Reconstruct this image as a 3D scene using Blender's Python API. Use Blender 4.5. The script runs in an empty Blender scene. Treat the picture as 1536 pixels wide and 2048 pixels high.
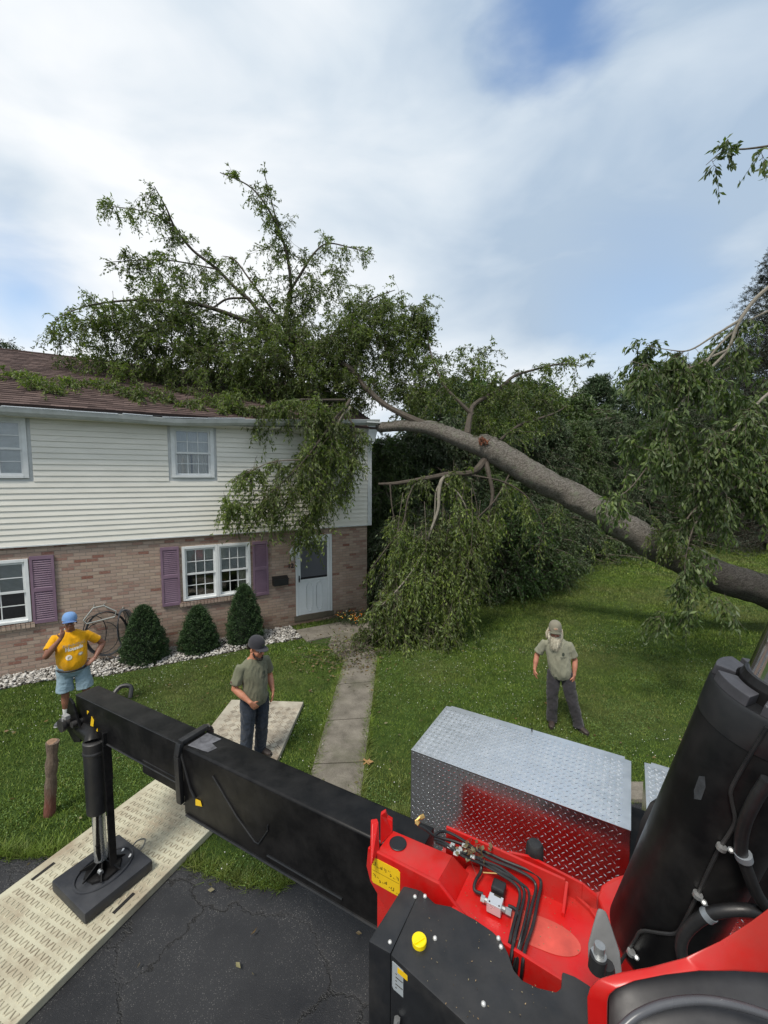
import bpy, bmesh, math, random
import numpy as np
from mathutils import Vector, Matrix, noise as mnoise
from mathutils.bvhtree import BVHTree
R = math.radians
rng = np.random.default_rng(7)
random.seed(7)
sc = bpy.context.scene
COL = sc.collection

# ------------------------------------------------------------------ camera
F = 845.0; PITCH = R(4.95); ROLL = R(0.19); H = 4.0
f0 = np.array([0, math.cos(PITCH), -math.sin(PITCH)]); r0 = np.array([1., 0, 0]); u0 = np.cross(r0, f0)
rV = r0 * math.cos(ROLL) + u0 * math.sin(ROLL); uV = -r0 * math.sin(ROLL) + u0 * math.cos(ROLL)
CAM = np.array([0., 0., H])
cd = bpy.data.cameras.new('camera'); cam = bpy.data.objects.new('camera', cd); COL.objects.link(cam)
cd.sensor_fit = 'VERTICAL'; cd.sensor_height = 36.0; cd.lens = 36.0 * F / 2048.0
cd.clip_start = 0.02; cd.clip_end = 2000
M = Matrix.Identity(4)
for i in range(3):
    M[i][0] = rV[i]; M[i][1] = uV[i]; M[i][2] = -f0[i]; M[i][3] = CAM[i]
cam.matrix_world = M
sc.camera = cam
sc.render.resolution_x = 768; sc.render.resolution_y = 1024

def ray(x, y): return f0 + rV * (x - 768) / F + uV * (1024 - y) / F
def Z(x, y, z=0.0):                    # surveyed point at height z
    d = ray(x, y); return CAM + d * (z - H) / d[2]
def D(x, y, Y):                        # surveyed point at distance Y ahead
    d = ray(x, y); return CAM + d * Y / d[1]

# ------------------------------------------------------------------ world, sun, exposure
SUN_EL, SUN_AZ = R(58), R(210)         # azimuth measured clockwise from +Y
w = bpy.data.worlds.new('World'); sc.world = w; w.use_nodes = True
nt = w.node_tree; nt.nodes.clear()
N = nt.nodes.new; Lk = nt.links.new
def wmath(op, a, b=None, clamp=False):
    n = N('ShaderNodeMath'); n.operation = op; n.use_clamp = clamp
    for i, v in enumerate((a, b)):
        if v is None: continue
        if isinstance(v, (int, float)): n.inputs[i].default_value = v
        else: Lk(v, n.inputs[i])
    return n.outputs[0]
out = N('ShaderNodeOutputWorld'); tc = N('ShaderNodeTexCoord')
sky = N('ShaderNodeTexSky'); sky.sky_type = 'NISHITA'; sky.sun_disc = False
sky.sun_elevation = SUN_EL; sky.sun_rotation = SUN_AZ; sky.air_density = 1.3; sky.dust_density = 0.0; sky.ozone_density = 4.0
bg1 = N('ShaderNodeBackground'); bg1.inputs[1].default_value = 0.15
Lk(sky.outputs[0], bg1.inputs[0])
mp = N('ShaderNodeMapping'); mp.inputs['Rotation'].default_value = (R(10), R(25), R(-20)); mp.inputs['Scale'].default_value = (1.0, 1.3, 2.4)
Lk(tc.outputs['Generated'], mp.inputs['Vector'])
def wnoise(scale, detail, rough, dist=0.0, vec=None):
    n = N('ShaderNodeTexNoise'); n.inputs['Scale'].default_value = scale; n.inputs['Detail'].default_value = detail
    n.inputs['Roughness'].default_value = rough; n.inputs['Distortion'].default_value = dist
    Lk(vec or mp.outputs[0], n.inputs['Vector']); return n.outputs['Fac']
n1 = wnoise(1.15, 5, 0.47, 0.35); n2 = wnoise(2.6, 6, 0.5, 0.4)
def spot(px, py, rad, soft):           # a gap in the cloud cover in one direction of the sky
    d = ray(px, py); d = d / np.linalg.norm(d)
    dt = N('ShaderNodeVectorMath'); dt.operation = 'DISTANCE'; dt.inputs[1].default_value = tuple(d)
    nv = N('ShaderNodeVectorMath'); nv.operation = 'NORMALIZE'; Lk(tc.outputs['Generated'], nv.inputs[0]); Lk(nv.outputs[0], dt.inputs[0])
    mr = N('ShaderNodeMapRange'); mr.inputs['From Min'].default_value = rad - soft; mr.inputs['From Max'].default_value = rad + soft
    mr.inputs['To Min'].default_value = 1; mr.inputs['To Max'].default_value = 0; mr.interpolation_type = 'SMOOTHSTEP'
    q = wmath('ADD', dt.outputs['Value'], wmath('MULTIPLY', wmath('SUBTRACT', n2, 0.5), 0.26))
    Lk(q, mr.inputs['Value']); return mr.outputs[0]
gap = wmath('MAXIMUM', wmath('MULTIPLY', spot(1130, 20, 0.085, 0.055), 1.0), wmath('MULTIPLY', spot(1290, 585, 0.10, 0.12), 0.42))
gap = wmath('MAXIMUM', gap, wmath('MULTIPLY', spot(45, 590, 0.06, 0.08), 0.75))
gap = wmath('MAXIMUM', gap, wmath('MULTIPLY', spot(1500, 330, 0.12, 0.25), 0.08))
cr = N('ShaderNodeValToRGB'); e = cr.color_ramp.elements
e[0].position = 0.38; e[0].color = (0.37, 0.465, 0.58, 1); e[1].position = 0.62; e[1].color = (0.79, 0.81, 0.83, 1)
m_ = e.new(0.5); m_.color = (0.57, 0.64, 0.71, 1)
mixn = wmath('ADD', wmath('MULTIPLY', n1, 0.6), wmath('MULTIPLY', n2, 0.4))
# the cover is brighter low down and to the left
sx = N('ShaderNodeSeparateXYZ'); Lk(tc.outputs['Generated'], sx.inputs[0])
mixn = wmath('ADD', mixn, wmath('MULTIPLY', sx.outputs[0], -0.05))
Lk(wmath('ADD', mixn, wmath('MULTIPLY', spot(200, 60, 0.35, 0.35), 0.05)), cr.inputs[0])
bg2 = N('ShaderNodeBackground'); Lk(cr.outputs[0], bg2.inputs[0]); bg2.inputs[1].default_value = 1.0
bg3 = N('ShaderNodeBackground'); Lk(sky.outputs[0], bg3.inputs[0]); bg3.inputs[1].default_value = 0.12
ms = N('ShaderNodeMixShader'); Lk(gap, ms.inputs[0]); Lk(bg2.outputs[0], ms.inputs[1]); Lk(bg1.outputs[0], ms.inputs[2])
Lk(ms.outputs[0], out.inputs[0])
sl = bpy.data.lights.new('sun', 'SUN'); sl.energy = 2.8; sl.angle = R(14); sl.color = (1, 0.94, 0.85)
so = bpy.data.objects.new('sun', sl); COL.objects.link(so)
sd = Vector((math.sin(SUN_AZ) * math.cos(SUN_EL), math.cos(SUN_AZ) * math.cos(SUN_EL), math.sin(SUN_EL)))
so.rotation_euler = sd.to_track_quat('Z', 'Y').to_euler()
sc.view_settings.view_transform = 'Standard'; sc.view_settings.look = 'None'
sc.view_settings.exposure = 0.32; sc.view_settings.gamma = 1.0; sc.view_settings.use_curve_mapping = False
sc.cycles.max_bounces = 6; sc.cycles.diffuse_bounces = 3; sc.cycles.transparent_max_bounces = 6

# ------------------------------------------------------------------ materials
class NT:
    def __init__(s, name):
        s.m = bpy.data.materials.new(name); s.m.use_nodes = True; s.t = s.m.node_tree
        s.b = s.t.nodes['Principled BSDF']; s.o = s.t.nodes['Material Output']
        s.tc = s.n('ShaderNodeTexCoord')
    def n(s, k): return s.t.nodes.new(k)
    def l(s, a, b): s.t.links.new(a, b)
    def set(s, node, **kw):
        for k, v in kw.items():
            k = k.replace('_', ' ')
            if hasattr(v, 'is_linked') or isinstance(v, bpy.types.NodeSocket): s.l(v, node.inputs[k])
            else: node.inputs[k].default_value = v
        return node
    def noise(s, scale, detail=4, rough=0.55, vec=None, dist=0.0, sc3=None):
        v = vec or s.tc.outputs['Object']
        if sc3:
            mpn = s.n('ShaderNodeMapping'); mpn.inputs['Scale'].default_value = sc3; s.l(v, mpn.inputs[0]); v = mpn.outputs[0]
        q = s.n('ShaderNodeTexNoise'); s.l(v, q.inputs['Vector'])
        s.set(q, Scale=scale, Detail=detail, Roughness=rough, Distortion=dist); return q.outputs['Fac']
    def ramp(s, fac, *st):
        q = s.n('ShaderNodeValToRGB'); s.l(fac, q.inputs[0]); el = q.color_ramp.elements
        for i, (p, c) in enumerate(st):
            c = tuple(c) + (1,) if not isinstance(c, (int, float)) else (c, c, c, 1)
            x = el[i] if i < 2 else el.new(p)
            x.position = p; x.color = c
        return q.outputs[0]
    def mix(s, fac, a, b, mode='MIX'):
        q = s.n('ShaderNodeMixRGB'); q.blend_type = mode
        for i, v in enumerate((fac, a, b)):
            if isinstance(v, (int, float)): q.inputs[i].default_value = v if i == 0 else (v, v, v, 1)
            elif isinstance(v, tuple): q.inputs[i].default_value = v + (1,) if len(v) == 3 else v
            else: s.l(v, q.inputs[i])
        return q.outputs[0]
    def math(s, op, a, b=0.0):
        q = s.n('ShaderNodeMath'); q.operation = op
        for i, v in enumerate((a, b)):
            if isinstance(v, (int, float)): q.inputs[i].default_value = v
            else: s.l(v, q.inputs[i])
        return q.outputs[0]
    def bump(s, h, strength=0.3, dist=0.01, prev=None):
        q = s.n('ShaderNodeBump'); s.set(q, Strength=strength, Distance=dist); s.l(h, q.inputs['Height'])
        if prev: s.l(prev, q.inputs['Normal'])
        s.l(q.outputs[0], s.b.inputs['Normal']); return q.outputs[0]
    def base(s, c): 
        if isinstance(c, tuple): s.b.inputs['Base Color'].default_value = c + (1,)
        else: s.l(c, s.b.inputs['Base Color'])
MATS = {}
def mat(name, col, rough=0.6, metal=0.0, var=0.15, vscale=6, bump=0.0, bscale=60, spec=0.5, rvar=0.1, dust=None, dscale=2.0, sheen=0.0):
    if name in MATS: return MATS[name]
    a = NT(name); c = np.array(col)
    f = a.noise(vscale, 5, 0.6)
    lo = tuple(np.clip(c * (1 - var), 0, 1)); hi = tuple(np.clip(c * (1 + var), 0, 1))
    cc = a.ramp(f, (0.3, lo), (0.7, hi))
    if dust:
        g = a.noise(dscale, 7, 0.65); g = a.ramp(g, (0.42, 0.0), (0.72, 1.0))
        cc = a.mix(a.math('MULTIPLY', g, dust[3]), cc, tuple(dust[:3]))
    a.base(cc); a.b.inputs['Metallic'].default_value = metal
    g2 = a.noise(vscale * 2.3, 6, 0.65)
    rr = a.n('ShaderNodeMapRange'); a.l(g2, rr.inputs[0]); rr.inputs[1].default_value = .3; rr.inputs[2].default_value = .7
    rr.inputs[3].default_value = max(0.02, rough - rvar); rr.inputs[4].default_value = min(1, rough + rvar)
    a.l(rr.outputs[0], a.b.inputs['Roughness'])
    a.b.inputs['Specular IOR Level'].default_value = spec
    if sheen: a.b.inputs['Sheen Weight'].default_value = sheen
    if bump: a.bump(a.noise(bscale, 5, 0.6), bump, 0.01)
    MATS[name] = a.m; return a.m

# ------------------------------------------------------------------ mesh helpers
def link(name, me, m=None, parent=None, smooth=False):
    o = bpy.data.objects.new(name, me); COL.objects.link(o)
    if m is not None and len(me.materials) == 0: me.materials.append(m)
    if parent is not None: o.parent = parent
    if smooth:
        me.polygons.foreach_set('use_smooth', [True] * len(me.polygons))
    return o
def tag(o, label=None, cat=None, group=None, kind=None):
    if label: o['label'] = label
    if cat: o['category'] = cat
    if group: o['group'] = group
    if kind: o['kind'] = kind
    return o
def empty(name, loc=(0, 0, 0), rz=0.0):
    o = bpy.data.objects.new(name, None); COL.objects.link(o); o.location = tuple(loc); o.rotation_euler = (0, 0, rz)
    o.empty_display_size = 0.2
    return o
def part_world(o, parent):             # geometry given in world coordinates, hung under a moved empty
    o.parent = parent; bpy.context.view_layer.update()
    o.matrix_parent_inverse = parent.matrix_world.inverted(); return o
class MB:
    def __init__(s): s.v = []; s.f = []; s.mi = []
    def add(s, vs, fs, mi=0):
        k = len(s.v); s.v += [tuple(map(float, p)) for p in vs]; s.f += [tuple(i + k for i in f) for f in fs]; s.mi += [mi] * len(fs); return s
    def box(s, a, b, mi=0):
        (x0, y0, z0), (x1, y1, z1) = a, b
        return s.add([(x0,y0,z0),(x1,y0,z0),(x1,y1,z0),(x0,y1,z0),(x0,y0,z1),(x1,y0,z1),(x1,y1,z1),(x0,y1,z1)],
                     [(0,3,2,1),(4,5,6,7),(0,1,5,4),(1,2,6,5),(2,3,7,6),(3,0,4,7)], mi)
    def prism(s, top, zb, mi=0, bot=None):      # top: list of 3d points (ccw from above); extruded down to zb
        n = len(top); top = [np.array(p, float) for p in top]
        bt = bot if bot is not None else [np.array([p[0], p[1], zb]) for p in top]
        fs = [tuple(range(n)), tuple(range(2 * n - 1, n - 1, -1))]
        fs += [(i, n + i, n + (i + 1) % n, (i + 1) % n) for i in range(n)]
        return s.add(list(top) + list(bt), fs, mi)
    def slab(s, pts, nrm, th, mi=0):            # planar polygon thickened along -nrm
        nrm = np.array(nrm, float); nrm /= np.linalg.norm(nrm); pts = [np.array(p, float) for p in pts]
        return s.prism(pts, 0, mi, [p - nrm * th for p in pts])
    def tube(s, pts, rad, n=8, mi=0, caps=True):
        pts = [np.array(p, float) for p in pts]; m = len(pts)
        rad = [rad] * m if isinstance(rad, (int, float)) else list(rad)
        k = len(s.v); up = np.array([0, 0, 1.0]); prev = None
        for i in range(m):
            t = pts[min(i + 1, m - 1)] - pts[max(i - 1, 0)]; t /= (np.linalg.norm(t) + 1e-9)
            if prev is None:
                a = np.cross(t, up); 
                if np.linalg.norm(a) < 1e-3: a = np.cross(t, [1, 0, 0])
            else: a = prev - t * (prev @ t)
            a /= np.linalg.norm(a); b = np.cross(t, a); prev = a
            for j in range(n):
                th = 2 * math.pi * j / n
                s.v.append(tuple(pts[i] + rad[i] * (a * math.cos(th) + b * math.sin(th))))
        for i in range(m - 1):
            for j in range(n):
                s.f.append((k+i*n+j, k+i*n+(j+1)%n, k+(i+1)*n+(j+1)%n, k+(i+1)*n+j)); s.mi.append(mi)
        if caps:
            s.f.append(tuple(k + n - 1 - j for j in range(n))); s.f.append(tuple(k + (m-1)*n + j for j in range(n))); s.mi += [mi, mi]
        return s
    def mesh(s, name):
        me = bpy.data.meshes.new(name); me.from_pydata(s.v, [], s.f); me.update(); return me
    def build(s, name, m, parent=None, smooth=False, bevel=0.0, recalc=True):
        me = s.mesh(name)
        for x in (m if isinstance(m, (list, tuple)) else [m]): me.materials.append(x)
        me.polygons.foreach_set('material_index', s.mi)
        if recalc or bevel:
            bm = bmesh.new(); bm.from_mesh(me)
            if recalc: bmesh.ops.recalc_face_normals(bm, faces=bm.faces)
            if bevel:
                ed = [e for e in bm.edges if len(e.link_faces) == 2 and e.calc_face_angle(0) > 0.5]
                try: bmesh.ops.bevel(bm, geom=ed, offset=bevel, segments=2, profile=0.6, affect='EDGES', clamp_overlap=True)
                except Exception: pass
            bm.to_mesh(me); bm.free()
        o = link(name, me, None, parent)
        if smooth:
            me.polygons.foreach_set('use_smooth', [True] * len(me.polygons))
            try: me.set_sharp_from_angle(angle=R(40))
            except Exception: pass
        return o
def spline(pts, n=6):                   # Catmull-Rom; pts rows may carry the radius as 4th value
    P = [np.array(p, float) for p in pts]; out = []
    for i in range(len(P) - 1):
        p0 = P[max(i-1, 0)]; p1 = P[i]; p2 = P[i+1]; p3 = P[min(i+2, len(P)-1)]
        for k in range(n):
            t = k / n
            out.append(0.5 * ((2*p1) + (-p0+p2)*t + (2*p0-5*p1+4*p2-p3)*t*t + (-p0+3*p1-3*p2+p3)*t**3))
    out.append(P[-1]); return out
def npmesh(name, V, T, m, parent=None, mi=None, mats=None):
    V = np.asarray(V, np.float32).reshape(-1, 3); T = np.asarray(T, np.int32).reshape(-1, 3)
    me = bpy.data.meshes.new(name); me.vertices.add(len(V)); me.vertices.foreach_set('co', V.ravel())
    me.loops.add(T.size); me.loops.foreach_set('vertex_index', T.ravel())
    me.polygons.add(len(T)); me.polygons.foreach_set('loop_start', np.arange(0, T.size, 3, dtype=np.int32))
    me.update(calc_edges=True)
    return link(name, me, m, parent)

# ------------------------------------------------------------------ leaves and twigs (vectorised)
def unit(a): return a / (np.linalg.norm(a, axis=-1, keepdims=True) + 1e-9)
class Foliage:
    def __init__(s): s.lv = []; s.lt = []; s.k = 0; s.sv = []; s.st = []; s.sk = 0
    def leaves(s, P, Dr, L, wd=0.36):
        n = len(P); Dr = unit(Dr); side = unit(np.cross(Dr, unit(rng.normal(size=(n, 3)))))
        nm = np.cross(Dr, side); L = np.asarray(L).reshape(-1, 1) * np.ones((n, 1))
        mid = P + Dr * L * 0.45; tip = P + Dr * L + nm * L * rng.uniform(-.12, .12, (n, 1))
        up = nm * L * 0.09
        V = np.stack([P, mid + side * L * wd * .5 + up, tip, mid - side * L * wd * .5 + up], 1).reshape(-1, 3)
        b = (np.arange(n) * 4)[:, None] + s.k
        s.lt.append(np.concatenate([b + [0, 1, 2], b + [0, 2, 3]], 1).reshape(-1, 3)); s.lv.append(V); s.k += 4 * n
    def stems(s, pts, r0_, r1_):          # pts (n,K,3): three-sided stems
        n, K, _ = pts.shape; t = unit(pts[:, -1] - pts[:, 0]); a = unit(np.cross(t, rng.normal(size=(n, 3)))); b = np.cross(t, a)
        rr = (np.asarray(r0_).reshape(-1, 1) * (1 - np.linspace(0, 1, K)) + np.asarray(r1_).reshape(-1, 1) * np.linspace(0, 1, K)) * np.ones((n, K))
        V = np.stack([pts + rr[..., None] * (a[:, None] * math.cos(q) + b[:, None] * math.sin(q)) for q in (0, 2.094, 4.189)], 2)
        idx = (np.arange(n * K * 3).reshape(n, K, 3)) + s.sk
        T = []
        for j in range(3):
            A = idx[:, :-1, j]; B = idx[:, :-1, (j+1) % 3]; C = idx[:, 1:, (j+1) % 3]; E = idx[:, 1:, j]
            T += [np.stack([A, B, C], -1).reshape(-1, 3), np.stack([A, C, E], -1).reshape(-1, 3)]
        s.sv.append(V.reshape(-1, 3)); s.st.append(np.concatenate(T)); s.sk += n * K * 3
    def twigs(s, P, Dr, L, droop=0.6, K=7, leaf=0.1, per=2, hang=0.7, r=0.004, wd=0.36, skip=1):
        n = len(P)
        if n == 0: return
        Dr = unit(Dr); L = (np.asarray(L).reshape(-1, 1) * np.ones((n, 1)))
        t = np.linspace(0, 1, K)[None, :, None]
        bend = rng.normal(size=(n, 1, 3)) * 0.16
        pts = P[:, None] + L[..., None] * (Dr[:, None] * t + bend * t * t + np.array([0, 0, -1.]) * droop * t * t)
        s.stems(pts, r, r * .45)
        tang = unit(np.gradient(pts, axis=1))
        for q in range(per):
            base = pts[:, skip:].reshape(-1, 3); tg = tang[:, skip:].reshape(-1, 3); m = len(base)
            d = tg * 0.6 + rng.normal(size=(m, 3)) * 0.6 + np.array([0, 0, -1.]) * hang
            base = base + rng.normal(size=(m, 3)) * 0.012 * (leaf / .1)
            s.leaves(base, d, leaf * rng.uniform(0.6, 1.15, (m, 1)), wd)
        return pts
    def branches(s, P, Dr, L, droop=0.3, r=0.012, tw=8, tl=0.35, K=6, **kw):   # branch + twigs along it
        n = len(P)
        if n == 0: return
        Dr = unit(Dr); L = (np.asarray(L).reshape(-1, 1) * np.ones((n, 1)))
        t = np.linspace(0, 1, K)[None, :, None]; bend = rng.normal(size=(n, 1, 3)) * 0.2
        wob = np.cumsum(rng.normal(size=(n, K, 3)) * 0.03, 1)
        pts = P[:, None] + L[..., None] * (Dr[:, None] * t + bend * t * t + np.array([0, 0, -1.]) * droop * t * t + wob)
        s.stems(pts, r, r * .35)
        tg = unit(np.gradient(pts, axis=1))
        u = rng.uniform(0.15, 1.0, (n, tw)) * (K - 1); i0 = np.clip(u.astype(int), 0, K - 2); fr = (u - i0)[..., None]
        ar = np.arange(n)[:, None]
        B = pts[ar, i0] * (1 - fr) + pts[ar, i0 + 1] * fr; TG = tg[ar, i0]
        d = TG * 0.7 + rng.normal(size=(n, tw, 3)) * 0.6
        s.twigs(B.reshape(-1, 3), d.reshape(-1, 3), tl * rng.uniform(.5, 1.2, n * tw), **kw)
        s.twigs(pts[:, -1], tg[:, -1], tl * rng.uniform(.6, 1.1, n), **kw)
    def along(s, line, dens, L, bias=(0, 0, 0), tang=0.5, start=0.0, rnd=1.0, **kw):   # side branches along a main limb
        line = np.array([p[:3] for p in line]); seg = np.linalg.norm(np.diff(line, axis=0), axis=1); tot = seg.sum()
        n = max(1, int(dens * tot * (1 - start))); u = np.sort(rng.uniform(start, 1, n)) * tot; cs = np.concatenate([[0], np.cumsum(seg)])
        i = np.clip(np.searchsorted(cs, u) - 1, 0, len(seg) - 1); fr = ((u - cs[i]) / seg[i])[:, None]
        P = line[i] * (1 - fr) + line[i + 1] * fr; tg = unit(line[i + 1] - line[i])
        d = tg * tang + unit(rng.normal(size=(n, 3))) * rnd + np.array(bias)
        s.branches(P, d, L * rng.uniform(0.5, 1.15, n) * (1.1 - 0.5 * (u / tot)), **kw)
    def cloud(s, c, rad, n, L, bias=(0, 0, -.2), **kw):       # branches filling an ellipsoid
        p = unit(rng.normal(size=(n, 3))) * rng.uniform(0, 1, (n, 1)) ** (1 / 2.4)
        P = np.array(c) + p * np.array(rad)
        d = p * 0.8 + rng.normal(size=(n, 3)) * 0.6 + np.array(bias)
        s.branches(P - unit(d) * L * 0.4, d, L * rng.uniform(.5, 1.1, n), **kw)
    def build(s, parent, lm, sm, ln='foliage', sn='twigs'):
        a = npmesh(ln, np.concatenate(s.lv), np.concatenate(s.lt), lm, parent)
        b = npmesh(sn, np.concatenate(s.sv), np.concatenate(s.st), sm, parent) if s.sv else None
        return a, b
def limb(line, parent, m, name='branch', sides=8, n=5, rough=0.06):
    sp = spline(line, n); mb = MB()
    mb.tube([p[:3] for p in sp], [max(p[3], 0.004) * (1 + rough * random.uniform(-1, 1)) for p in sp], sides)
    return mb.build(name, m, parent, smooth=True), sp
def leafmat(name, dark, light, tr=0.25, rough=0.45):
    a = NT(name); g = a.n('ShaderNodeNewGeometry'); f = g.outputs['Random Per Island']
    c = a.ramp(f, (0.0, dark), (1.0, light), (0.9, tuple(np.array(dark) * .35 + np.array(light) * .65)))
    big = a.ramp(a.noise(0.9, 3, 0.5), (0.35, 0.62), (0.65, 1.25)); c = a.mix(1.0, c, big, 'MULTIPLY')
    c2 = a.mix(g.outputs['Backfacing'], c, a.mix(0.35, c, (0.16, 0.2, 0.12)))
    a.base(c2); a.b.inputs['Roughness'].default_value = rough; a.b.inputs['Specular IOR Level'].default_value = 0.4
    t = a.n('ShaderNodeBsdfTranslucent'); a.l(a.mix(1.0, c, (1.0, 1.15, 0.5), 'MULTIPLY'), t.inputs[0])
    mx = a.n('ShaderNodeMixShader'); mx.inputs[0].default_value = tr
    a.l(a.b.outputs[0], mx.inputs[1]); a.l(t.outputs[0], mx.inputs[2]); a.l(mx.outputs[0], a.o.inputs[0])
    return a.m
# ------------------------------------------------------------------ ground
WD = np.array([.868, .497, 0.]); WN = np.array([.497, -.868, 0.]); WB = np.array([-2.337, 11.0, 0.])   # the house front
def HW(u, off, z): return WB + WD * u + WN * off + np.array([0, 0, z])
a = NT('lawn_soil')
f = a.noise(0.55, 5, 0.6); f2 = a.noise(7, 6, 0.7); f3 = a.noise(60, 4, 0.7)
c = a.ramp(f2, (0.3, (0.022, 0.045, 0.008)), (0.7, (0.060, 0.105, 0.018)))
dry = a.ramp(a.noise(0.35, 6, 0.6), (0.5, 0.0), (0.68, 0.75))
c = a.mix(dry, c, a.mix(f3, (0.05, 0.065, 0.018), (0.11, 0.12, 0.04)))
c = a.mix(1.0, c, a.ramp(f3, (0.25, 0.5), (0.75, 1.35)), 'MULTIPLY')
a.base(c); a.b.inputs['Roughness'].default_value = 0.9; a.b.inputs['Specular IOR Level'].default_value = 0.2
a.bump(a.math('ADD', f3, f2), 0.7, 0.04)
GM = a.m
mb = MB(); xs = [-600, -60, -20, 20, 60, 600]; ys = [-300, -40, -5, 30, 80, 900]
for i in range(5):
    for j in range(5):
        mb.add([(xs[i], ys[j], 0), (xs[i+1], ys[j], 0), (xs[i+1], ys[j+1], 0), (xs[i], ys[j+1], 0)], [(0, 1, 2, 3)])
tag(mb.build('lawn', GM), kind='structure')

# driveway asphalt: ragged edge against the lawn
def rag(pts, amp=0.05, step=0.12):
    o = []
    for i in range(len(pts) - 1):
        p, q = np.array(pts[i]), np.array(pts[i+1]); L = np.linalg.norm(q - p); n = max(1, int(L / step))
        d = (q - p) / L; s_ = np.array([-d[1], d[0]])
        for k in range(n):
            t = p + (q - p) * k / n; o.append(t + s_ * amp * (mnoise.noise(Vector((t[0]*2.3, t[1]*2.3, 3.1))) + .6 * mnoise.noise(Vector((t[0]*9, t[1]*9, 1.1)))))
    return o
EDGE = [(-30, 4.05), (-6, 4.05), (-4, 4.10), (-2.9, 4.12), (-2.2, 4.06), (-1.9, 3.96), (-1.45, 3.80), (-1.0, 3.74), (-0.6, 4.05), (0, 4.5), (1.5, 4.85), (30, 4.9)]
top = rag(EDGE)
a = NT('driveway_asphalt')
fb = a.noise(0.8, 6, 0.6); fg = a.noise(160, 3, 0.8); fm = a.noise(9, 6, 0.7)
c = a.ramp(fb, (0.36, (0.009, 0.0095, 0.012)), (0.66, (0.026, 0.027, 0.030)))
vor = a.n('ShaderNodeTexVoronoi'); a.l(a.tc.outputs['Object'], vor.inputs['Vector']); vor.inputs['Scale'].default_value = 75
chip = a.math('MULTIPLY', a.ramp(vor.outputs['Distance'], (0.0, 1.0), (0.36, 0.0)), a.ramp(vor.outputs['Color'], (0.30, 0.0), (0.7, 1.0)))
wear = a.ramp(a.noise(1.6, 6, 0.7), (0.42, 0.06), (0.60, 1.0))
c = a.mix(a.math('MULTIPLY', chip, wear), c, (0.26, 0.25, 0.235))
# cracks: warped cell borders
v2 = a.n('ShaderNodeTexVoronoi'); v2.feature = 'DISTANCE_TO_EDGE'; v2.inputs['Scale'].default_value = 0.95
wn = a.n('ShaderNodeTexNoise'); a.l(a.tc.outputs['Object'], wn.inputs['Vector']); a.set(wn, Scale=2.2, Detail=6.0, Roughness=0.7)
mv = a.n('ShaderNodeVectorMath'); mv.operation = 'MULTIPLY_ADD'; a.l(wn.outputs['Color'], mv.inputs[0]); mv.inputs[1].default_value = (.55, .55, .55); a.l(a.tc.outputs['Object'], mv.inputs[2])
a.l(mv.outputs[0], v2.inputs['Vector'])
ck = a.ramp(v2.outputs['Distance'], (0.0, 1.0), (0.016, 0.0))
ck = a.math('MULTIPLY', ck, a.ramp(a.noise(0.9, 3, 0.5), (0.4, 0.15), (0.55, 1.0)))
c = a.mix(ck, c, (0.004, 0.004, 0.004))
near = a.ramp(v2.outputs['Distance'], (0.0, 0.55), (0.06, 0.0)); c = a.mix(a.math('MULTIPLY', near, a.math('MULTIPLY', fm, .35)), c, (0.09, 0.088, 0.085))
a.base(c)
rr = a.ramp(fb, (0.35, 0.42), (0.6, 0.75)); a.l(rr, a.b.inputs['Roughness']); a.b.inputs['Specular IOR Level'].default_value = 0.45
h = a.math('SUBTRACT', a.math('ADD', a.math('MULTIPLY', fg, 0.5), a.math('MULTIPLY', chip, .4)), a.math('MULTIPLY', ck, 3.0))
a.bump(h, 0.55, 0.012)
me = bpy.data.meshes.new('driveway'); pts = [(p[0], p[1], 0.006) for p in top] + [(30, -12, .006), (-30, -12, .006)]
me.from_pydata(pts, [], [tuple(range(len(pts)))[::-1]]); me.update()
dr = link('driveway', me, a.m); tag(dr, kind='structure')
bm = bmesh.new(); bm.from_mesh(me); bmesh.ops.triangulate(bm, faces=bm.faces); bmesh.ops.recalc_face_normals(bm, faces=bm.faces); bm.to_mesh(me); bm.free()

# concrete path with joints
a = NT('path_concrete')
f = a.noise(3, 7, 0.7); f3 = a.noise(110, 4, 0.8)
c = a.ramp(f, (0.3, (0.10, 0.088, 0.070)), (0.7, (0.25, 0.225, 0.185)))
c = a.mix(0.8, c, a.ramp(f3, (0.32, 0.35), (0.68, 1.35)), 'MULTIPLY')
mo = a.ramp(a.noise(1.2, 5, 0.7), (0.5, 0.0), (0.75, 0.6)); c = a.mix(mo, c, (0.06, 0.065, 0.03))
a.base(c); a.b.inputs['Roughness'].default_value = 0.9; a.bump(a.math('ADD', f3, a.noise(18, 5, .7)), 0.5, 0.01)
PM = a.m
L0, L1 = np.array([-.85, 8.75]), np.array([-1.00, 4.35]); R0, R1 = np.array([-.13, 8.93]), np.array([-.30, 4.35])
mb = MB(); ts = [0, .23, .235, .50, .505, .735, .74, 1]
def pq(t, s_): return (L0 * (1 - t) + L1 * t) * (1 - s_) + (R0 * (1 - t) + R1 * t) * s_
for i in range(0, 8, 2):
    q = [pq(ts[i], 0), pq(ts[i+1], 0), pq(ts[i+1], 1), pq(ts[i], 1)]
    mb.prism([(p[0], p[1], 0.035) for p in q], -0.03)
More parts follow.
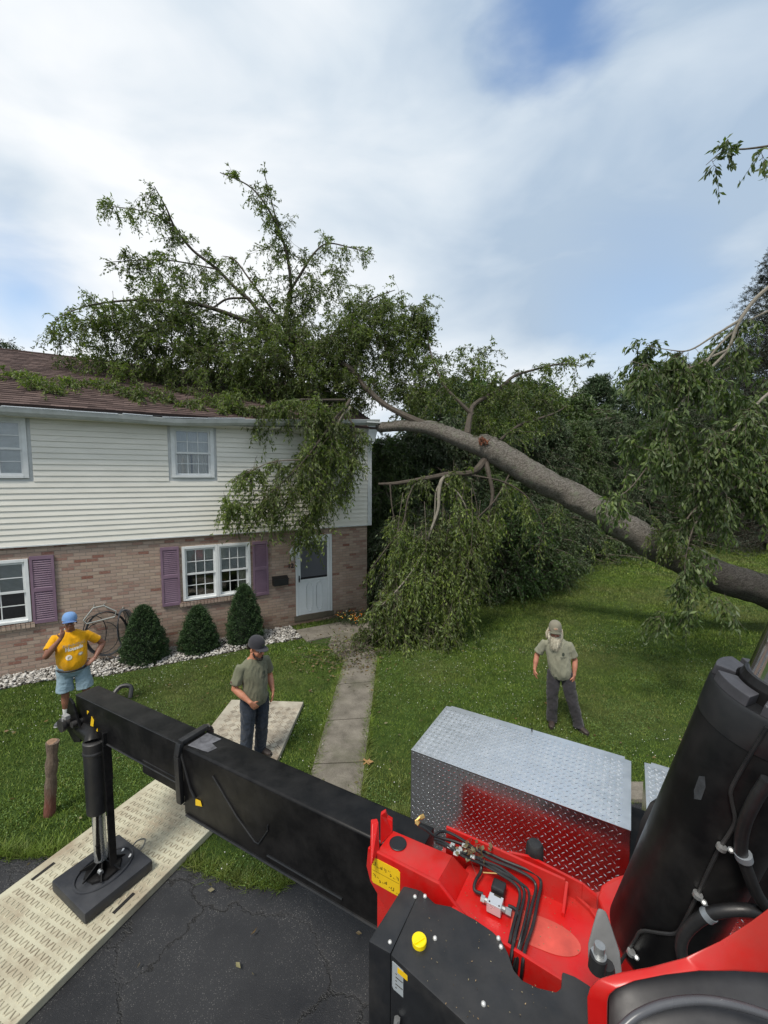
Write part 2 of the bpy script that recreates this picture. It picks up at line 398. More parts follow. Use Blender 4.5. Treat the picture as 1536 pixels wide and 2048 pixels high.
# bend towards the door
mb.prism([(-.85, 8.76, .034), (-.13, 8.94, .034), (-.35, 9.75, .034), (-1.3, 9.6, .034)], -.03)
q = [HW(-.15, 1.25, .034), HW(1.9, 1.25, .034), HW(1.9, .42, .034), HW(-.15, .42, .034)]
mb.prism(q, -.03)
mb.prism([(-1.3, 9.605, .033), (-.35, 9.755, .033), HW(1.9, 1.255, .033), HW(.5, 1.255, .033)], -.03)
tag(mb.build('path', PM, bevel=0.006), kind='structure')
mb = MB(); mb.box((2.6, 4.87, -.05), (9, 5.17, .05)); o = mb.build('pavement', PM, bevel=0.01); tag(o, kind='structure')

# ---- grass and clover: thousands of blades
def inpoly(P, poly):
    x, y = P[:, 0], P[:, 1]; r_ = np.zeros(len(P), bool); j = len(poly) - 1
    for i in range(len(poly)):
        xi, yi = poly[i]; xj, yj = poly[j]
        c_ = ((yi > y) != (yj > y)) & (x < (xj - xi) * (y - yi) / (yj - yi + 1e-12) + xi); r_ ^= c_; j = i
    return r_
MAT1 = [Z(37, 2048, .09), Z(429, 1649, .09)]
def rectm(p, d, wdt, ln):               # footprint helper: corner p, direction d, width to the left
    d = np.array(d) / np.linalg.norm(d); s_ = np.array([-d[1], d[0]])
    return [p, p + d * ln, p + d * ln + s_ * wdt, p + s_ * wdt]
m1c = rectm(np.array([-1.885, 4.43]) - np.array([.39, .921]) * 4.2, (.39, .921), 1.25, 4.55)
m2c = [np.array([-1.385, 7.014]), np.array([-2.675, 7.105]), np.array([-2.83, 5.12]), np.array([-1.56, 5.05])]
bed = [tuple(HW(-9, 0, 0)[:2]), tuple(HW(-9, .62, 0)[:2]), tuple(HW(-5.2, .62, 0)[:2]), tuple(HW(-4.2, .95, 0)[:2]), tuple(HW(-2, .98, 0)[:2]), tuple(HW(-.9, .95, 0)[:2]), tuple(HW(-.15, 1.0, 0)[:2]), tuple(HW(-.15, 0, 0)[:2])]
pathp = [tuple(L0), tuple(L1), tuple(R1), tuple(R0), (-.35, 9.75), tuple(HW(1.9, 1.25, 0)[:2]), tuple(HW(1.9, .4, 0)[:2]), tuple(HW(-.15, .4, 0)[:2]), tuple(HW(-.15, 1.25, 0)[:2]), (-1.3, 9.6)]
drvp = [(p[0], p[1] - .03) for p in top] + [(30, -12), (-30, -12)]
def lawnpts(n, x0, x1, y0, y1):
    P = np.stack([rng.uniform(x0, x1, n), rng.uniform(y0, y1, n)], 1)
    P = P[np.abs(P[:, 0]) < P[:, 1] * 0.95 + .6]
    jit = P + rng.normal(size=P.shape) * 0.025
    k = ~(inpoly(P, drvp) | inpoly(P, bed) | inpoly(jit, pathp) | inpoly(P, [tuple(q) for q in m1c]) | inpoly(P, [tuple(q) for q in m2c]) | inpoly(P, [(2.6, 4.87), (9, 4.87), (9, 5.17), (2.6, 5.17)]))
    d = (P - WB[:2]) @ WN[:2]; u = (P - WB[:2]) @ WD[:2]
    k &= ~((d < 0) & (u < 2.2))
    return P[k]
def blades(P, hgt, wid, lean=0.5):
    n = len(P); th = rng.uniform(0, 2*np.pi, n); a_ = np.stack([np.cos(th), np.sin(th), 0*th], 1)
    B = np.concatenate([P, np.zeros((n, 1))], 1); h_ = (hgt * rng.uniform(.5, 1.2, n))[:, None]
    tip = B + h_ * (np.array([0, 0, 1.]) + rng.normal(size=(n, 3)) * [lean, lean, 0])
    V = np.stack([B - a_ * wid, B + a_ * wid, tip], 1).reshape(-1, 3); return V, np.arange(3*n).reshape(-1, 3)
def pn(P, s_, k):                       # cheap smooth noise on points
    return sum(np.sin(P[:, 0]*s_*q + k*q*1.7 + 1.3*np.sin(P[:, 1]*s_*q*.7 + k)) * np.sin(P[:, 1]*s_*q*1.1 + k*2.1) / q for q in (1, 2.1, 4.3)) / 1.6
lawn_n = [(330000, -7, 8, 3.6, 9.2, .034, .0040), (230000, -8, 12, 9.2, 17, .042, .0075), (90000, 2, 26, 17, 27, .06, .016)]
VV, TT, k = [], [], 0
for n, x0, x1, y0, y1, hh, ww in lawn_n:
    P = lawnpts(n, x0, x1, y0, y1); g = pn(P, 1.4, 2.0); V, T = blades(P, hh * (1 + .35 * g), ww * (1.0 + .3*g)[:, None])
    VV.append(V); TT.append(T + k); k += len(V)
# longer tufts along the edges of the drive and the mats
ed = np.array(top)[:, :2]; ed = ed[(ed[:, 0] > -5) & (ed[:, 0] < 3)]
P = ed[rng.integers(0, len(ed), 16000)] + np.abs(rng.normal(size=(16000, 2))) * [0, .07] + rng.normal(size=(16000, 2)) * .03
P = P[~inpoly(P, [tuple(q) for q in m1c]) & ~inpoly(P, pathp)]; V, T = blades(P, .075, .004, .8); VV.append(V); TT.append(T + k); k += len(V)
n = 9000; t_ = rng.uniform(0, 1, n); sd_ = rng.random(n) < .5
P = np.where(sd_[:, None], L0 + (L1 - L0)*t_[:, None] + np.stack([rng.normal(.0, .022, n) + .03*pn(np.stack([t_*9, t_*0+2], 1), 2., 1.), np.zeros(n)], 1), R0 + (R1 - R0)*t_[:, None] - np.stack([rng.normal(.0, .022, n) + .03*pn(np.stack([t_*8, t_*0+5], 1), 2., 4.), np.zeros(n)], 1))
V, T = blades(P, .07, .005, .9); VV.append(V); TT.append(T + k); k += len(V)
a = NT('grass_blades'); g = a.n('ShaderNodeNewGeometry')
c = a.ramp(g.outputs['Random Per Island'], (0.0, (0.065, 0.100, 0.011)), (1.0, (0.23, 0.25, 0.065)), (0.5, (0.105, 0.165, 0.020)), (0.88, (0.155, 0.225, 0.034)))
pos = g.outputs['Position']
dry = a.ramp(a.noise(0.33, 6, 0.62, vec=pos), (0.47, 0.0), (0.66, 0.75)); c = a.mix(dry, c, (0.15, 0.15, 0.055))
c = a.mix(1.0, c, a.ramp(a.noise(2.4, 5, 0.6, vec=pos), (0.3, 0.55), (0.72, 1.3)), 'MULTIPLY')
a.base(c); a.b.inputs['Roughness'].default_value = 0.55; a.b.inputs['Specular IOR Level'].default_value = 0.3
gr = npmesh('grass', np.concatenate(VV), np.concatenate(TT), a.m); tag(gr, 'mown green lawn grass with darker and drier patches', 'grass', kind='stuff')
# clover leaves, small rounded faces in patches
P = lawnpts(120000, -7, 7, 3.6, 11); P = P[pn(P, 1.1, 5.0) + .5 * pn(P, 3.2, 1.0) > .05]
n = len(P); B = np.concatenate([P, rng.uniform(.02, .05, (n, 1))], 1); s_ = rng.uniform(.005, .009, (n, 1))
th = rng.uniform(0, 6.28, n); A1 = np.stack([np.cos(th), np.sin(th), rng.normal(size=n)*.35], 1) * s_; A2 = np.stack([-np.sin(th), np.cos(th), rng.normal(size=n)*.35], 1) * s_
V = np.stack([B-A1*.9, B-A2*.8+A1*.3, B+A1, B+A2*.8+A1*.3], 1).reshape(-1, 3); b_ = (np.arange(n)*4)[:, None]
a = NT('clover_leaf'); g = a.n('ShaderNodeNewGeometry'); a.base(a.ramp(g.outputs['Random Per Island'], (0, (0.05, 0.10, 0.018)), (1, (0.11, 0.19, 0.04)))); a.b.inputs['Roughness'].default_value = .5
cl = npmesh('clover', V, np.concatenate([b_+[0, 1, 2], b_+[0, 2, 3]], 1).reshape(-1, 3), a.m); tag(cl, 'low clover leaves spread through the lawn', 'clover', kind='stuff')
P = lawnpts(2600, -7, 7, 3.7, 11); P = P[pn(P, .9, 3.0) > -.1]; mb_v = []; mb_t = []; k = 0
ico = bmesh.new(); bmesh.ops.create_icosphere(ico, subdivisions=1, radius=1); IV = np.array([v.co[:] for v in ico.verts]); IT = np.array([[v.index for v in f_.verts] for f_ in ico.faces]); ico.free()
def scatter_ico(C_, S_, rot=True, jit=0.0):
    n = len(C_); S_ = np.asarray(S_)
    S_ = S_[:, None, :] if S_.ndim == 2 else S_.reshape(-1, 1, 1)
    V = IV[None] * (1 + rng.normal(size=(n, len(IV), 1)) * jit)
    V = V * S_
    if rot:
        th = rng.uniform(0, 6.28, n); c_, s_ = np.cos(th)[:, None], np.sin(th)[:, None]
        x, y = V[..., 0] * c_ - V[..., 1] * s_, V[..., 0] * s_ + V[..., 1] * c_; V = np.stack([x, y, V[..., 2]], -1)
    return (V + np.asarray(C_)[:, None]).reshape(-1, 3), (IT[None] + (np.arange(n) * len(IV))[:, None, None]).reshape(-1, 3)
V, T = scatter_ico(np.concatenate([P, rng.uniform(.045, .065, (len(P), 1))], 1), rng.uniform(.004, .008, len(P)))
fl = npmesh('clover_flowers', V, T, mat('clover_white', (0.55, 0.55, 0.5), 0.8)); tag(fl, 'tiny white clover blossoms dotted over the lawn', 'clover flowers', kind='stuff')
# fallen leaves on the lawn, the path and the drive
n = 420; P = np.stack([rng.uniform(-6, 5, n), rng.uniform(3.0, 9.5, n)], 1); fo = Foliage()
P2 = np.stack([rng.normal(-.9, .5, 700), rng.normal(9.1, .55, 700)], 1); P = np.concatenate([P, P2])
fo.leaves(np.concatenate([P, np.full((len(P), 1), .05)], 1), np.concatenate([rng.normal(size=(len(P), 2)), rng.normal(size=(len(P), 1))*.15], 1), rng.uniform(.03, .08, (len(P), 1)), .5)
lo, _ = fo.build(None, leafmat('fallen_leaf', (0.10, 0.055, 0.02), (0.20, 0.16, 0.06), .1), None, ln='fallen_leaves'); tag(lo, 'scattered dry and green leaves lying on lawn and path', 'fallen leaves', kind='stuff')

# white stone bed along the wall
tot = 6500; U = rng.uniform(-9, -.18, tot); far_ = np.interp(U, [-9, -5.2, -4.2, -2, -.9, -.2], [.62, .62, .95, .98, .95, .95]); O = rng.uniform(0.02, 1, tot) * far_
Pw = WB[None] + WD[None]*U[:, None] + WN[None]*O[:, None] + np.stack([0*U, 0*U, rng.uniform(.005, .05, tot)], 1)
V, T = scatter_ico(Pw, rng.uniform(.6, 1.3, (tot, 3)) * rng.uniform(.014, .034, (tot, 1)) * [1.2, .85, .7], jit=.18)
a = NT('white_stone'); g = a.n('ShaderNodeNewGeometry'); a.base(a.ramp(g.outputs['Random Per Island'], (0, (0.13, 0.12, 0.10)), (1, (0.62, 0.60, 0.56)), (.45, (.36, .34, .31)))); a.b.inputs['Roughness'].default_value = .8
st = npmesh('gravel', V, T, a.m); tag(st, 'white landscaping stones in a strip along the brick wall', 'gravel', kind='stuff')
me = bpy.data.meshes.new('soil_bed'); me.from_pydata([(p[0], p[1], .005) for p in bed], [], [tuple(range(len(bed)))]); me.update()
tag(link('soil_bed', me, mat('bed_soil', (.045, .035, .025), .95, bump=.6)), kind='structure')
# ------------------------------------------------------------------ the house (local x along the front, -y out of the front, z up)
house = empty('house', WB, math.atan2(WD[1], WD[0]))
tag(house, 'two storey house, pinkish brick below white siding, with the tree crown on its brown roof', 'house')
a = NT('brick')
mpn = a.n('ShaderNodeMapping'); mpn.inputs['Rotation'].default_value = (R(90), 0, 0); a.l(a.tc.outputs['Object'], mpn.inputs[0])
sxyz = a.n('ShaderNodeSeparateXYZ'); a.l(a.tc.outputs['Object'], sxyz.inputs[0])
cx = a.n('ShaderNodeCombineXYZ'); a.l(a.math('ADD', sxyz.outputs[0], sxyz.outputs[1]), cx.inputs[0]); a.l(sxyz.outputs[2], cx.inputs[1])
def brick(c1, c2, mort):
    b_ = a.n('ShaderNodeTexBrick'); a.l(cx.outputs[0], b_.inputs['Vector'])
    b_.inputs['Color1'].default_value = c1; b_.inputs['Color2'].default_value = c2; b_.inputs['Mortar'].default_value = mort
    a.set(b_, Scale=1.0); b_.inputs['Mortar Size'].default_value = 0.006; b_.inputs['Mortar Smooth'].default_value = 0.3
    b_.inputs['Brick Width'].default_value = 0.21; b_.inputs['Row Height'].default_value = 0.072; return b_
b_ = brick((0, 0, 0, 1), (1, 1, 1, 1), (0.5, 0.5, 0.5, 1))
br = a.ramp(b_.outputs['Color'], (0.0, (0.20, 0.075, 0.055)), (1.0, (0.42, 0.32, 0.25)), (0.08, (0.29, 0.18, 0.145)), (0.3, (0.34, 0.245, 0.195)), (0.6, (0.40, 0.305, 0.25)), (0.8, (0.33, 0.245, 0.19)))
spk = a.noise(26, 5, 0.75, vec=cx.outputs[0], sc3=(1, 2.2, 1)); br = a.mix(a.ramp(spk, (0.5, 0.0), (0.72, 0.65)), br, (0.44, 0.36, 0.29))
br = a.mix(a.ramp(a.noise(17, 4, 0.7, vec=cx.outputs[0], sc3=(1, 2.0, 1)), (0.62, 0.0), (0.70, 0.75)), br, (0.10, 0.045, 0.04))
c = a.mix(b_.outputs['Fac'], br, a.mix(spk, (0.20, 0.17, 0.14), (0.30, 0.26, 0.22)))
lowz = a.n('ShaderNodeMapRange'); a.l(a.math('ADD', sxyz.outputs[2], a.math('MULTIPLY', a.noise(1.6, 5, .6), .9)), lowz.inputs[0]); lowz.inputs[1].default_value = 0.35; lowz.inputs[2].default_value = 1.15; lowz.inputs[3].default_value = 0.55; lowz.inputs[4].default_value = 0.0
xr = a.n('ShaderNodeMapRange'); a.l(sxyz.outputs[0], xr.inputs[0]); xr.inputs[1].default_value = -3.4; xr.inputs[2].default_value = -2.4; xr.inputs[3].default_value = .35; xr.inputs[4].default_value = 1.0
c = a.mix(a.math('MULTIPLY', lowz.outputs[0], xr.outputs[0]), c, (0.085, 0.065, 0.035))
a.base(c); a.b.inputs['Roughness'].default_value = 0.88; a.b.inputs['Specular IOR Level'].default_value = .25
a.bump(a.math('ADD', a.math('MULTIPLY', a.math('SUBTRACT', 1.0, b_.outputs['Fac']), 1.0), a.math('MULTIPLY', spk, .5)), 0.8, 0.008)
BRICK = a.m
a = NT('vinyl_siding'); vz = a.noise(1.5, 5, 0.6, sc3=(1, 1, 6)); st_ = a.noise(6, 6, 0.7, sc3=(.5, 1, 3))
c = a.mix(a.ramp(st_, (0.56, 0.0), (0.8, 0.45)), a.ramp(vz, (0.3, (0.66, 0.64, 0.57)), (0.7, (0.77, 0.75, 0.68))), (0.36, 0.37, 0.33))
a.base(c); a.b.inputs['Roughness'].default_value = 0.5; a.bump(a.noise(140, 3, .6, sc3=(.15, 1, 2)), .15, .004)
SIDING = a.m
TRIM = mat('white_trim', (0.60, 0.62, 0.62), 0.45, var=.05, dust=(.33, .34, .3, .35), dscale=5)
FRAME = mat('window_vinyl', (0.68, 0.70, 0.70), 0.4, var=.04, dust=(.4, .4, .38, .25), dscale=8)
a = NT('window_glass'); a.base((0.012, 0.014, 0.016)); a.b.inputs['Roughness'].default_value = 0.06
a.bump(a.noise(1.3, 2, .5), .05, .02); GLASS = a.m
a.b.inputs['Specular IOR Level'].default_value = .5
# glass proper: lets the blind or curtain behind it show
a = NT('clear_glass'); tr_ = a.n('ShaderNodeBsdfTransparent'); tr_.inputs[0].default_value = (.93, .95, .95, 1); gl_ = a.n('ShaderNodeBsdfGlossy'); gl_.inputs['Roughness'].default_value = .04
fr_ = a.n('ShaderNodeFresnel'); fr_.inputs[0].default_value = 1.5; mx = a.n('ShaderNodeMixShader'); a.l(a.math('ADD', fr_.outputs[0], .06), mx.inputs[0]); a.l(tr_.outputs[0], mx.inputs[1]); a.l(gl_.outputs[0], mx.inputs[2]); a.l(mx.outputs[0], a.o.inputs[0])
CLEAR = a.m
BLIND = mat('window_blind', (0.66, 0.68, 0.67), .7, var=.12); CURT = mat('curtain_cloth', (0.62, 0.58, 0.50), .9, var=.08)
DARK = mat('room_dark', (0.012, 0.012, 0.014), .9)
SHUT = mat('shutter_purple', (0.185, 0.115, 0.165), .55, var=.12, vscale=3, dust=(.24, .18, .22, .3), dscale=3)

# openings in the brick wall: (x0, x1, z0, z1)
XL, XR = -9.0, 2.13
OPB = [(-6.75, -5.46, 1.05, 2.33), (-2.70, -1.16, 1.04, 2.34), (0.0, 1.02, 0.25, 2.40)]
OPS = [(-6.5, -5.36, 3.92, 5.06), (-2.82, -1.96, 3.93, 5.06)]
def wallgrid(mb, x0, x1, z0, z1, ops, y0, y1):
    xs = sorted({x0, x1} | {o[0] for o in ops} | {o[1] for o in ops})
    for i in range(len(xs) - 1):
        zz = [(z0, z1)]
        for o in ops:
            if o[0] <= xs[i] + 1e-6 and o[1] >= xs[i+1] - 1e-6: zz = [(z0, o[2]), (o[3], z1)]
        for q in zz:
            if q[1] > q[0]: mb.box((xs[i], y0, q[0]), (xs[i+1], y1, q[1]))
mb = MB(); wallgrid(mb, XL, XR, -.2, 2.62, OPB, 0, .2)
mb.box((XR - .2, .2, -.2), (XR, 8.2, 2.62)); mb.box((XL, 8.0, -.2), (XR - .2, 8.2, 2.62))
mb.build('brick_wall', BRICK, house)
for (x0, x1) in ((-6.83, -5.38), (-2.78, -1.08)):   # soldier-brick sills
    mb = MB()
    n_ = int((x1 - x0) / .075)
    for i in range(n_): mb.box((x0 + i*.075, -.05, .93), (x0 + i*.075 + .066, .0, 1.035))
    mb.build('brick_sill', BRICK, house)
# siding: lapped boards
mb = MB(); LAP = .1143; z = 2.60; SXL, SXR = -9.0, 2.18
while z < 5.12:
    segs = [(SXL, SXR - .03)]
    for o in OPS:
        if o[2] - .10 < z < o[3] + .02:
            ns = []
            for s_ in segs:
                if o[0] > s_[0] and o[1] < s_[1]: ns += [(s_[0], o[0] - .08), (o[1] + .08, s_[1])]
                else: ns.append(s_)
            segs = ns
    for s_ in segs:
        x0, x1 = s_
        mb.add([(x0, -.062, z), (x1, -.062, z), (x1, -.042, z + LAP + .006), (x0, -.042, z + LAP + .006), (x0, -.03, z), (x1, -.03, z)],
               [(0, 1, 2, 3), (4, 5, 1, 0)])
    z += LAP
# the gable side carries the same boards
z = 2.60
while z < 7.1:
    yb = 8.2 if z < 5.1 else 8.2 - (z - 5.1) * 1.95; yf = 0 if z < 5.1 else (z - 5.1) * 1.95
    if yb - yf < .1: break
    mb.add([(2.232, yf, z), (2.232, yb, z), (2.212, yb, z + LAP + .006), (2.212, yf, z + LAP + .006), (2.2, yf, z), (2.2, yb, z)], [(0, 1, 2, 3), (4, 5, 1, 0)]); z += LAP
sd_ = mb.build('siding', SIDING, house, recalc=False)
mb = MB(); wallgrid(mb, SXL, SXR, 2.62, 5.12, OPS, -.028, .2); mb.box((2.0, .2, 2.62), (2.2, 8.2, 5.12)); mb.box((SXL, 8.0, 2.62), (2.0, 8.2, 5.12))
mb.add([(2.2, 0, 5.12), (2.2, 8.2, 5.12), (2.2, 4.1, 7.2), (2.05, 0, 5.12), (2.05, 8.2, 5.12), (2.05, 4.1, 7.2)], [(0, 1, 2), (3, 5, 4), (0, 2, 5, 3), (1, 4, 5, 2)])
mb.build('upper_wall', TRIM, house)
mb = MB(); mb.box((2.12, -.075, 2.575), (2.245, -.029, 5.12)); mb.box((2.201, -.029, 2.575), (2.245, .06, 5.12)); mb.box((SXL, -.07, 2.57), (2.12, -.03, 2.60)); mb.build('corner_trim', TRIM, house, bevel=.004)
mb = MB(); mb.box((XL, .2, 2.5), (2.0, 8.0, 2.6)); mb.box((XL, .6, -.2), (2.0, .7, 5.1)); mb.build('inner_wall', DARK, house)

def window(x0, x1, z0, z1, y, cols, covers, casing=.06):
    """double-hung window; y = outer face (negative is outward)"""
    mb = MB(); c_ = casing
    for q in (((x0 - c_, y - .015, z0 - c_*.7), (x0, y + .10, z1 + c_)), ((x1, y - .015, z0 - c_*.7), (x1 + c_, y + .10, z1 + c_)), ((x0, y - .015, z1), (x1, y + .10, z1 + c_)), ((x0, y - .025, z0 - c_*.7), (x1, y + .10, z0))): mb.box(*q)
    w_ = mb.build('window', FRAME, house, bevel=.004)
    zm = z0 + (z1 - z0) * .49
    for (za, zb, yy) in ((zm - .02, z1, y + .02), (z0, zm + .02, y + .05)):
        mb = MB(); s_ = .042
        mb.box((x0, yy, za), (x0 + s_, yy + .028, zb)); mb.box((x1 - s_, yy, za), (x1, yy + .028, zb)); mb.box((x0 + s_, yy, zb - s_), (x1 - s_, yy + .028, zb)); mb.box((x0 + s_, yy, za), (x1 - s_, yy + .028, za + s_))
        gx0, gx1, gz0, gz1 = x0 + s_, x1 - s_, za + s_, zb - s_
        for i in range(1, cols): xx = gx0 + (gx1 - gx0) * i / cols; mb.box((xx - .008, yy + .006, gz0), (xx + .008, yy + .02, gz1))
        zz = (gz0 + gz1) / 2; mb.box((gx0, yy + .007, zz - .008), (gx1, yy + .019, zz + .008))
        mb.build('sash', FRAME, w_)
        mb = MB(); mb.box((gx0, yy + .024, gz0), (gx1, yy + .028 - .001, gz1)); mb.build('pane', CLEAR, w_)
    kind, frac = covers
    if kind == 'blind':
        mb = MB(); zb_ = z1 - (z1 - z0) * frac; n_ = int((z1 - zb_) / .025)
        for i in range(n_): z_ = z1 - i * .025; mb.add([(x0 + .03, y + .085, z_), (x1 - .03, y + .085, z_), (x1 - .03, y + .093, z_ - .023), (x0 + .03, y + .093, z_ - .023)], [(0, 1, 2, 3)])
        mb.build('blind', BLIND, w_, recalc=False)
    if kind in ('curtain', 'both'):
        mb = MB(); n_ = 60
        for (xa, xb) in (((x0 + .02, x0 + (x1 - x0)*.44), (x0 + (x1-x0)*.5, x1 - .02)) if kind == 'curtain' else ((x1 - .25, x1 - .02),)):
            V = []; 
            for i in range(n_ + 1):
                t = i / n_; x_ = xa + (xb - xa) * t; y_ = y + .15 + .018 * math.sin(t * 34)
                V += [(x_, y_, z0), (x_, y_, z1)]
            mb.add(V, [(2*i, 2*i+2, 2*i+3, 2*i+1) for i in range(n_)])
        mb.build('curtain', CURT, w_, smooth=True, recalc=False)
        if kind == 'both' or frac:
            mb = MB()
            for i in range(int((z1 - z0) * max(frac, .5) / .025)): z_ = z1 - i * .025; mb.add([(x0 + .03, y + .085, z_), (x1 - .03, y + .085, z_), (x1 - .03, y + .093, z_ - .023), (x0 + .03, y + .093, z_ - .023)], [(0, 1, 2, 3)])
            mb.build('blind', BLIND, w_, recalc=False)
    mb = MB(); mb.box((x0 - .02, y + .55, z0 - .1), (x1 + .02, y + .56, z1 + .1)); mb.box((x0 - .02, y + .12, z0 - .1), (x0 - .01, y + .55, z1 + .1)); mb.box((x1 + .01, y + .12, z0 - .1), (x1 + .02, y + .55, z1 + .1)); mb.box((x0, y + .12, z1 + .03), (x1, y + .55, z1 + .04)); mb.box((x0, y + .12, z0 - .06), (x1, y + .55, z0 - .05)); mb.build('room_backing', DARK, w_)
    return w_
window(-6.69, -5.52, 1.10, 2.27, -.02, 3, ('blind', .55))
window(-2.64, -1.98, 1.10, 2.28, -.02, 3, ('blind', .5))
window(-1.88, -1.22, 1.10, 2.28, -.02, 3, ('both', .5))
mb = MB(); mb.box((-1.92, -.04, 1.06), (-1.94 + .0, .08, 2.34)); mb.build('mullion', FRAME, house)
window(-6.46, -5.42, 3.98, 5.02, -.06, 3, ('blind', 1.0), .08)
window(-2.76, -2.02, 3.99, 5.02, -.06, 3, ('curtain', .5), .08)
for x0, x1, z0, z1 in ((-5.44, -5.05, 1.0, 2.37), (-3.14, -2.76, .995, 2.36), (-1.10, -.72, .955, 2.34)):
    mb = MB(); t = -.045; fr = .045
    mb.box((x0, t, z0), (x0 + fr, 0, z1)); mb.box((x1 - fr, t, z0), (x1, 0, z1))
    zs = [z0, z0 + .07, (z0 + z1) / 2 - .04, (z0 + z1) / 2 + .04, z1 - .07, z1]
    for i in (0, 2, 4): mb.box((x0 + fr, t, zs[i]), (x1 - fr, 0, zs[i+1]))
    for i in (1, 3):
        n_ = int((zs[i+1] - zs[i]) / .044)
        for k in range(n_):
            z_ = zs[i] + (zs[i+1] - zs[i]) * k / n_
            mb.add([(x0+fr, t + .004, z_), (x1-fr, t + .004, z_), (x1-fr, t + .036, z_ + .038), (x0+fr, t + .036, z_ + .038)], [(0, 1, 2, 3)])
    mb.box((x0 + fr, -.006, z0 + .05), (x1 - fr, -.003, z1 - .05))
    mb.build('shutter', SHUT, house, recalc=False)
# door
DOORW = mat('door_white', (0.62, 0.66, 0.68), .4, var=.04, dust=(.5, .52, .5, .3))
mb = MB(); x0, x1, z0, z1 = 0.0, 1.03, .25, 2.40
mb.box((x0, -.03, z0), (x0 + .055, .06, z1)); mb.box((x1 - .055, -.03, z0), (x1, .06, z1)); mb.box((x0 + .055, -.03, z1 - .10), (x1 - .055, .06, z1)); mb.build('door_frame', DOORW, house, bevel=.004)
mb = MB(); a0, a1, b0, b1 = .06, .97, .255, 2.295; st_ = .075; zmid = 1.20
mb.box((a0, -.015, b0), (a0 + st_, .02, b1)); mb.box((a1 - st_, -.015, b0), (a1, .02, b1)); mb.box((a0 + st_, -.015, b1 - .08), (a1 - st_, .02, b1)); mb.box((a0 + st_, -.004, b0), (a1 - st_, .02, zmid)); mb.box((a0 + st_, -.02, zmid - .03), (a1 - st_, .02, zmid + .02))
door = mb.build('door', DOORW, house, bevel=.004)
mb = MB(); mb.box((a0 + st_ + .001, .0, zmid + .021), (a1 - st_ - .001, .012, b1 - .081)); mb.build('screen_pane', mat('door_screen', (0.085, 0.09, 0.105), .35, var=.1, vscale=2), door)
mb = MB(); mb.box((a0 + st_ + .002, -.004, zmid + .022), (a1 - st_ - .002, -.001, zmid + .08)); mb.build('screen_gap', DARK, door)
for cxp in (.36, .64):              # raised panel outlines with clipped corners
    q = [(-.085, .0), (-.085, .60), (-.06, .60), (-.06, .66), (-.02, .70), (.02, .70), (.06, .66), (.06, .60), (.085, .60), (.085, .0), (.06, 0), (.06, -.05), (.02, -.09), (-.02, -.09), (-.06, -.05), (-.06, 0), (-.085, 0)]
    pts = [(cxp + p[0] + .02, -.010, .43 + p[1]) for p in q]; mb = MB()
    mb.tube(pts + [pts[1]], .010, 5); mb.build('panel_moulding', DOORW, door, smooth=True)
mb = MB(); mb.box((a0 + .02, -.035, 1.16), (a0 + .045, -.015, 1.34)); mb.tube([(a0+.03, -.035, 1.2), (a0+.03, -.07, 1.21), (a0+.03, -.07, 1.29), (a0+.03, -.035, 1.3)], .009, 6); mb.build('handle', mat('black_metal', (.015, .015, .016), .4), door)
mb = MB(); mb.box((-.05, -.02, .10), (1.08, .05, .245)); mb.build('door_sill', mat('sill_stone', (.10, .085, .06), .9, bump=.5), house, bevel=.008)
mb = MB(); mb.box((-.62, -.17, 1.17), (-.24, -.003, 1.34)); 
mb.add([(-.63, -.18, 1.335), (-.23, -.18, 1.335), (-.23, -.002, 1.40), (-.63, -.002, 1.40), (-.63, -.18, 1.315), (-.23, -.18, 1.315), (-.23, -.002, 1.345), (-.63, -.002, 1.345)], [(0,1,2,3), (4,7,6,5), (0,4,5,1), (1,5,6,2), (2,6,7,3), (3,7,4,0)])
mb.build('mailbox', mat('black_metal', (.015, .015, .016), .4), house, bevel=.006)
# porch lamp
mb = MB(); mb.tube([(-.12, -.0, 2.02), (-.12, -.09, 2.02), (-.12, -.13, 2.0)], .018, 8); mb.tube([(-.12, -.13, 1.99), (-.12, -.13, 2.0), (-.12, -.13, 2.04), (-.12, -.13, 2.12), (-.12, -.13, 2.15)], [.075, .085, .07, .02, .01], 6)
lp = mb.build('porch_lamp', TRIM, house)
mb = MB(); mb.tube([(-.12, -.13, 1.83), (-.12, -.13, 1.99)], [.045, .065], 6); mb.build('lamp_glass', mat('frosted', (.55, .56, .52), .3), lp)
mb = MB(); mb.tube([(-.12, -.13, 1.79), (-.12, -.13, 1.83)], [.02, .05], 6); mb.build('lamp_base', TRIM, lp)
def textmesh(txt, size, ext=.0, bold=0.0, shear=0.0):
    cu = bpy.data.curves.new('lettering', 'FONT'); cu.body = txt; cu.size = size; cu.extrude = ext; cu.align_x = 'CENTER'; cu.align_y = 'CENTER'; cu.offset = bold; cu.shear = shear; cu.resolution_u = 3
    o = bpy.data.objects.new('lettering', cu); COL.objects.link(o); bpy.context.view_layer.update()
    me = bpy.data.meshes.new_from_object(o.evaluated_get(bpy.context.evaluated_depsgraph_get())); bpy.data.objects.remove(o); return me
me = textmesh('12', .17, .006, .003)
for v in me.vertices: x, y, z_ = v.co; v.co = (x, -z_ - .008, y)
o = link('house_number', me, mat('black_metal', (.015, .015, .016), .4), house); o.location = (-.13, 0, 1.62)

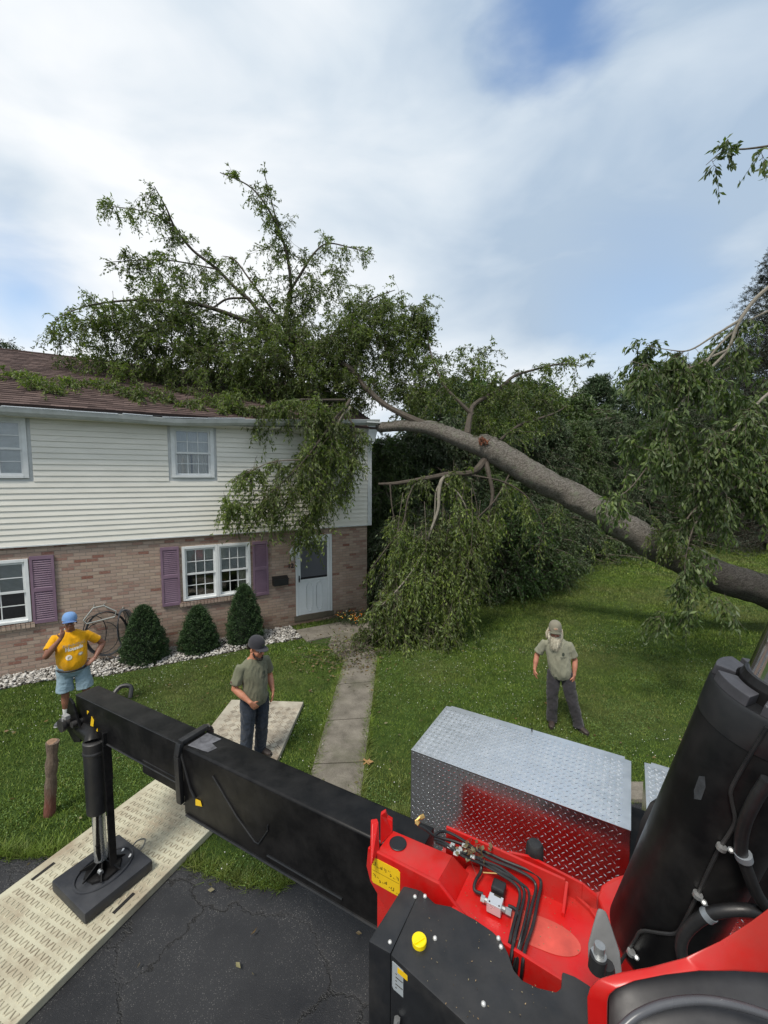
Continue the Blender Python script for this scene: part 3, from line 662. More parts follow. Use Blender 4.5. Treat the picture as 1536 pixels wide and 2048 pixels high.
# roof
a = NT('shingles')
def shb():
    q = a.n('ShaderNodeTexBrick'); a.l(a.tc.outputs['Object'], q.inputs['Vector']); a.set(q, Scale=1.0); q.inputs['Brick Width'].default_value = .30; q.inputs['Row Height'].default_value = .142; q.inputs['Mortar Size'].default_value = .008; q.inputs['Mortar Smooth'].default_value = .1
    q.inputs['Color1'].default_value = (0, 0, 0, 1); q.inputs['Color2'].default_value = (1, 1, 1, 1); q.inputs['Mortar'].default_value = (.2, .2, .2, 1); q.offset = .37; return q
q = shb(); gr_ = a.noise(240, 3, .8); bl = a.noise(2, 4, .6)
c = a.ramp(q.outputs['Color'], (0, (0.058, 0.040, 0.037)), (1, (0.140, 0.100, 0.090)), (.5, (0.095, 0.066, 0.060)))
c = a.mix(.7, c, a.ramp(gr_, (.3, .5), (.7, 1.4)), 'MULTIPLY'); c = a.mix(.6, c, a.ramp(bl, (.3, .75), (.7, 1.2)), 'MULTIPLY')
a.base(c); a.b.inputs['Roughness'].default_value = .95; a.b.inputs['Specular IOR Level'].default_value = .2; a.bump(gr_, .4, .01)
SH = a.m
EZ, EY, RZ, RY = 5.30, -.36, 7.22, 4.0; sl_ = math.hypot(RY - EY, RZ - EZ); ang = math.atan2(RZ - EZ, RY - EY)
def slope(name, flip):
    mb = MB(); z = 0.0; row = .142; n_ = int(sl_ / row); X0, X1 = -9.3, 2.45
    for i in range(n_):                 # every course is a real step
        y0, y1 = i * row, (i + 1) * row + .012
        x = X0; rr_ = random.Random(i * 7 + flip); 
        while x < X1:
            w_ = min(rr_.choice((.14, .19, .24, .3)), X1 - x); th = .010 + .007 * rr_.random()
            mb.add([(x, y0, 0), (x + w_, y0, 0), (x + w_, y0, th), (x, y0, th), (x + w_, y1, .002), (x, y1, .002)], [(0, 1, 2, 3), (3, 2, 4, 5), (1, 4, 2), (0, 3, 5)]); x += w_
    mb.box((X0, 0, -.03), (X1, sl_ - .02, -.001))
    o = mb.build(name, SH, house, recalc=False)
    if not flip: o.matrix_local = Matrix.Translation((0, EY, EZ)) @ Matrix.Rotation(ang, 4, 'X')
    else: o.matrix_local = Matrix.Translation((-6.85, 2 * RY - EY, EZ)) @ Matrix.Rotation(math.pi, 4, 'Z') @ Matrix.Rotation(ang, 4, 'X')
    return o
slope('roof', 0); slope('roof', 1)
mb = MB(); mb.tube([(-9.3, RY, RZ - .0), (2.45, RY, RZ - .0)], .035, 6); mb.build('ridge_cap', SH, house)
# gutter, bent and pulled loose near the corner
GL = [(-9.3, 5.24), (-3.7, 5.228), (-3.1, 5.215), (-2.8, 5.208), (-2.45, 5.222), (-1.3, 5.300), (-.07, 5.375), (2.3, 5.53)]
mb = MB(); prof = [(.0, 0), (-.035, -.01), (-.085, .045), (-.105, .12), (-.105, .135), (-.092, .135), (-.092, .12), (-.07, .05), (-.03, .004), (0, .012)]
V = []; 
for x, z_ in GL:
    for (y_, dz) in prof: V.append((x, -.345 + y_, z_ - .135 + dz))
k = len(prof); Fc = [(i*k+j, i*k+j+1, (i+1)*k+j+1, (i+1)*k+j) for i in range(len(GL)-1) for j in range(k-1)]
mb.add(V, Fc); mb.add([V[j] for j in range(k)], [tuple(range(k))]); mb.add([V[-k+j] for j in range(k)], [tuple(range(k))])
mb.build('gutter', mat('gutter_paint', (.46, .48, .47), .4, var=.08, vscale=4, dust=(.22, .23, .2, .4), dscale=5), house, recalc=False)
mb = MB(); V = []
for x, z_ in GL: V += [(x, -.343, z_ - .15), (x, -.32, z_ - .15), (x, -.32, z_ + .0), (x, -.343, z_ + .0)]
mb.add(V, [(4*i+j, 4*i+(j+1) % 4, 4*i+4+(j+1) % 4, 4*i+4+j) for i in range(len(GL)-1) for j in range(4)]); mb.build('fascia', TRIM, house)
# torn flashing shining over the gutter edge
mb = MB()
for x0, x1, dz in ((-5.6, -4.6, .012), (-4.6, -3.8, .006), (-3.72, -3.18, .02), (-3.0, -2.1, .015), (-2.1, -1.3, .02)):
    za = np.interp(x0, [g_[0] for g_ in GL], [g_[1] for g_ in GL]) + dz; zb = np.interp(x1, [g_[0] for g_ in GL], [g_[1] for g_ in GL]) + dz
    mb.add([(x0, -.46, za), (x1, -.46, zb), (x1, -.43, zb + .006), (x0, -.43, za + .006), (x0, -.46, za-.012), (x1, -.46, zb-.012)], [(0, 1, 2, 3), (4, 5, 1, 0)])
mb.build('flashing', mat('bare_metal', (.75, .76, .76), .25, .6), house, recalc=False)
mb = MB(); mb.box((-9.3, -.40, 5.236), (-1.4, -.33, 5.262)); mb.build('drip_edge', mat('tar_dark', (.02, .02, .022), .6), house)
# soffit with a hanging panel
mb = MB(); mb.add([(-9.3, -.32, 5.10), (-3.2, -.32, 5.09), (-1.2, -.32, 5.14), (2.2, -.32, 5.30), (2.2, -.03, 5.12), (-1.2, -.03, 5.10), (-3.2, -.03, 5.09), (-9.3, -.03, 5.09)], [(0, 1, 6, 7), (1, 2, 5, 6), (2, 3, 4, 5)])
mb.add([(-.6, -.31, 5.18), (.7, -.31, 5.22), (1.2, -.05, 5.0), (.3, -.05, 5.02)], [(0, 1, 2, 3)])
so_ = mb.build('soffit', SIDING, house, recalc=False); md = so_.modifiers.new('thick', 'SOLIDIFY'); md.thickness = .008
mb = MB(); mb.prism([(2.02, -.34, 5.40), (2.33, -.34, 5.42), (2.33, .1, 5.46), (2.02, .1, 5.46)], 0, 0, [(2.02, -.30, 4.97), (2.23, -.29, 4.93), (2.23, .1, 4.93), (2.02, .1, 4.97)])
mb.box((1.9, -.46, 5.42), (2.34, -.33, 5.455)); mb.build('eave_return', TRIM, house, bevel=.006)
mb = MB()
for s_ in (0, 1):
    pass
mb.prism([(2.40, EY, EZ - .02), (2.44, EY, EZ - .02), (2.44, RY, RZ - .02), (2.40, RY, RZ - .02)], 0, 0, [(2.40, EY, EZ - .16), (2.44, EY, EZ - .16), (2.44, RY, RZ - .16), (2.40, RY, RZ - .16)]); mb.build('barge_board', TRIM, house)

# ---- conical dwarf spruces
def needle_mat(name, lo, hi):
    a = NT(name); g = a.n('ShaderNodeNewGeometry'); c = a.ramp(g.outputs['Random Per Island'], (0, lo), (1, hi)); c = a.mix(a.ramp(a.noise(5, 4, .7), (.60, 0.0), (.72, .55)), c, (.10, .07, .03)); a.base(c); a.b.inputs['Roughness'].default_value = .6; return a.m
SPR = needle_mat('spruce_needles', (0.010, 0.030, 0.010), (0.060, 0.115, 0.034)); BARKD = mat('dark_bark', (.06, .045, .033), .9, bump=.8)
for (u_, off, r_, h_, lb) in ((-3.52, .50, .40, 1.20, 'dark green conical dwarf spruce beside the coiled hose, leftmost of three'), (-2.45, .50, .37, 1.02, 'dark green conical dwarf spruce under the double window, smallest and middle of three'), (-1.42, .48, .38, 1.38, 'dark green conical dwarf spruce right of the double window, tallest and narrowest of three')):
    sh = empty('dwarf_spruce', HW(u_, off, 0)); tag(sh, lb, 'shrub', 'clipped conical spruces along the house front')
    n = 26000; t = rng.uniform(0, 1, n) ** 1.25; th = rng.uniform(0, 2*np.pi, n); ph = rng.uniform(0, 6, 3)
    prof_ = np.interp(t, [0, .06, .2, .5, .8, .95, 1], [.86, 1.02, 1.02, .84, .52, .27, .03]) * r_
    lump = 1 + .11*np.sin(th*4 + t*11 + ph[0]) * np.sin(t*17 + ph[1]) + .08*np.sin(th*9 - t*31 + ph[2]) + .05*np.sin(th*15 + t*50 + ph[1])
    depth = rng.uniform(0, 1, n) ** 2.2 * .16
    rr_ = prof_ * lump * (1 - depth)
    P = np.stack([rr_*np.cos(th), rr_*np.sin(th), t*h_ + .02], 1); o_ = np.stack([np.cos(th), np.sin(th), 0*th + .55], 1)
    fo = Foliage(); fo.leaves(P, o_ + rng.normal(size=(n, 3))*.45, rng.uniform(.02, .042, (n, 1)), .42)
    k3 = rng.integers(0, n, 700); fo.twigs(P[k3], o_[k3] + rng.normal(size=(700, 3))*.4, rng.uniform(.04, .10, 700), droop=0, K=5, leaf=.028, per=3, hang=0, r=.0015, wd=.3, skip=0)
    fo.sv = []; fo.build(sh, SPR, None, ln='needles')
    mb = MB(); mb.tube([(0, 0, -.02), (0, 0, h_*.9)], [.03, .01], 7)
    zz = np.linspace(.03, .93, 8); mb.tube([(0, 0, q*h_) for q in zz], [float(np.interp(q, [0, .06, .2, .5, .8, .95, 1], [.86, 1.02, 1.02, .84, .52, .27, .03]))*r_*.78 for q in zz], 14); mb.build('trunk', mat('spruce_inner_shade', (.008, .014, .007), .95), sh)  # trunk plus a near-black inner cone, painted shade behind the needles

# ---- hose reels against the wall
HOSE = mat('hose_rubber', (.02, .021, .024), .5); GREYM = mat('galvanised', (.32, .33, .31), .5, .4)
def ring(mb, c_, r1, r2, tilt, rad, turns=1.0, ph=0, n=48):
    pts = []
    for i in range(int(n*turns) + 1):
        th = 2*math.pi*i/n + ph; rr_ = 1 + .02*math.sin(3*th + ph); pts.append(c_ + WD * (math.cos(th)*r1*rr_) + np.array([0, 0, 1])*(math.sin(th)*r2*rr_) + WN*(tilt*math.sin(th) + .012*math.sin(th*2.3+ph)))
    mb.tube(pts, rad, 6)
hz = empty('hose_reel', HW(-4.22, .1, 0)); tag(hz, 'large black hose hung in wide loops on a grey metal bracket left of the spruces', 'hose', 'hoses hung on the brick wall')
mb = MB(); c0 = HW(-4.22, .13, .62)
for i in range(6): ring(mb, c0 + WN*.012*i, .36 + .012*(i % 3), .46 + .01*(i % 2), -.02, .011, 1, i*.7)
ring(mb, HW(-4.42, .16, .66), .20, .38, 0, .009); ring(mb, HW(-4.30, .20, .56), .30, .34, 0, .008)
tail = [HW(-4.3, .2, .2), HW(-4.05, .3, .1), HW(-3.9, .5, .06), HW(-4.0, .7, .05), HW(-4.4, .85, .05), HW(-4.9, .9, .04)]; mb.tube(spline(tail), .010, 6)
part_world(mb.build('hose', HOSE, None, smooth=True), hz)
mb = MB(); q = [HW(-4.60, .2, .98), HW(-4.42, .2, 1.22), HW(-4.24, .2, 1.24), HW(-4.02, .2, 1.08), HW(-4.05, .2, .97), HW(-4.55, .2, .90), HW(-4.60, .2, .98)]; mb.tube(q, .016, 6); mb.tube([HW(-4.42, .2, 1.22), HW(-4.42, .0, 1.22)], .014, 6); mb.tube([HW(-4.24, .2, 1.24), HW(-4.24, .0, 1.22)], .014, 6); mb.tube([HW(-4.55, .2, .9), HW(-4.5, .0, .9)], .014, 6)
part_world(mb.build('bracket', GREYM, None, smooth=True), hz)
h2 = empty('hanging_hose', HW(-3.86, .1, 0)); tag(h2, 'grey bundled hose hanging from a wall hook beside the left spruce', 'hose', 'hoses hung on the brick wall')
mb = MB()
for i in range(8): ring(mb, HW(-3.93 + .012*i, .10 + .02*i, .66 + .01*(i % 3)), .075 + .014*i, .42 + .008*(i % 4), .05, .0085, 1, .5*i)
part_world(mb.build('hose', mat('grey_hose', (.085, .09, .10), .45), None, smooth=True), h2)
mb = MB(); mb.tube([HW(-3.9, .0, 1.10), HW(-3.9, .2, 1.10), HW(-3.9, .22, 1.14)], .012, 6); part_world(mb.build('hook', GREYM, None), h2)

# ---- flowers by the door
fb = empty('flower_clump', HW(1.45, .55, 0)); tag(fb, 'low clump of orange, yellow and white flowers beside the front step', 'flowers')
fo = Foliage(); n = 500; P = np.stack([rng.normal(0, .28, n), rng.normal(0, .2, n), rng.uniform(0.02, .10, n)], 1); fo.twigs(P, rng.normal(size=(n, 3))*.5 + [0, 0, 1], .15, droop=.1, K=4, leaf=.04, per=2, hang=0)
fo.build(fb, leafmat('flower_leaf', (.02, .05, .012), (.07, .14, .03)), BARKD, ln='leaves', sn='stems')
for nm, col, nn in (('orange_petals', (.62, .20, .02), 46), ('yellow_petals', (.6, .5, .12), 26), ('white_petals', (.6, .58, .5), 12)):
    P = np.stack([rng.normal(0, .27, nn), rng.normal(0, .2, nn), rng.uniform(.14, .26, nn)], 1); V, T = scatter_ico(P, np.stack([rng.uniform(.014, .028, nn)]*2 + [np.full(nn, .012)], 1), jit=.15); npmesh('petals', V, T, mat(nm, col, .7), fb)
# ------------------------------------------------------------------ bark
a = NT('fallen_bark'); 
uvn = a.noise(5, 7, .75, sc3=(1, 1, 1)); mr_ = a.n('ShaderNodeMapping'); mr_.inputs['Rotation'].default_value = (0, R(25), 0); a.l(a.tc.outputs['Object'], mr_.inputs[0]); fine = a.math('ADD', a.math('MULTIPLY', a.noise(9, 7, .8, vec=mr_.outputs[0], sc3=(.8, 3.2, 3.2)), .6), a.math('MULTIPLY', a.noise(30, 4, .8), .4)); vv = a.n('ShaderNodeTexVoronoi'); mq = a.n('ShaderNodeMapping'); mq.inputs['Rotation'].default_value = (0, R(25), 0); mq.inputs['Scale'].default_value = (9, 26, 26); a.l(a.tc.outputs['Object'], mq.inputs[0]); a.l(mq.outputs[0], vv.inputs['Vector'])
c = a.ramp(fine, (0.41, (0.165, 0.145, 0.120)), (0.59, (0.68, 0.63, 0.555)))
c = a.mix(a.ramp(vv.outputs['Distance'], (.3, 0.0), (.75, .6)), c, (.11, .088, .076))
c = a.mix(a.ramp(a.noise(6.5, 6, .7), (.56, 0.0), (.64, .8)), c, (.36, .38, .28))          # lichen
gz_ = a.n('ShaderNodeNewGeometry'); sn = a.n('ShaderNodeSeparateXYZ'); a.l(gz_.outputs['Normal'], sn.inputs[0])
moss = a.math('MULTIPLY', a.ramp(sn.outputs[2], (.55, 0.0), (.9, 1.0)), a.ramp(a.noise(3.2, 6, .75), (.48, 0.0), (.60, 1.0)))
c = a.mix(moss, c, a.mix(fine, (.035, .045, .012), (.10, .11, .035)))
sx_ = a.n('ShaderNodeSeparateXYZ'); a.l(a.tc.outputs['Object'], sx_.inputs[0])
end_shade = a.n('ShaderNodeMapRange'); a.l(a.math('ADD', sx_.outputs[0], a.math('MULTIPLY', a.noise(1.2, 4, .6), 1.5)), end_shade.inputs[0]); end_shade.inputs[1].default_value = 6.6; end_shade.inputs[2].default_value = 8.6; end_shade.inputs[3].default_value = 0; end_shade.inputs[4].default_value = .62
c = a.mix(end_shade.outputs[0], c, (.030, .024, .022))  # bark darkened towards the right end, painting in the shadow there
a.base(c); a.b.inputs['Roughness'].default_value = .9; a.b.inputs['Specular IOR Level'].default_value = .25
a.bump(a.math('ADD', fine, a.math('MULTIPLY', vv.outputs['Distance'], 1.2)), 1.0, .06); FBARK = a.m
LIMB = mat('limb_bark', (.062, .050, .038), .85, var=.35, vscale=14, bump=.6)
TWIG = mat('twig_bark', (.11, .09, .07), .8, var=.3, vscale=20)
PALET = mat('pale_twig', (.20, .18, .145), .8, var=.25, vscale=20)
LEAF = leafmat('fallen_tree_leaf', (0.060, 0.100, 0.020), (0.24, 0.295, 0.066), .45)
LEAFB = leafmat('hanging_leaf', (0.062, 0.105, 0.018), (0.25, 0.31, 0.065), .45)

# ------------------------------------------------------------------ the fallen tree
ft = empty('fallen_tree', D(1700, 1230, 10.4)); tag(ft, 'large uprooted leafy tree whose trunk leans over the lawn and lies on the house roof', 'fallen tree')
def PT(x, y, Y, rpx): p = D(x, y, Y); return (p[0], p[1], p[2], rpx * Y / F)
tl = [PT(1760, 1290, 10.3, 48), PT(1640, 1215, 10.3, 40), PT(1536, 1184, 10.35, 36), PT(1420, 1146, 10.4, 34), PT(1304, 1088, 10.5, 31), PT(1222, 1036, 10.6, 30), PT(1135, 988, 10.7, 28.5), PT(1054, 943, 10.8, 27.5), PT(992, 905, 10.85, 26), PT(968, 888, 10.9, 20), PT(955, 880, 10.92, 13)]
sp = spline(tl, 26); mb = MB(); mb.tube([p[:3] for p in sp], [p[3] * .91 * (1 + .035 * mnoise.noise(Vector((i*.11, 0, 0)))) for i, p in enumerate(sp)], 44)
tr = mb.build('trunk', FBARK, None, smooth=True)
for v in tr.data.vertices:
    n_ = mnoise.noise(v.co * 1.7) * .05 + mnoise.noise(v.co * 5) * .022 + mnoise.noise(v.co * 13) * .010; v.co += v.normal * n_
part_world(tr, ft)
fo = Foliage()
def lm(pts, m=LIMB, nm='branch', sides=8, n=5):
    o, s_ = limb([PT(*p) for p in pts], None, m, nm, sides, n); part_world(o, ft); return s_
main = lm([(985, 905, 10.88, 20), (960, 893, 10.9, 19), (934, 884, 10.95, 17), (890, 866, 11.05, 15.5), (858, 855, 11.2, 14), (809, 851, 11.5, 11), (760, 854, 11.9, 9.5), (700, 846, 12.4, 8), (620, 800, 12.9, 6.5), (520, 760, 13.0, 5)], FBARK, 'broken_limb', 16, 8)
up = lm([(865, 856, 11.15, 9), (814, 833, 11.4, 6.2), (765, 806, 11.8, 5.4), (727, 770, 12.1, 5), (700, 737, 12.3, 4.6), (640, 704, 12.5, 4.2), (565, 672, 12.5, 4.5), (500, 645, 12.3, 4.2), (440, 622, 12.0, 3.8), (380, 606, 11.7, 3.2), (280, 600, 11.2, 2.4), (200, 607, 10.9, 1.6), (150, 620, 10.7, 1.1), (110, 640, 10.5, .6)])
bB = lm([(575, 690, 12.5, 4.5), (540, 660, 12.5, 4), (505, 607, 12.4, 3.6), (475, 580, 12.3, 3.2), (430, 535, 12.1, 2.8), (385, 500, 11.9, 2.4), (350, 455, 11.7, 1.9), (332, 415, 11.5, 1.4), (308, 372, 11.3, .7)])
bC = lm([(600, 740, 12.7, 5), (570, 650, 12.9, 4), (582, 590, 13.0, 3.4), (575, 515, 13.0, 2.8), (555, 455, 13.0, 2.2), (528, 405, 12.9, 1.7), (495, 370, 12.8, 1.2), (440, 345, 12.7, .7)])
bC2 = lm([(556, 455, 13.0, 1.8), (545, 410, 12.9, 1.2), (530, 352, 12.9, .6)], TWIG)
bD = lm([(575, 590, 13.0, 2.8), (600, 550, 13.1, 2.4), (627, 508, 13.2, 1.9), (655, 487, 13.2, 1.4), (700, 495, 13.2, 1), (750, 510, 13.2, .5)])
bE = lm([(500, 597, 12.4, 2.5), (455, 598, 12.1, 2.1), (420, 618, 12, 1.8), (350, 640, 11.7, 1.5), (260, 660, 11.4, 1)])
bF = lm([(560, 640, 12.9, 2.5), (500, 560, 12.5, 1.8), (470, 520, 12.4, 1.2), (445, 512, 12.4, .6)], TWIG)
bG = lm([(350, 455, 11.7, 1.6), (300, 425, 11.6, 1.1), (215, 412, 11.5, .6)], TWIG)
bH = lm([(440, 540, 12.1, 1.6), (330, 520, 11.7, 1.2), (210, 525, 11.4, .6)], TWIG)
bI = lm([(934, 868, 11.0, 7), (940, 832, 11.3, 5.5), (950, 808, 11.5, 4.5), (994, 781, 11.7, 3.8), (1027, 753, 11.9, 3), (1059, 742, 12.0, 2.2), (1120, 728, 12.2, 1.4), (1165, 733, 12.3, .7)])
bJ = lm([(945, 830, 11.3, 4), (915, 800, 11.4, 3), (885, 765, 11.6, 2.2), (860, 700, 12, 1.4), (850, 610, 12.3, .6)])
bK = lm([(640, 705, 12.5, 3), (690, 640, 12.7, 2.2), (740, 600, 12.9, 1.4), (790, 580, 13, .7)])
bL = lm([(1000, 880, 11.2, 3.2), (1040, 850, 11.5, 2.6), (1100, 830, 11.8, 2), (1130, 815, 12, 1)])
# limbs below the break
cA = lm([(970, 918, 10.85, 8), (955, 938, 10.7, 7), (934, 947, 10.6, 6), (896, 949, 10.6, 5.4), (836, 960, 10.7, 4.6), (790, 967, 10.8, 3.8), (757, 968, 10.9, 2.4)], LIMB)
cB = lm([(972, 925, 10.8, 5.5), (978, 950, 10.6, 4.5), (985, 990, 10.5, 3.6), (975, 1040, 10.4, 3), (962, 1100, 10.3, 2.4), (940, 1150, 10.1, 1.8), (920, 1230, 9.9, 1)])
cC = lm([(905, 950, 10.6, 4.2), (885, 958, 10.5, 4), (878, 985, 10.4, 3.6), (876, 1020, 10.3, 3), (862, 1060, 10.2, 2.4), (845, 1110, 10.0, 2), (815, 1155, 9.8, 1.7), (780, 1195, 9.6, 1.4), (752, 1220, 9.5, .8)], PALET)
cD = lm([(885, 960, 10.5, 2.2), (872, 985, 10.5, 1.8), (868, 1040, 10.4, 1.4), (850, 1090, 10.2, .8)], PALET)
cE = lm([(890, 965, 10.5, 1.8), (915, 985, 10.3, 1.5), (930, 1010, 10.2, 1), (935, 1030, 10.2, .6)], PALET)
cF = lm([(832, 962, 10.7, 2), (815, 1000, 10.5, 1.7), (805, 1050, 10.3, 1.4), (770, 1100, 10.2, 1.1), (740, 1140, 10.1, .6)])
cG = lm([(1018, 950, 10.7, 1.6), (990, 1000, 10.4, 1.5), (950, 1040, 10.3, 1.2)])
cH = lm([(940, 950, 10.6, 1.8), (1010, 965, 10.5, 1.6), (1060, 1000, 10.4, 1.2), (1090, 1060, 10.3, .8)])
cI = lm([(780, 966, 10.8, 1.8), (785, 1020, 10.7, 1.3), (800, 1080, 10.6, .8)])
KW = dict(leaf=.096, per=2, K=6, hang=.22)
# airy top branches
for s_, dn, L, st0 in ((bB, 7.5, .62, .12), (bC, 7.5, .66, .1), (bC2, 8, .35, .2), (bD, 7, .5, .2), (bG, 8, .45, .1), (bH, 7, .45, .1), (bF, 8, .4, .1), (bE, 6, .5, .1)):
    fo.along(s_, dn, L, bias=(0, 0, -.05), start=st0, droop=.3, tw=6, tl=.26, r=.006, **KW)
fo.along(up, 6.5, .7, bias=(-.2, 0, .0), start=.32, droop=.45, tw=7, tl=.28, r=.006, **KW)
fo.along(bI, 7.5, .6, bias=(0, 0, .1), start=.25, droop=.35, tw=7, tl=.25, r=.006, **KW)
fo.along(bJ, 7, .65, bias=(0, 0, .05), start=.2, droop=.3, tw=8, tl=.28, r=.007, **KW)
fo.along(bK, 8, .75, start=.1, droop=.3, tw=9, tl=.28, r=.007, **KW)
fo.along(bL, 7, .55, start=.1, droop=.35, tw=7, tl=.25, r=.006, **KW)
fo.along(main, 7, .8, bias=(0, .3, .4), start=.52, droop=.2, tw=9, tl=.3, r=.008, **KW)
def cl(px, py, Y, rx, ry, rz, n, L=.8, **k2):
    kk = dict(droop=.15, tw=9, tl=.3, r=.007); kk.update(KW); kk.update(k2); fo.cloud(D(px, py, Y), (rx, ry, rz), max(3, int(n * .70)), L, bias=(-.1, 0, .15), **kk)
# the dense crown heaped on the roof
for q in ((240, 735, 11.4, 1.5, .9, .55, 80), (330, 700, 11.6, 1.3, .9, .75, 110), (430, 720, 12.0, 1.3, 1.0, .85, 140), (520, 735, 12.3, 1.3, 1.0, .9, 150), (560, 650, 12.6, .9, .8, .7, 60),
          (620, 720, 12.6, 1.3, 1.1, .95, 150), (700, 670, 12.8, 1.4, 1.1, .85, 130), (760, 640, 13.0, 1.1, 1.0, .75, 80), (720, 770, 12.9, 1.3, 1.0, .75, 130), (820, 700, 12.9, .9, 1.0, 1.0, 90), (830, 640, 12.9, .45, .6, .5, 24),
          (850, 790, 12.6, .8, .9, .65, 60), (180, 650, 10.9, 1.1, .6, .45, 24), (280, 630, 11.4, 1.3, .7, .5, 48), (380, 640, 11.7, .9, .7, .5, 36), (140, 640, 10.7, .5, .35, .25, 7), (300, 560, 11.6, .9, .6, .5, 18), (370, 560, 11.8, .9, .6, .5, 22), (600, 610, 12.9, .9, .6, .6, 34), (650, 560, 13.1, .8, .6, .5, 22), (560, 500, 13, .6, .5, .5, 14),
          (940, 740, 11.9, .5, .6, .45, 20), (1010, 790, 12.0, .7, .6, .5, 34), (950, 690, 12.0, .4, .4, .35, 8), (1080, 800, 12.3, .7, .6, .5, 30), (960, 850, 12, .6, .6, .35, 26)):
    cl(*q)
# spilling down onto the shingles, along the slope
for i in range(11):
    u_ = -6.3 + i * .55; t_ = .31 + .09 * math.sin(i * 2.1 + .5*math.sin(i*5)); p = HW(u_, -t_*4.36 + .36, EZ + t_*1.92 + .10); fo.cloud(p, (.40, .22, .06), 9, .4, droop=.2, tw=6, tl=.22, r=.005, **KW)
for u_, t_, n_ in ((-2.9, .18, 8), (-2.3, .16, 12), (-1.7, .14, 14), (-1.2, .10, 14), (-3.4, .22, 8), (-.8, .08, 16), (-4.9, .21, 6)):
    p = HW(u_, -t_*4.36 + .36, EZ + t_*1.92 + .12); fo.cloud(p, (.35, .25, .08), n_, .4, droop=.3, tw=6, tl=.22, r=.005, **KW)
o1, o2 = fo.build(ft, LEAF, TWIG, 'crown', 'twigs'); 
for o in (o1, o2): part_world(o, ft)
# lighter curtain hanging over the gutter, in front of the wall
fo = Foliage()
hb = [lm([(700, 800, 11.6, 3.5), (690, 815, 11.0, 3), (672, 835, 10.7, 2.6), (640, 880, 10.4, 2.1), (600, 930, 10.1, 1.5), (540, 985, 9.8, .9), (470, 1015, 9.5, .5)]),
      lm([(700, 815, 11.2, 3), (680, 840, 10.9, 2.4), (665, 880, 10.7, 2), (650, 960, 10.5, 1.4), (610, 1060, 10.2, .7)], PALET),
      lm([(690, 800, 11.3, 2.5), (640, 800, 10.9, 2.2), (590, 800, 10.6, 1.6), (540, 815, 10.3, .9)]),
      lm([(600, 920, 10.1, 1.4), (540, 925, 9.9, 1.1), (480, 955, 9.7, .8), (462, 965, 9.6, .4)], TWIG),
      lm([(690, 830, 11.1, 2), (710, 860, 11.1, 1.5), (705, 930, 11.0, 1), (690, 990, 10.9, .6)], TWIG)]
K2 = dict(leaf=.105, per=2, K=7, hang=.7)
for s_, dn, L in zip(hb, (11, 11, 10, 8, 9), (.62, .62, .6, .4, .42)):
    fo.along(s_, dn, L, bias=(-.25, 0, -.45), start=.12, droop=.6, tw=8, tl=.3, r=.005, **K2)
for q in ((640, 830, 10.7, .6, .4, .3, 40), (570, 815, 10.4, .7, .4, .22, 34), (640, 900, 10.4, .6, .35, .45, 40), (600, 985, 10.2, .6, .3, .4, 36), (540, 1000, 9.9, .5, .3, .35, 24), (700, 870, 11.0, .35, .3, .35, 22), (470, 1000, 9.7, .4, .2, .3, 16), (620, 1050, 10.2, .5, .3, .22, 18), (680, 920, 10.8, .35, .3, .45, 18), (500, 930, 9.9, .3, .2, .15, 6)):
    kk = dict(droop=.7, tw=7, tl=.3, r=.005); kk.update(K2); fo.cloud(D(q[0], q[1], q[2]), q[3:6], max(3, int(q[6]*.40)), .45, bias=(-.1, 0, -.6), **kk)
# drooping mass right of the house reaching the lawn
for s_, dn, L, st0 in ((cA, 3.5, .4, .3), (cB, 9, .55, .25), (cC, 12, .6, .25), (cD, 9, .4, .3), (cE, 7, .35, .3), (cF, 5, .4, .3), (cG, 6, .4, .3), (cH, 6, .45, .3), (cI, 4, .35, .3)):
    fo.along(s_, dn, L, bias=(0, 0, -.7), start=st0, droop=.9, tw=7, tl=.36, r=.0045, **K2)
rs = random.Random(5)
for i in range(15):                    # long pendulous strands, ragged towards the ground
    x0 = rs.uniform(795, 965); y0 = 965 + rs.uniform(-10, 90); x1 = x0 + rs.uniform(-75, 12); yend = float(np.interp(x1, [700, 760, 850, 900, 960, 1010], [1250, 1300, 1300, 1270, 1200, 1130])) + rs.uniform(-110, 10); Y0 = 10.6 - rs.uniform(0, .4); Y1 = float(np.interp(yend, [1100, 1300], [10.1, 9.3])) + rs.uniform(-.1, .35)
    line = spline([PT(x0, y0, Y0, 1), PT(x0*.75 + x1*.25 + rs.uniform(-14, 14), y0*.6 + yend*.4, Y0*.6 + Y1*.4, 1), PT(x0*.35 + x1*.65 + rs.uniform(-14, 14), y0*.3 + yend*.7, Y0*.3 + Y1*.7, 1), PT(x1, yend, Y1, 1)], 4)
    pts_ = np.array([p[:3] for p in line])[None]; fo.stems(pts_, .009, .002)
    fo.along(line, 7.5, .42, bias=(0, 0, -.6), start=rs.uniform(.05, .3), droop=.7, tw=6, tl=.30, r=.004, **K2)
for q in ((860, 1240, 9.6, .5, .35, .25, 6), (790, 1270, 9.45, .6, .4, .2, 14), (720, 1268, 9.6, .35, .3, .18, 9), (905, 945, 10.5, .3, .25, .2, 8), (870, 1265, 9.5, .45, .3, .18, 10)):
    kk = dict(droop=.6, tw=7, tl=.34, r=.004); kk.update(K2); fo.cloud(D(q[0], q[1], q[2]), q[3:6], q[6], .5, bias=(0, 0, -.5), **kk)
P = np.stack([rng.normal(-.75, .35, 60), rng.normal(9.15, .3, 60), rng.uniform(.03, .25, 60)], 1); fo.twigs(P, rng.normal(size=(60, 3)) * [1, 1, .15], .7, droop=.05, K=7, leaf=.09, per=1, r=.005)
o1, o2 = fo.build(ft, LEAFB, TWIG, 'hanging_foliage', 'hanging_twigs')
for o in (o1, o2): part_world(o, ft)
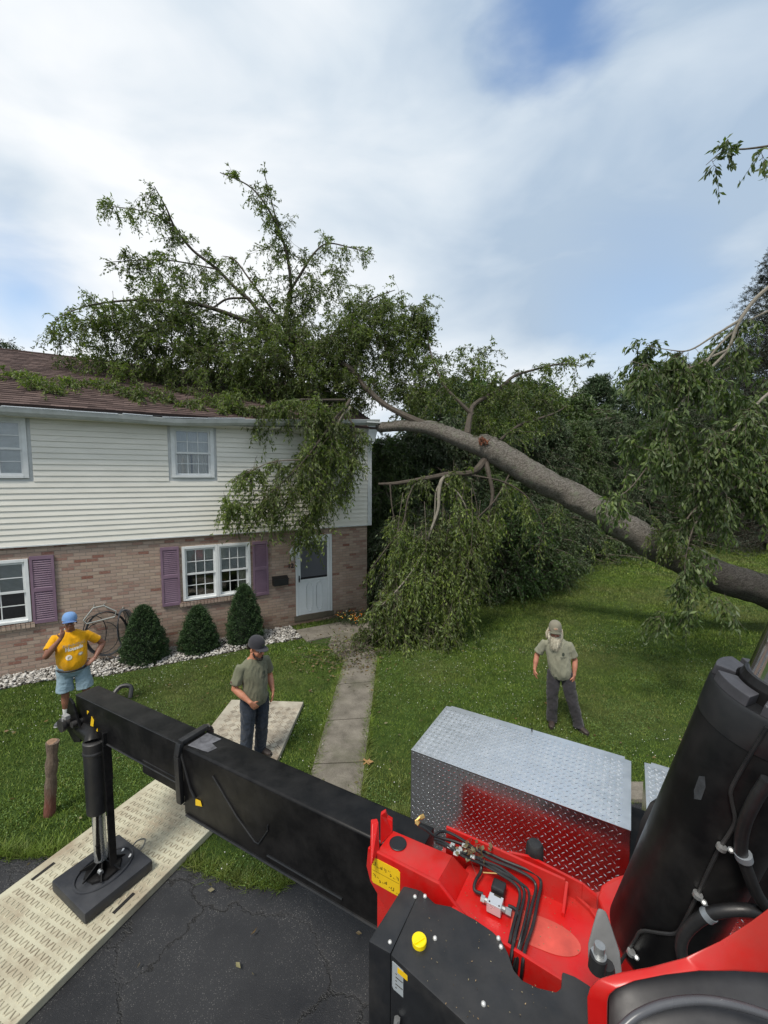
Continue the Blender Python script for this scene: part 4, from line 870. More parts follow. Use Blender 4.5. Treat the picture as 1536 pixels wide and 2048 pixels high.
# sprouts along the trunk
fo = Foliage()
for px, py, Y, n_ in ((1300, 1050, 10.0, 6), (1340, 1075, 10.0, 9), (1120, 1015, 10.3, 2), (1390, 1110, 9.9, 8), (1210, 1085, 10.1, 2)):
    fo.cloud(D(px, py, Y), (.35, .15, .25), n_, .4, bias=(0, -.3, -.5), droop=.8, tw=6, tl=.25, r=.004, leaf=.085, per=2, K=6, hang=.9)
o1, o2 = fo.build(ft, LEAFB, TWIG, 'trunk_sprouts', 'twigs')
for o in (o1, o2): part_world(o, ft)
# torn wood at the break
mb = MB(); c_ = D(967, 882, 10.62)
for i in range(26):
    d_ = unit(np.array([random.uniform(-.7, .4), random.uniform(-.6, .3), random.uniform(.2, 1)])); b0 = c_ + np.array([random.uniform(-.12, .10), random.uniform(-.03, .08), random.uniform(-.12, .04)])
    mb.tube([b0, b0 + d_ * random.uniform(.06, .17)], [random.uniform(.012, .026), .004], 4)
part_world(mb.build('torn_wood', mat('torn_wood', (.20, .075, .04), .9, var=.45, vscale=12), None), ft)

# ------------------------------------------------------------------ standing trees
def tree(name, label, x, y, h, r_, trunk_r, leaf, nb, col, group=None, base=.0, shape='round', ls=.16, L=1.3, per=2, tw=7, seed=0, lean=0):
    t = empty(name, (x, y, 0)); tag(t, label, 'tree', group)
    line = [(0, 0, -.1, trunk_r), (.1*lean, 0, h*.35, trunk_r*.8), (.3*lean, .1, h*.7, trunk_r*.45), (.35*lean, 0, h*.96, .03)]
    limb(line, t, LIMB, 'trunk', 8, 4)
    fo = Foliage(); n = nb; tt = rng.uniform(base, 1, n)
    if shape == 'cone': pr = (1 - (tt - base) / (1 - base)) ** .8 * r_ + .12
    elif shape == 'pine': pr = r_ * (.35 + .65 * np.abs(np.sin(tt * 9 + seed))) * (1.05 - tt ** 3)
    else: pr = r_ * np.sqrt(np.clip(1 - ((tt - base) / (1 - base) * 1.9 - .9) ** 2, .05, 1))
    th = rng.uniform(0, 2*np.pi, n); lump = 1 + .22*np.sin(th*3 + tt*9 + seed) + .12*np.sin(th*7 - tt*17 + seed*2)
    rad = pr * lump * rng.uniform(.15, 1, n) ** .55
    P = np.stack([rad*np.cos(th)*.55, rad*np.sin(th)*.55, tt*h - (.06*h if shape == 'cone' else 0)], 1)
    up_ = {'cone': .05, 'pine': .35, 'round': .25}[shape]
    d = np.stack([np.cos(th), np.sin(th), np.full(n, up_) + rng.normal(size=n)*.2], 1)
    LL = np.clip(rad*.5 + .25, .3, 3) * (L / 1.3)
    fo.branches(P, d, LL, droop=.25 if shape != 'pine' else -.05, r=.03, tw=tw, tl=.5 if shape != 'cone' else .36, K=5, leaf=ls, per=per, hang=.3 if shape != 'pine' else -.2, wd=.34 if shape == 'round' else .2)
    # limbs that carry the foliage
    mb = MB()
    for i in range(10):
        q = rng.uniform(max(base, .15), .9); a_ = rng.uniform(0, 6.28); rr_ = r_ * .7 * (1 - q*.6)
        mb.tube([(0, 0, q*h*.9), (math.cos(a_)*rr_*.5, math.sin(a_)*rr_*.5, q*h*.9 + rr_*.25), (math.cos(a_)*rr_, math.sin(a_)*rr_, q*h*.9 + rr_*.35)], [trunk_r*.35, trunk_r*.2, .02], 5)
    mb.build('limbs', LIMB, t)
    fo.build(t, col, TWIG, 'crown', 'twigs'); return t
GD = leafmat('dark_evergreen', (0.014, 0.032, 0.011), (0.065, 0.105, 0.030), .15)
GM2 = leafmat('mid_green', (0.030, 0.062, 0.015), (0.115, 0.175, 0.042), .3)
GB = leafmat('bright_green', (0.026, 0.070, 0.014), (0.095, 0.175, 0.032), .3)
GP = leafmat('pine_green', (0.022, 0.050, 0.020), (0.075, 0.125, 0.042), .15)
ORD = 'first second third fourth fifth sixth seventh eighth ninth tenth eleventh twelfth thirteenth fourteenth fifteenth'.split()
# dark belt of evergreens at the lawn's edge: (px, distance, height, radius)
gl = 'trees along the far edge of the lawn'
belt = [(775, 14.8, 5.6, 1.5), (845, 15.6, 6.2, 1.7), (905, 16.6, 6.6, 1.8), (968, 17.6, 7.2, 1.9), (1030, 18.6, 7.4, 2.0), (1090, 19.6, 7.2, 2.0), (1150, 20.8, 7.0, 2.1), (1205, 22.0, 7.4, 2.2), (1262, 23.5, 7.6, 2.4), (1320, 25.0, 8.2, 2.6), (1380, 26.2, 8.6, 2.7), (1440, 27.2, 9.2, 2.8), (1500, 28.2, 9.6, 2.9), (1565, 29.0, 10, 3.0), (1640, 30, 10, 3)]
for i, (px, Y, h, r_) in enumerate(belt):
    x = D(px, 1000, Y)[0]
    tree('evergreen_tree', 'dense dark evergreen in the belt beyond the lawn, ' + ORD[i] + ' from the house corner', x, Y, h, r_, .16, None, 420, GD if i % 3 else GM2, gl, base=.0, shape='cone', ls=.17, L=1.5, seed=i*1.7, tw=8)
# understorey shrubs
for i, (px, Y, h, r_, lb) in enumerate(((800, 12.9, 2.4, 1.0, 'dark bush filling the gap beside the house corner behind the hanging branches'), (900, 13.6, 2.8, 1.2, 'dark leafy bush behind the drooping branches, second from the house'), (1010, 13.9, 3.1, 1.4, 'bright green bush under the broken limb at the edge of the lawn'), (1070, 15.3, 2.8, 1.3, 'dark green bush at the lawn edge below the middle of the trunk'), (1105, 17.2, 2.9, 1.3, 'dark bush at the far lawn edge below the trunk, rightmost of the bushes'))):
    x = D(px, 1000, Y)[0]; t = tree('bush', lb, x, Y, h, r_, .05, None, 330 if i != 2 else 300, GB if i == 2 else (GM2 if i == 3 else GD), base=.03, shape='round', ls=.12, L=1.1, seed=i*2.3, tw=8); t['category'] = 'bush'
# taller pines and broadleaf trees behind
for i, (px, Y, h, r_, sh, m_, lb, nb) in enumerate((
    (1185, 30, 10.6, 2.6, 'pine', GP, 'pine with upswept tufts on the skyline right of the broken limb', 330),
    (1270, 33, 11.4, 3.2, 'pine', GP, 'broad pine with layered boughs behind the gap above the trunk', 420),
    (1345, 34, 12.6, 3.4, 'pine', GP, 'tall bluish pine behind the drooping branches, next to the dark spruce', 420),
    (1130, 27, 9.0, 2.4, 'round', GM2, 'round broadleaf tree on the skyline behind the thin arched limb', 330),
    (1060, 26, 9.6, 2.6, 'round', GM2, 'green broadleaf tree behind the broken end of the trunk', 350),
    (960, 24, 9.2, 2.4, 'round', GB, 'light green broadleaf tree behind the roof corner limb', 330),
    (880, 21, 8.6, 2.2, 'round', GD, 'dark broadleaf tree just right of the house gable', 330),
    (1430, 33, 13.5, 3.4, 'round', GM2, 'tall broadleaf tree behind the drooping branches at the right', 380))):
    x = D(px, 1000, Y)[0]; tree('pine_tree' if sh == 'pine' else 'broadleaf_tree', lb, x, Y, h, r_, .2, None, nb, m_, None, base=.12, shape=sh, ls=.26 if sh != 'pine' else .30, L=1.6, seed=i*3.1, tw=8)
# tall dark spruce at the right edge
def spruce(x, y, h, r_, label):
    t = empty('spruce_tree', (x, y, 0)); tag(t, label, 'tree'); limb([(0, 0, -.1, .3), (0, 0, h*.5, .18), (0, 0, h, .02)], t, LIMB, 'trunk', 8, 3)
    fo = Foliage(); n = 900; tt = np.sort(rng.uniform(.03, .99, n)); th = rng.uniform(0, 6.28, n); L = (r_ * (1 - tt) ** .85 + .15) * rng.uniform(.7, 1.1, n)
    P = np.stack([0*tt, 0*tt, tt*h], 1); d = np.stack([np.cos(th), np.sin(th), -.12 + .5*tt], 1)
    K = 7; t_ = np.linspace(0, 1, K)[None, :, None]; pts = P[:, None] + L[:, None, None] * (unit(d)[:, None] * t_ + np.array([0, 0, 1.]) * (-.28*t_ + .34*t_*t_))
    fo.stems(pts, .03, .006); tg = unit(np.gradient(pts, axis=1)); side = np.cross(tg, [0, 0, 1.])
    for s_ in (-1, 1):
        B = pts[:, 1:].reshape(-1, 3); dd = (tg*.8 + s_*side*.9)[:, 1:].reshape(-1, 3) + [0, 0, -.25]; ll = np.repeat(L*.32, K-1)*np.tile(np.linspace(1.1, .4, K-1), n)
        fo.twigs(B, dd, ll + .1, droop=.3, K=6, leaf=.13, per=4, hang=.15, r=.006, wd=.16, skip=0)
    fo.twigs(pts[:, -1], tg[:, -1] + [0, 0, .3], .3, droop=-.1, K=5, leaf=.12, per=4, hang=0, wd=.16, skip=0)
    fo.build(t, leafmat('spruce_leaf', (0.004, 0.010, 0.006), (0.020, 0.034, 0.018), .05), LIMB, 'crown', 'twigs')
sx0 = D(1562, 900, 24)[0]; spruce(sx0, 24, 17.9, 6.4, 'tall dark spruce towering over the other trees at the right edge')
# crown just showing over the ridge at the left
tree('broadleaf_tree', 'tree whose dark top just shows over the roof ridge at the left', D(-12, 700, 21)[0], 21, 10.35, 1.8, .15, None, 160, GD, None, base=.3, ls=.16, seed=4)
# far wood beyond the garden
fo = Foliage(); n = 2600; P = np.stack([rng.uniform(-75, 110, n), rng.uniform(60, 75, n), rng.uniform(.3, 9.2, n) * (1 + .0)], 1); P[:, 2] *= 1 + .2*np.sin(P[:, 0]*.21)
k_ = P[:, 0] > 6; P = P[k_]; fo.branches(P, rng.normal(size=(len(P), 3)), 2.4, tw=7, tl=1.4, K=4, leaf=.75, per=2, r=.05)
fw, fs = fo.build(None, GD, LIMB, 'far_wood', 'far_wood_twigs'); tag(fw, 'dark wood in the distance beyond the garden trees', 'wood', kind='stuff'); fs.parent = fw

# ------------------------------------------------------------------ tree at the right whose boughs droop in front of the trunk
bt = empty('drooping_tree', (9.2, 7.2, 0)); tag(bt, 'leafy tree at the right edge, pale boughs drooping in front of the fallen trunk', 'tree')
limb([(0, 0, -.1, .30), (-.1, 0, 2.5, .24), (-.2, -.1, 5.5, .17), (-.5, 0, 8.5, .09), (-.6, 0, 10.5, .03)], bt, LIMB, 'trunk', 10, 4)
fo = Foliage()
def lb2(pts, m=PALET): 
    o, s_ = limb([PT(*p) for p in pts], None, m, 'bough', 7, 5); part_world(o, bt); return s_
KB = dict(leaf=.115, per=2, K=7, hang=.95)
B1 = lb2([(1800, 480, 7.0, 7), (1640, 520, 6.9, 5), (1536, 575, 6.8, 3.8), (1480, 640, 6.8, 3.2), (1455, 700, 6.8, 2.8), (1400, 758, 6.8, 2.3), (1358, 812, 6.8, 2), (1336, 850, 6.8, 1.8), (1322, 905, 6.8, 1.5), (1312, 940, 6.8, 1.0)])
B2 = lb2([(1780, 700, 7.2, 9), (1620, 740, 7.0, 6), (1536, 788, 6.9, 3), (1497, 828, 6.8, 2.4), (1450, 880, 6.7, 2), (1420, 930, 6.7, 1.8), (1395, 980, 6.7, 1)])
B3 = lb2([(1455, 700, 6.8, 2.6), (1420, 715, 6.8, 2), (1380, 735, 6.8, 1.5), (1330, 740, 6.8, 1), (1262, 722, 6.8, .6)])
B4 = lb2([(1480, 640, 6.8, 2.6), (1430, 670, 6.8, 2), (1380, 700, 6.8, 1.5), (1340, 700, 6.8, .9), (1290, 690, 6.8, .5)])
B5 = lb2([(1760, 280, 6.6, 5), (1620, 270, 6.4, 3), (1545, 290, 6.3, 2), (1490, 298, 6.3, 1.5), (1450, 300, 6.3, 1), (1412, 330, 6.3, .5)], TWIG)
B6 = lb2([(1780, 640, 7.2, 5), (1600, 610, 7.0, 3), (1500, 640, 6.9, 2), (1430, 700, 6.8, 2), (1395, 760, 6.8, 1.2), (1372, 790, 6.8, .6)])
B7 = lb2([(1780, 900, 7.2, 7), (1620, 900, 7.0, 4.5), (1500, 960, 6.9, 2.6), (1400, 1010, 6.8, 1.8), (1360, 1060, 6.8, 1)], TWIG)
B8 = lb2([(1330, 880, 6.8, 1.6), (1290, 940, 6.8, 1.3), (1250, 985, 6.8, .9), (1205, 1000, 6.8, .5)], TWIG)
B9 = lb2([(1420, 1000, 6.8, 1.8), (1385, 1060, 6.8, 1.5), (1370, 1130, 6.8, 1.1), (1372, 1200, 6.8, .7)], TWIG)
for s_, dn, L, st0 in ((B1, 7, .5, .55), (B2, 9, .5, .45), (B3, 9, .28, .3), (B4, 9, .28, .35), (B6, 5, .3, .6), (B7, 11, .5, .3), (B8, 4, .22, .1), (B9, 6, .24, .4)):
    fo.along(s_, dn, L, bias=(-.1, 0, -.4), start=st0, droop=.6, tw=6, tl=.26, r=.004, **KB)
fo.along(B5, 4, .2, bias=(0, 0, -.3), start=.42, droop=.5, tw=3, tl=.2, r=.0035, **KB)
for q in ((1290, 700, 6.8, .22, .2, .12, 7), (1300, 755, 6.8, .28, .2, .14, 10), (1260, 870, 6.8, .2, .2, .1, 5), (1350, 880, 6.9, .55, .4, .25, 30), (1260, 890, 6.8, .3, .3, .12, 12), (1430, 880, 7.0, .6, .5, .45, 46), (1500, 820, 7.2, .5, .5, .5, 40), (1500, 930, 7.2, .5, .5, .5, 46), (1410, 950, 7.0, .6, .5, .3, 36), (1500, 990, 7.1, .5, .5, .22, 24), (1560, 760, 7.3, .5, .5, .5, 26), (1420, 1030, 6.9, .4, .3, .12, 12), (1370, 1160, 6.8, .25, .25, .2, 10), (1390, 1225, 6.8, .3, .2, .12, 9), (1310, 1230, 6.8, .22, .2, .08, 4), (1440, 1195, 6.8, .12, .1, .06, 2), (1470, 760, 7.1, .4, .4, .3, 14), (1570, 1000, 7.2, .4, .4, .15, 10)):
    kk = dict(droop=.45, tw=6, tl=.25, r=.0035); kk.update(KB); fo.cloud(D(q[0], q[1], q[2]), q[3:6], max(2, int(q[6]*.30)), .36, bias=(-.15, 0, -.3), **kk)
o1, o2 = fo.build(bt, leafmat('drooping_leaf', (0.045, 0.085, 0.024), (0.185, 0.245, 0.065), .4), TWIG, 'crown', 'twigs')
for o in (o1, o2): part_world(o, bt)
# ------------------------------------------------------------------ ground-protection mats
MATC = mat('mat_plastic', (0.46, 0.44, 0.33), .55, var=.06, vscale=5, dust=(.20, .13, .08, .75), dscale=2.6, spec=.4)
MATR = mat('mat_tread', (0.45, 0.42, 0.31), .6, var=.25, vscale=14, dust=(.17, .12, .08, .85), dscale=4)
MATC2 = mat('mat_plastic_muddy', (0.40, 0.37, 0.30), .6, var=.12, vscale=5, dust=(.12, .08, .055, .85), dscale=3.2)
MATR2 = mat('mat_tread_muddy', (0.34, 0.30, 0.24), .65, var=.4, vscale=14, dust=(.08, .055, .04, .95), dscale=4)
HOLE = mat('slot_dark', (.012, .011, .010), .9)
def groundmat(corner, d, wdt, ln, label, herring, mc, mr, z0):
    rz = math.atan2(d[1], d[0]); e_ = empty('ground_mat', (corner[0], corner[1], z0), rz); tag(e_, label, 'ground mat', 'composite ground mats')
    T_ = .075; slots = [(ln - 1.55, wdt - .13, .20, .035), (ln - 1.45, .09, .20, .035), (.25, wdt*.5, .2, .035), (ln - .28, wdt*.33, .035, .16)] if not herring else [(.3, .10, .20, .035), (ln - .12, .55, .035, .18), (.3, wdt-.13, .2, .035)]
    mb = MB(); mb.box((0, 0, 0), (ln, wdt, T_)); mb.build('panel', mc, e_, bevel=.008)
    for s_ in slots: 
        mb = MB(); mb.box((s_[0], s_[1], T_ - .02), (s_[0] + s_[2], s_[1] + s_[3], T_ + .003)); mb.build('slot', HOLE, e_)
    mb = MB()
    def bar(cx_, cy_, an, L, w_=.0065, hh=.010):
        c_, s_ = math.cos(an), math.sin(an)
        def q(u, v, z_): return (cx_ + u*c_ - v*s_, cy_ + u*s_ + v*c_, T_ + z_)
        mb.add([q(-L, -w_, -.001), q(L, -w_, -.001), q(L, w_, -.001), q(-L, w_, -.001), q(-L*.8, -w_*.4, hh), q(L*.8, -w_*.4, hh), q(L*.8, w_*.4, hh), q(-L*.8, w_*.4, hh)], [(4, 5, 6, 7), (0, 1, 5, 4), (1, 2, 6, 5), (2, 3, 7, 6), (3, 0, 4, 7)])
    if not herring:
        px_, py_ = .078, .037; nx, ny = int((ln - .08) / px_), int((wdt - .08) / py_)
        for i in range(nx):
            for j in range(ny):
                x_ = .05 + i*px_ + .02; y_ = .045 + j*py_ + (.0)
                if any(s_[0] - .03 < x_ < s_[0] + s_[2] + .03 and s_[1] - .03 < y_ < s_[1] + s_[3] + .03 for s_ in slots): continue
                bar(x_, y_, R(19 if j % 2 else -19), .027, .0078 + .001*random.random(), .008)
    else:
        p_ = .125; nx, ny = int((ln - .1) / p_), int((wdt - .1) / p_)
        for i in range(nx):
            for j in range(ny):
                x_ = .09 + i*p_; y_ = .08 + j*p_; an = R(45 if (i + j) % 2 else -45)
                for k in (-1, 0, 1): bar(x_ - k*.030*math.sin(an), y_ + k*.030*math.cos(an), an, .052, .006)
    mb.build('tread', mr, e_, recalc=False); return e_
d1 = np.array([.39, .921]); d1 /= np.linalg.norm(d1); c1_ = np.array([-1.885, 4.43]) - d1 * 4.2
groundmat(c1_, d1, 1.25, 4.55, 'cream plastic ground mat under the black outrigger pad, nearer the camera', False, MATC, MATR, .008)
c2_ = np.array([-1.485, 5.05]); d2 = np.array([-1.385, 7.014]) - c2_; d2 /= np.linalg.norm(d2)
groundmat(c2_, d2, 1.27, 1.965, 'muddy diamond-tread ground mat that the man in the dark cap stands on', True, MATC2, MATR2, .012)

# ------------------------------------------------------------------ outrigger pad
BLKP = mat('black_poly', (.018, .020, .026), .5, var=.25, vscale=5, dust=(.09, .09, .09, .35), dscale=3)
BLK = mat('black_paint', (.0040, .0040, .0045), .36, var=.3, vscale=3, dust=(.045, .043, .042, .30), dscale=4.5, spec=.22, rvar=.08)
BLKT = mat('black_satin', (.008, .009, .011), .45, var=.25, vscale=4, dust=(.075, .068, .062, .50), dscale=1.7, rvar=.1)
RED = mat('red_paint', (0.50, 0.0065, 0.0055), .34, var=.12, vscale=3, dust=(.30, .07, .055, .55), dscale=3.2, spec=.4, bump=.03, bscale=300)
CHR = mat('chrome', (.75, .76, .78), .10, 1.0, var=.04); ZN = mat('zinc', (.42, .43, .43), .45, .8, var=.12, vscale=30)
YEL = mat('yellow_plastic', (.82, .62, .0), .35, var=.04); YD = mat('yellow_decal', (.74, .47, .01), .45, var=.08); RUB = mat('hose_black', (.010, .010, .011), .45, var=.3, vscale=30, dust=(.05, .05, .05, .3)); BRASS = mat('brass', (.55, .36, .13), .35, .9, var=.2, vscale=40)
ALU = mat('cast_alu', (.30, .30, .30), .5, .1, var=.2, vscale=12, dust=(.12, .11, .1, .4), dscale=6)
pc = [Z(103.7, 1759.5, .20), Z(167.5, 1831, .20), Z(305.3, 1718.5, .20), Z(238, 1666.8, .20)]
ctr = sum(pc) / 4; pad = empty('outrigger_pad', (ctr[0], ctr[1], .085)); tag(pad, 'thick black plastic outrigger pad lying on the cream mat', 'outrigger pad')
dl = unit((pc[3] - pc[0]) + (pc[2] - pc[1])); dl[2] = 0; dl = unit(dl); dw = np.array([-dl[1], dl[0], 0]); LL_ = (np.linalg.norm(pc[3]-pc[0]) + np.linalg.norm(pc[2]-pc[1]))/4; WW_ = (np.linalg.norm(pc[1]-pc[0]) + np.linalg.norm(pc[2]-pc[3]))/4
def pl(u, v, z): return dl*u + dw*v + np.array([0, 0, z])
mb = MB(); mb.prism([pl(-LL_, -WW_, .115), pl(LL_, -WW_, .115), pl(LL_, WW_, .115), pl(-LL_, WW_, .115)], 0.002); mb.build('slab', BLKP, pad, bevel=.022, smooth=True)
mb = MB(); pts = [pl(.24*math.cos(t)*(1.08 if math.cos(t) > 0 else 1), .19*math.sin(t), .121) for t in np.linspace(0, 6.283, 40)]; mb.tube(pts, .012, 6); mb.build('ring', BLKP, pad, smooth=True)
for v_ in (-.07, .06):
    mb = MB(); mb.box((-.018, -.009, 0), (.018, .009, .006)); o = mb.build('rope_hole_glint', mat('hole_glint', (.7, .7, .7), .5), pad); o.location = tuple(pl(LL_ - .09, v_, .115)); o.rotation_euler = (0, 0, math.atan2(dl[1], dl[0]) + .6)  # pale raised block, a glint painted at each rope hole
mb = MB(); mb.tube(spline([pl(LL_ - .02, -.06, .08), pl(LL_ + .05, -.05, .09), pl(LL_ + .10, 0, .11), pl(LL_ + .06, .07, .09), pl(LL_ - .01, .06, .07)]), .007, 6); mb.build('rope_handle', mat('rope', (.13, .13, .12), .8), pad, smooth=True)

# ------------------------------------------------------------------ the crane truck
ct = empty('crane_truck', (1.2, 1.2, 0)); tag(ct, 'red and black crane truck in the foreground with its black outrigger beam swung left', 'crane truck')
def CB(mb, name, m, parent=None, **k):
    o = mb.build(name, m, None, **k); o.parent = parent or ct
    if parent is None: o.matrix_parent_inverse = Matrix.Translation((-1.2, -1.2, 0))
    return o
ZT = 1.85
A0 = Z(151, 1389, ZT); A1 = Z(181, 1375, ZT); E0 = Z(745, 1673, ZT)
bd = unit(E0 - A0); bd[2] = 0; bd = unit(bd); bw = np.array([-bd[1], bd[0], 0]);
wid = abs((A1 - A0) @ bw)
if (A1 - A0) @ bw < 0: bw = -bw
wid = max(wid, .16)
def bp(s, t, z): return A0 + bd*s + bw*t + np.array([0, 0, z - ZT])
Ltot = np.linalg.norm(E0 - A0)
sc_ = (Z(351, 1500, ZT) - A0) @ bd          # where the outer section starts
BW = .215
def beam(mb, s0, s1, t0, t1, z0, z1, ch=.02):
    a_ = [(t0, z0 + ch), (t0 + ch, z0), (t1 - ch, z0), (t1, z0 + ch), (t1, z1 - ch), (t1 - ch, z1), (t0 + ch, z1), (t0, z1 - ch)]
    V = [bp(s0, t, z) for t, z in a_] + [bp(s1, t, z) for t, z in a_]; n = 8
    mb.add(V, [tuple(range(n)), tuple(range(2*n-1, n-1, -1))] + [(i, (i+1) % n, n+(i+1) % n, n+i) for i in range(n)]); return mb
mb = MB(); beam(mb, 0, Ltot*1.05, 0, BW, ZT - .345, ZT, .008)
inner = CB(mb, 'outrigger_inner_beam', BLK, bevel=.004, smooth=True)
mb = MB(); beam(mb, sc_ + .03, Ltot + .3, -.022, BW + .02, ZT - .56, ZT + .012, .012)
outer = CB(mb, 'outrigger_beam', BLK, bevel=.006, smooth=True)
mb = MB(); beam(mb, sc_ - .55, sc_ + .06, -.006, BW + .006, ZT - .43, ZT - .30, .01); CB(mb, 'wear_plate', BLK, bevel=.004)
# collar
mb = MB(); path = [bp(sc_, -.035, ZT - .46), bp(sc_, -.045, ZT - .06), bp(sc_, -.02, ZT + .035), bp(sc_, BW + .015, ZT + .035), bp(sc_, BW + .045, ZT - .0), bp(sc_, BW + .045, ZT - .4)]
for i in range(len(path) - 1):
    p, q = path[i], path[i+1]; d_ = unit(q - p); n_ = unit(np.cross(d_, bd)); w2, t2 = .028, .020
    mb.add([p + bd*w2 + n_*t2, p - bd*w2 + n_*t2, p - bd*w2 - n_*t2, p + bd*w2 - n_*t2, q + bd*w2 + n_*t2, q - bd*w2 + n_*t2, q - bd*w2 - n_*t2, q + bd*w2 - n_*t2], [(0,1,2,3), (4,7,6,5), (0,4,5,1), (1,5,6,2), (2,6,7,3), (3,7,4,0)])
CB(mb, 'collar', BLKT, bevel=.008, smooth=True)
mb = MB(); mb.tube([bp(sc_ + .02, -.03, ZT - .04), bp(sc_ + .12, -.03, ZT - .30), bp(sc_ + .17, -.03, ZT - .36)], .010, 6); CB(mb, 'collar_rib', BLKT)
# bare worn patch on top, the decals, weld beads and recess on the side
mb = MB(); mb.prism([bp(sc_ + .05, .01, ZT + .0145), bp(sc_ + .26, .03, ZT + .0145), bp(sc_ + .28, .10, ZT + .0145), bp(sc_ + .20, .12, ZT + .0145), bp(sc_ + .22, BW - .02, ZT + .0145), bp(sc_ + .05, BW - .02, ZT + .0145)], ZT + .013); CB(mb, 'worn_patch', mat('grey_primer', (.10, .10, .11), .5, var=.5, vscale=16))
def sidepoly(q, s0, zt, off, name, m, th=.002):
    mb = MB(); mb.slab([bp(s0 + a_, -off, zt + b__) for a_, b__ in q], -bw, th); return CB(mb, name, m)
sidepoly([(0.0, -.035), (.035, .085), (.075, .055), (.04, -.065)], .245, ZT - .225, .004, 'warning_stripe', YD)
sidepoly([(-.04, .06), (-.04, .10), (-.005, .10)], .245, ZT - .205, .004, 'warning_stripe', YD)
sidepoly([(.10, -.04), (.13, -.005), (.13, -.04)], .245, ZT - .225, .004, 'warning_stripe', YD)
sidepoly([(0, 0), (.0, .055), (.06, .06), (.075, .02)], sc_ + .17, ZT - .42, .027, 'warning_stripe', YD)
def bead(pts, rad, nm='weld_bead', m=BLKT):
    mb = MB(); mb.tube([bp(*p) for p in pts], rad, 6); return CB(mb, nm, m, smooth=True)
bead([(sc_ + .38, -.026, ZT - .10), (sc_ + .62, -.026, ZT - .32), (sc_ + .80, -.026, ZT - .44), (sc_ + .84, -.026, ZT - .44), (sc_ + .93, -.026, ZT - .30), (sc_ + .93, -.026, ZT - .26)], .006)
bead([(sc_ + .92, -.026, ZT - .49), (sc_ + 1.55, -.026, ZT - .49)], .008)
bead([(sc_ + .05, -.026, ZT - .55), (Ltot + .2, -.026, ZT - .55)], .010)
bead([(0, -.004, ZT - .342), (sc_, -.004, ZT - .342)], .008)
bead([(.0, -.002, ZT - .0), (Ltot, -.002, ZT + .0)], .003)
# outrigger leg
pz = Z(190, 1742, .22); jc = np.array([ctr[0] - .03, ctr[1] + .02, 0])
tp = D(180, 1460, jc[1] - .0)
def jp(dx, dy, z): return jc + bd*dx + bw*dy + np.array([0, 0, z])
off = (jc - A0) @ bd; offw = (jc - A0) @ bw
leg = MB(); leg.tube([jp(0, 0, .80), jp(0, 0, .803), jp(0, 0, 1.50), jp(0, 0, 1.51)], [.082, .094, .094, .082], 28); jack = CB(leg, 'outrigger_jack', BLKT, smooth=True)
mb = MB(); mb.tube([jp(0, 0, 1.38), jp(0, 0, 1.39), jp(0, 0, 1.41), jp(0, 0, 1.42)], [.094, .100, .100, .094], 28); CB(mb, 'jack_band', BLKT, smooth=True)
mb = MB(); mb.tube([jp(0, 0, .30), jp(0, 0, .82)], .056, 24); CB(mb, 'jack_rod', mat('jack_chrome', (.62, .63, .63), .28, .85, var=.05), smooth=True)
mb = MB(); mb.tube([jp(.150, .03, .30), jp(.150, .03, 1.62)], .040, 4); mb.tube([jp(.150, .03, 1.15), jp(.150, .03, 1.5)], .047, 4); CB(mb, 'guide_post', BLK, bevel=.003)
mb = MB(); mb.tube([jp(.055, -.04, .34), jp(.06, -.05, .45), jp(.055, -.045, .62), jp(.06, -.04, .80)], [.012, .02, .014, .012], 7); mb.tube([jp(.05, -.05, .50), jp(.08, -.055, .50)], .018, 7); CB(mb, 'jack_lock', BLK)
mb = MB(); mb.tube([jp(-.085, 0, 1.25), jp(-.12, 0, 1.24), jp(-.125, 0, 1.22), jp(-.125, 0, 1.05), jp(-.11, 0, 1.03), jp(-.085, 0, 1.03)], .009, 7); CB(mb, 'jack_handle', BLK, smooth=True)
mb = MB(); mb.box((-.02, -.012, -.02), (.02, .012, .02)); o = CB(mb, 'clip', ZN); o.location = tuple(jp(-.09, 0, 1.33) - np.array([1.2, 1.2, 0])); o.matrix_parent_inverse = Matrix.Identity(4)
# foot with gussets
mb = MB(); mb.tube([jp(.03, 0, .205), jp(.03, 0, .222)], [.16, .155], 8); mb.tube([jp(0, 0, .222), jp(0, 0, .30)], [.055, .045], 12)
for k in range(7):
    a_ = k * 2*math.pi/7 + .35; d_ = bd*math.cos(a_) + bw*math.sin(a_); s_ = np.cross(d_, [0, 0, 1.]) * .005; c0 = jp(.02, 0, .222)
    for q in (1,): mb.add([c0 + s_, c0 + d_*.19 + s_, c0 + d_*.19 + s_ + [0, 0, .008], c0 + s_ + [0, 0, .10], c0 - s_, c0 + d_*.19 - s_, c0 + d_*.19 - s_ + [0, 0, .008], c0 - s_ + [0, 0, .10]], [(0,1,2,3), (7,6,5,4), (0,4,5,1), (1,5,6,2), (2,6,7,3), (3,7,4,0)])
CB(mb, 'jack_foot', BLK); mb = MB(); mb.tube([jp(.08, -.06, .26), jp(.12, -.06, .26)], .02, 8); CB(mb, 'grease_fitting', ZN)
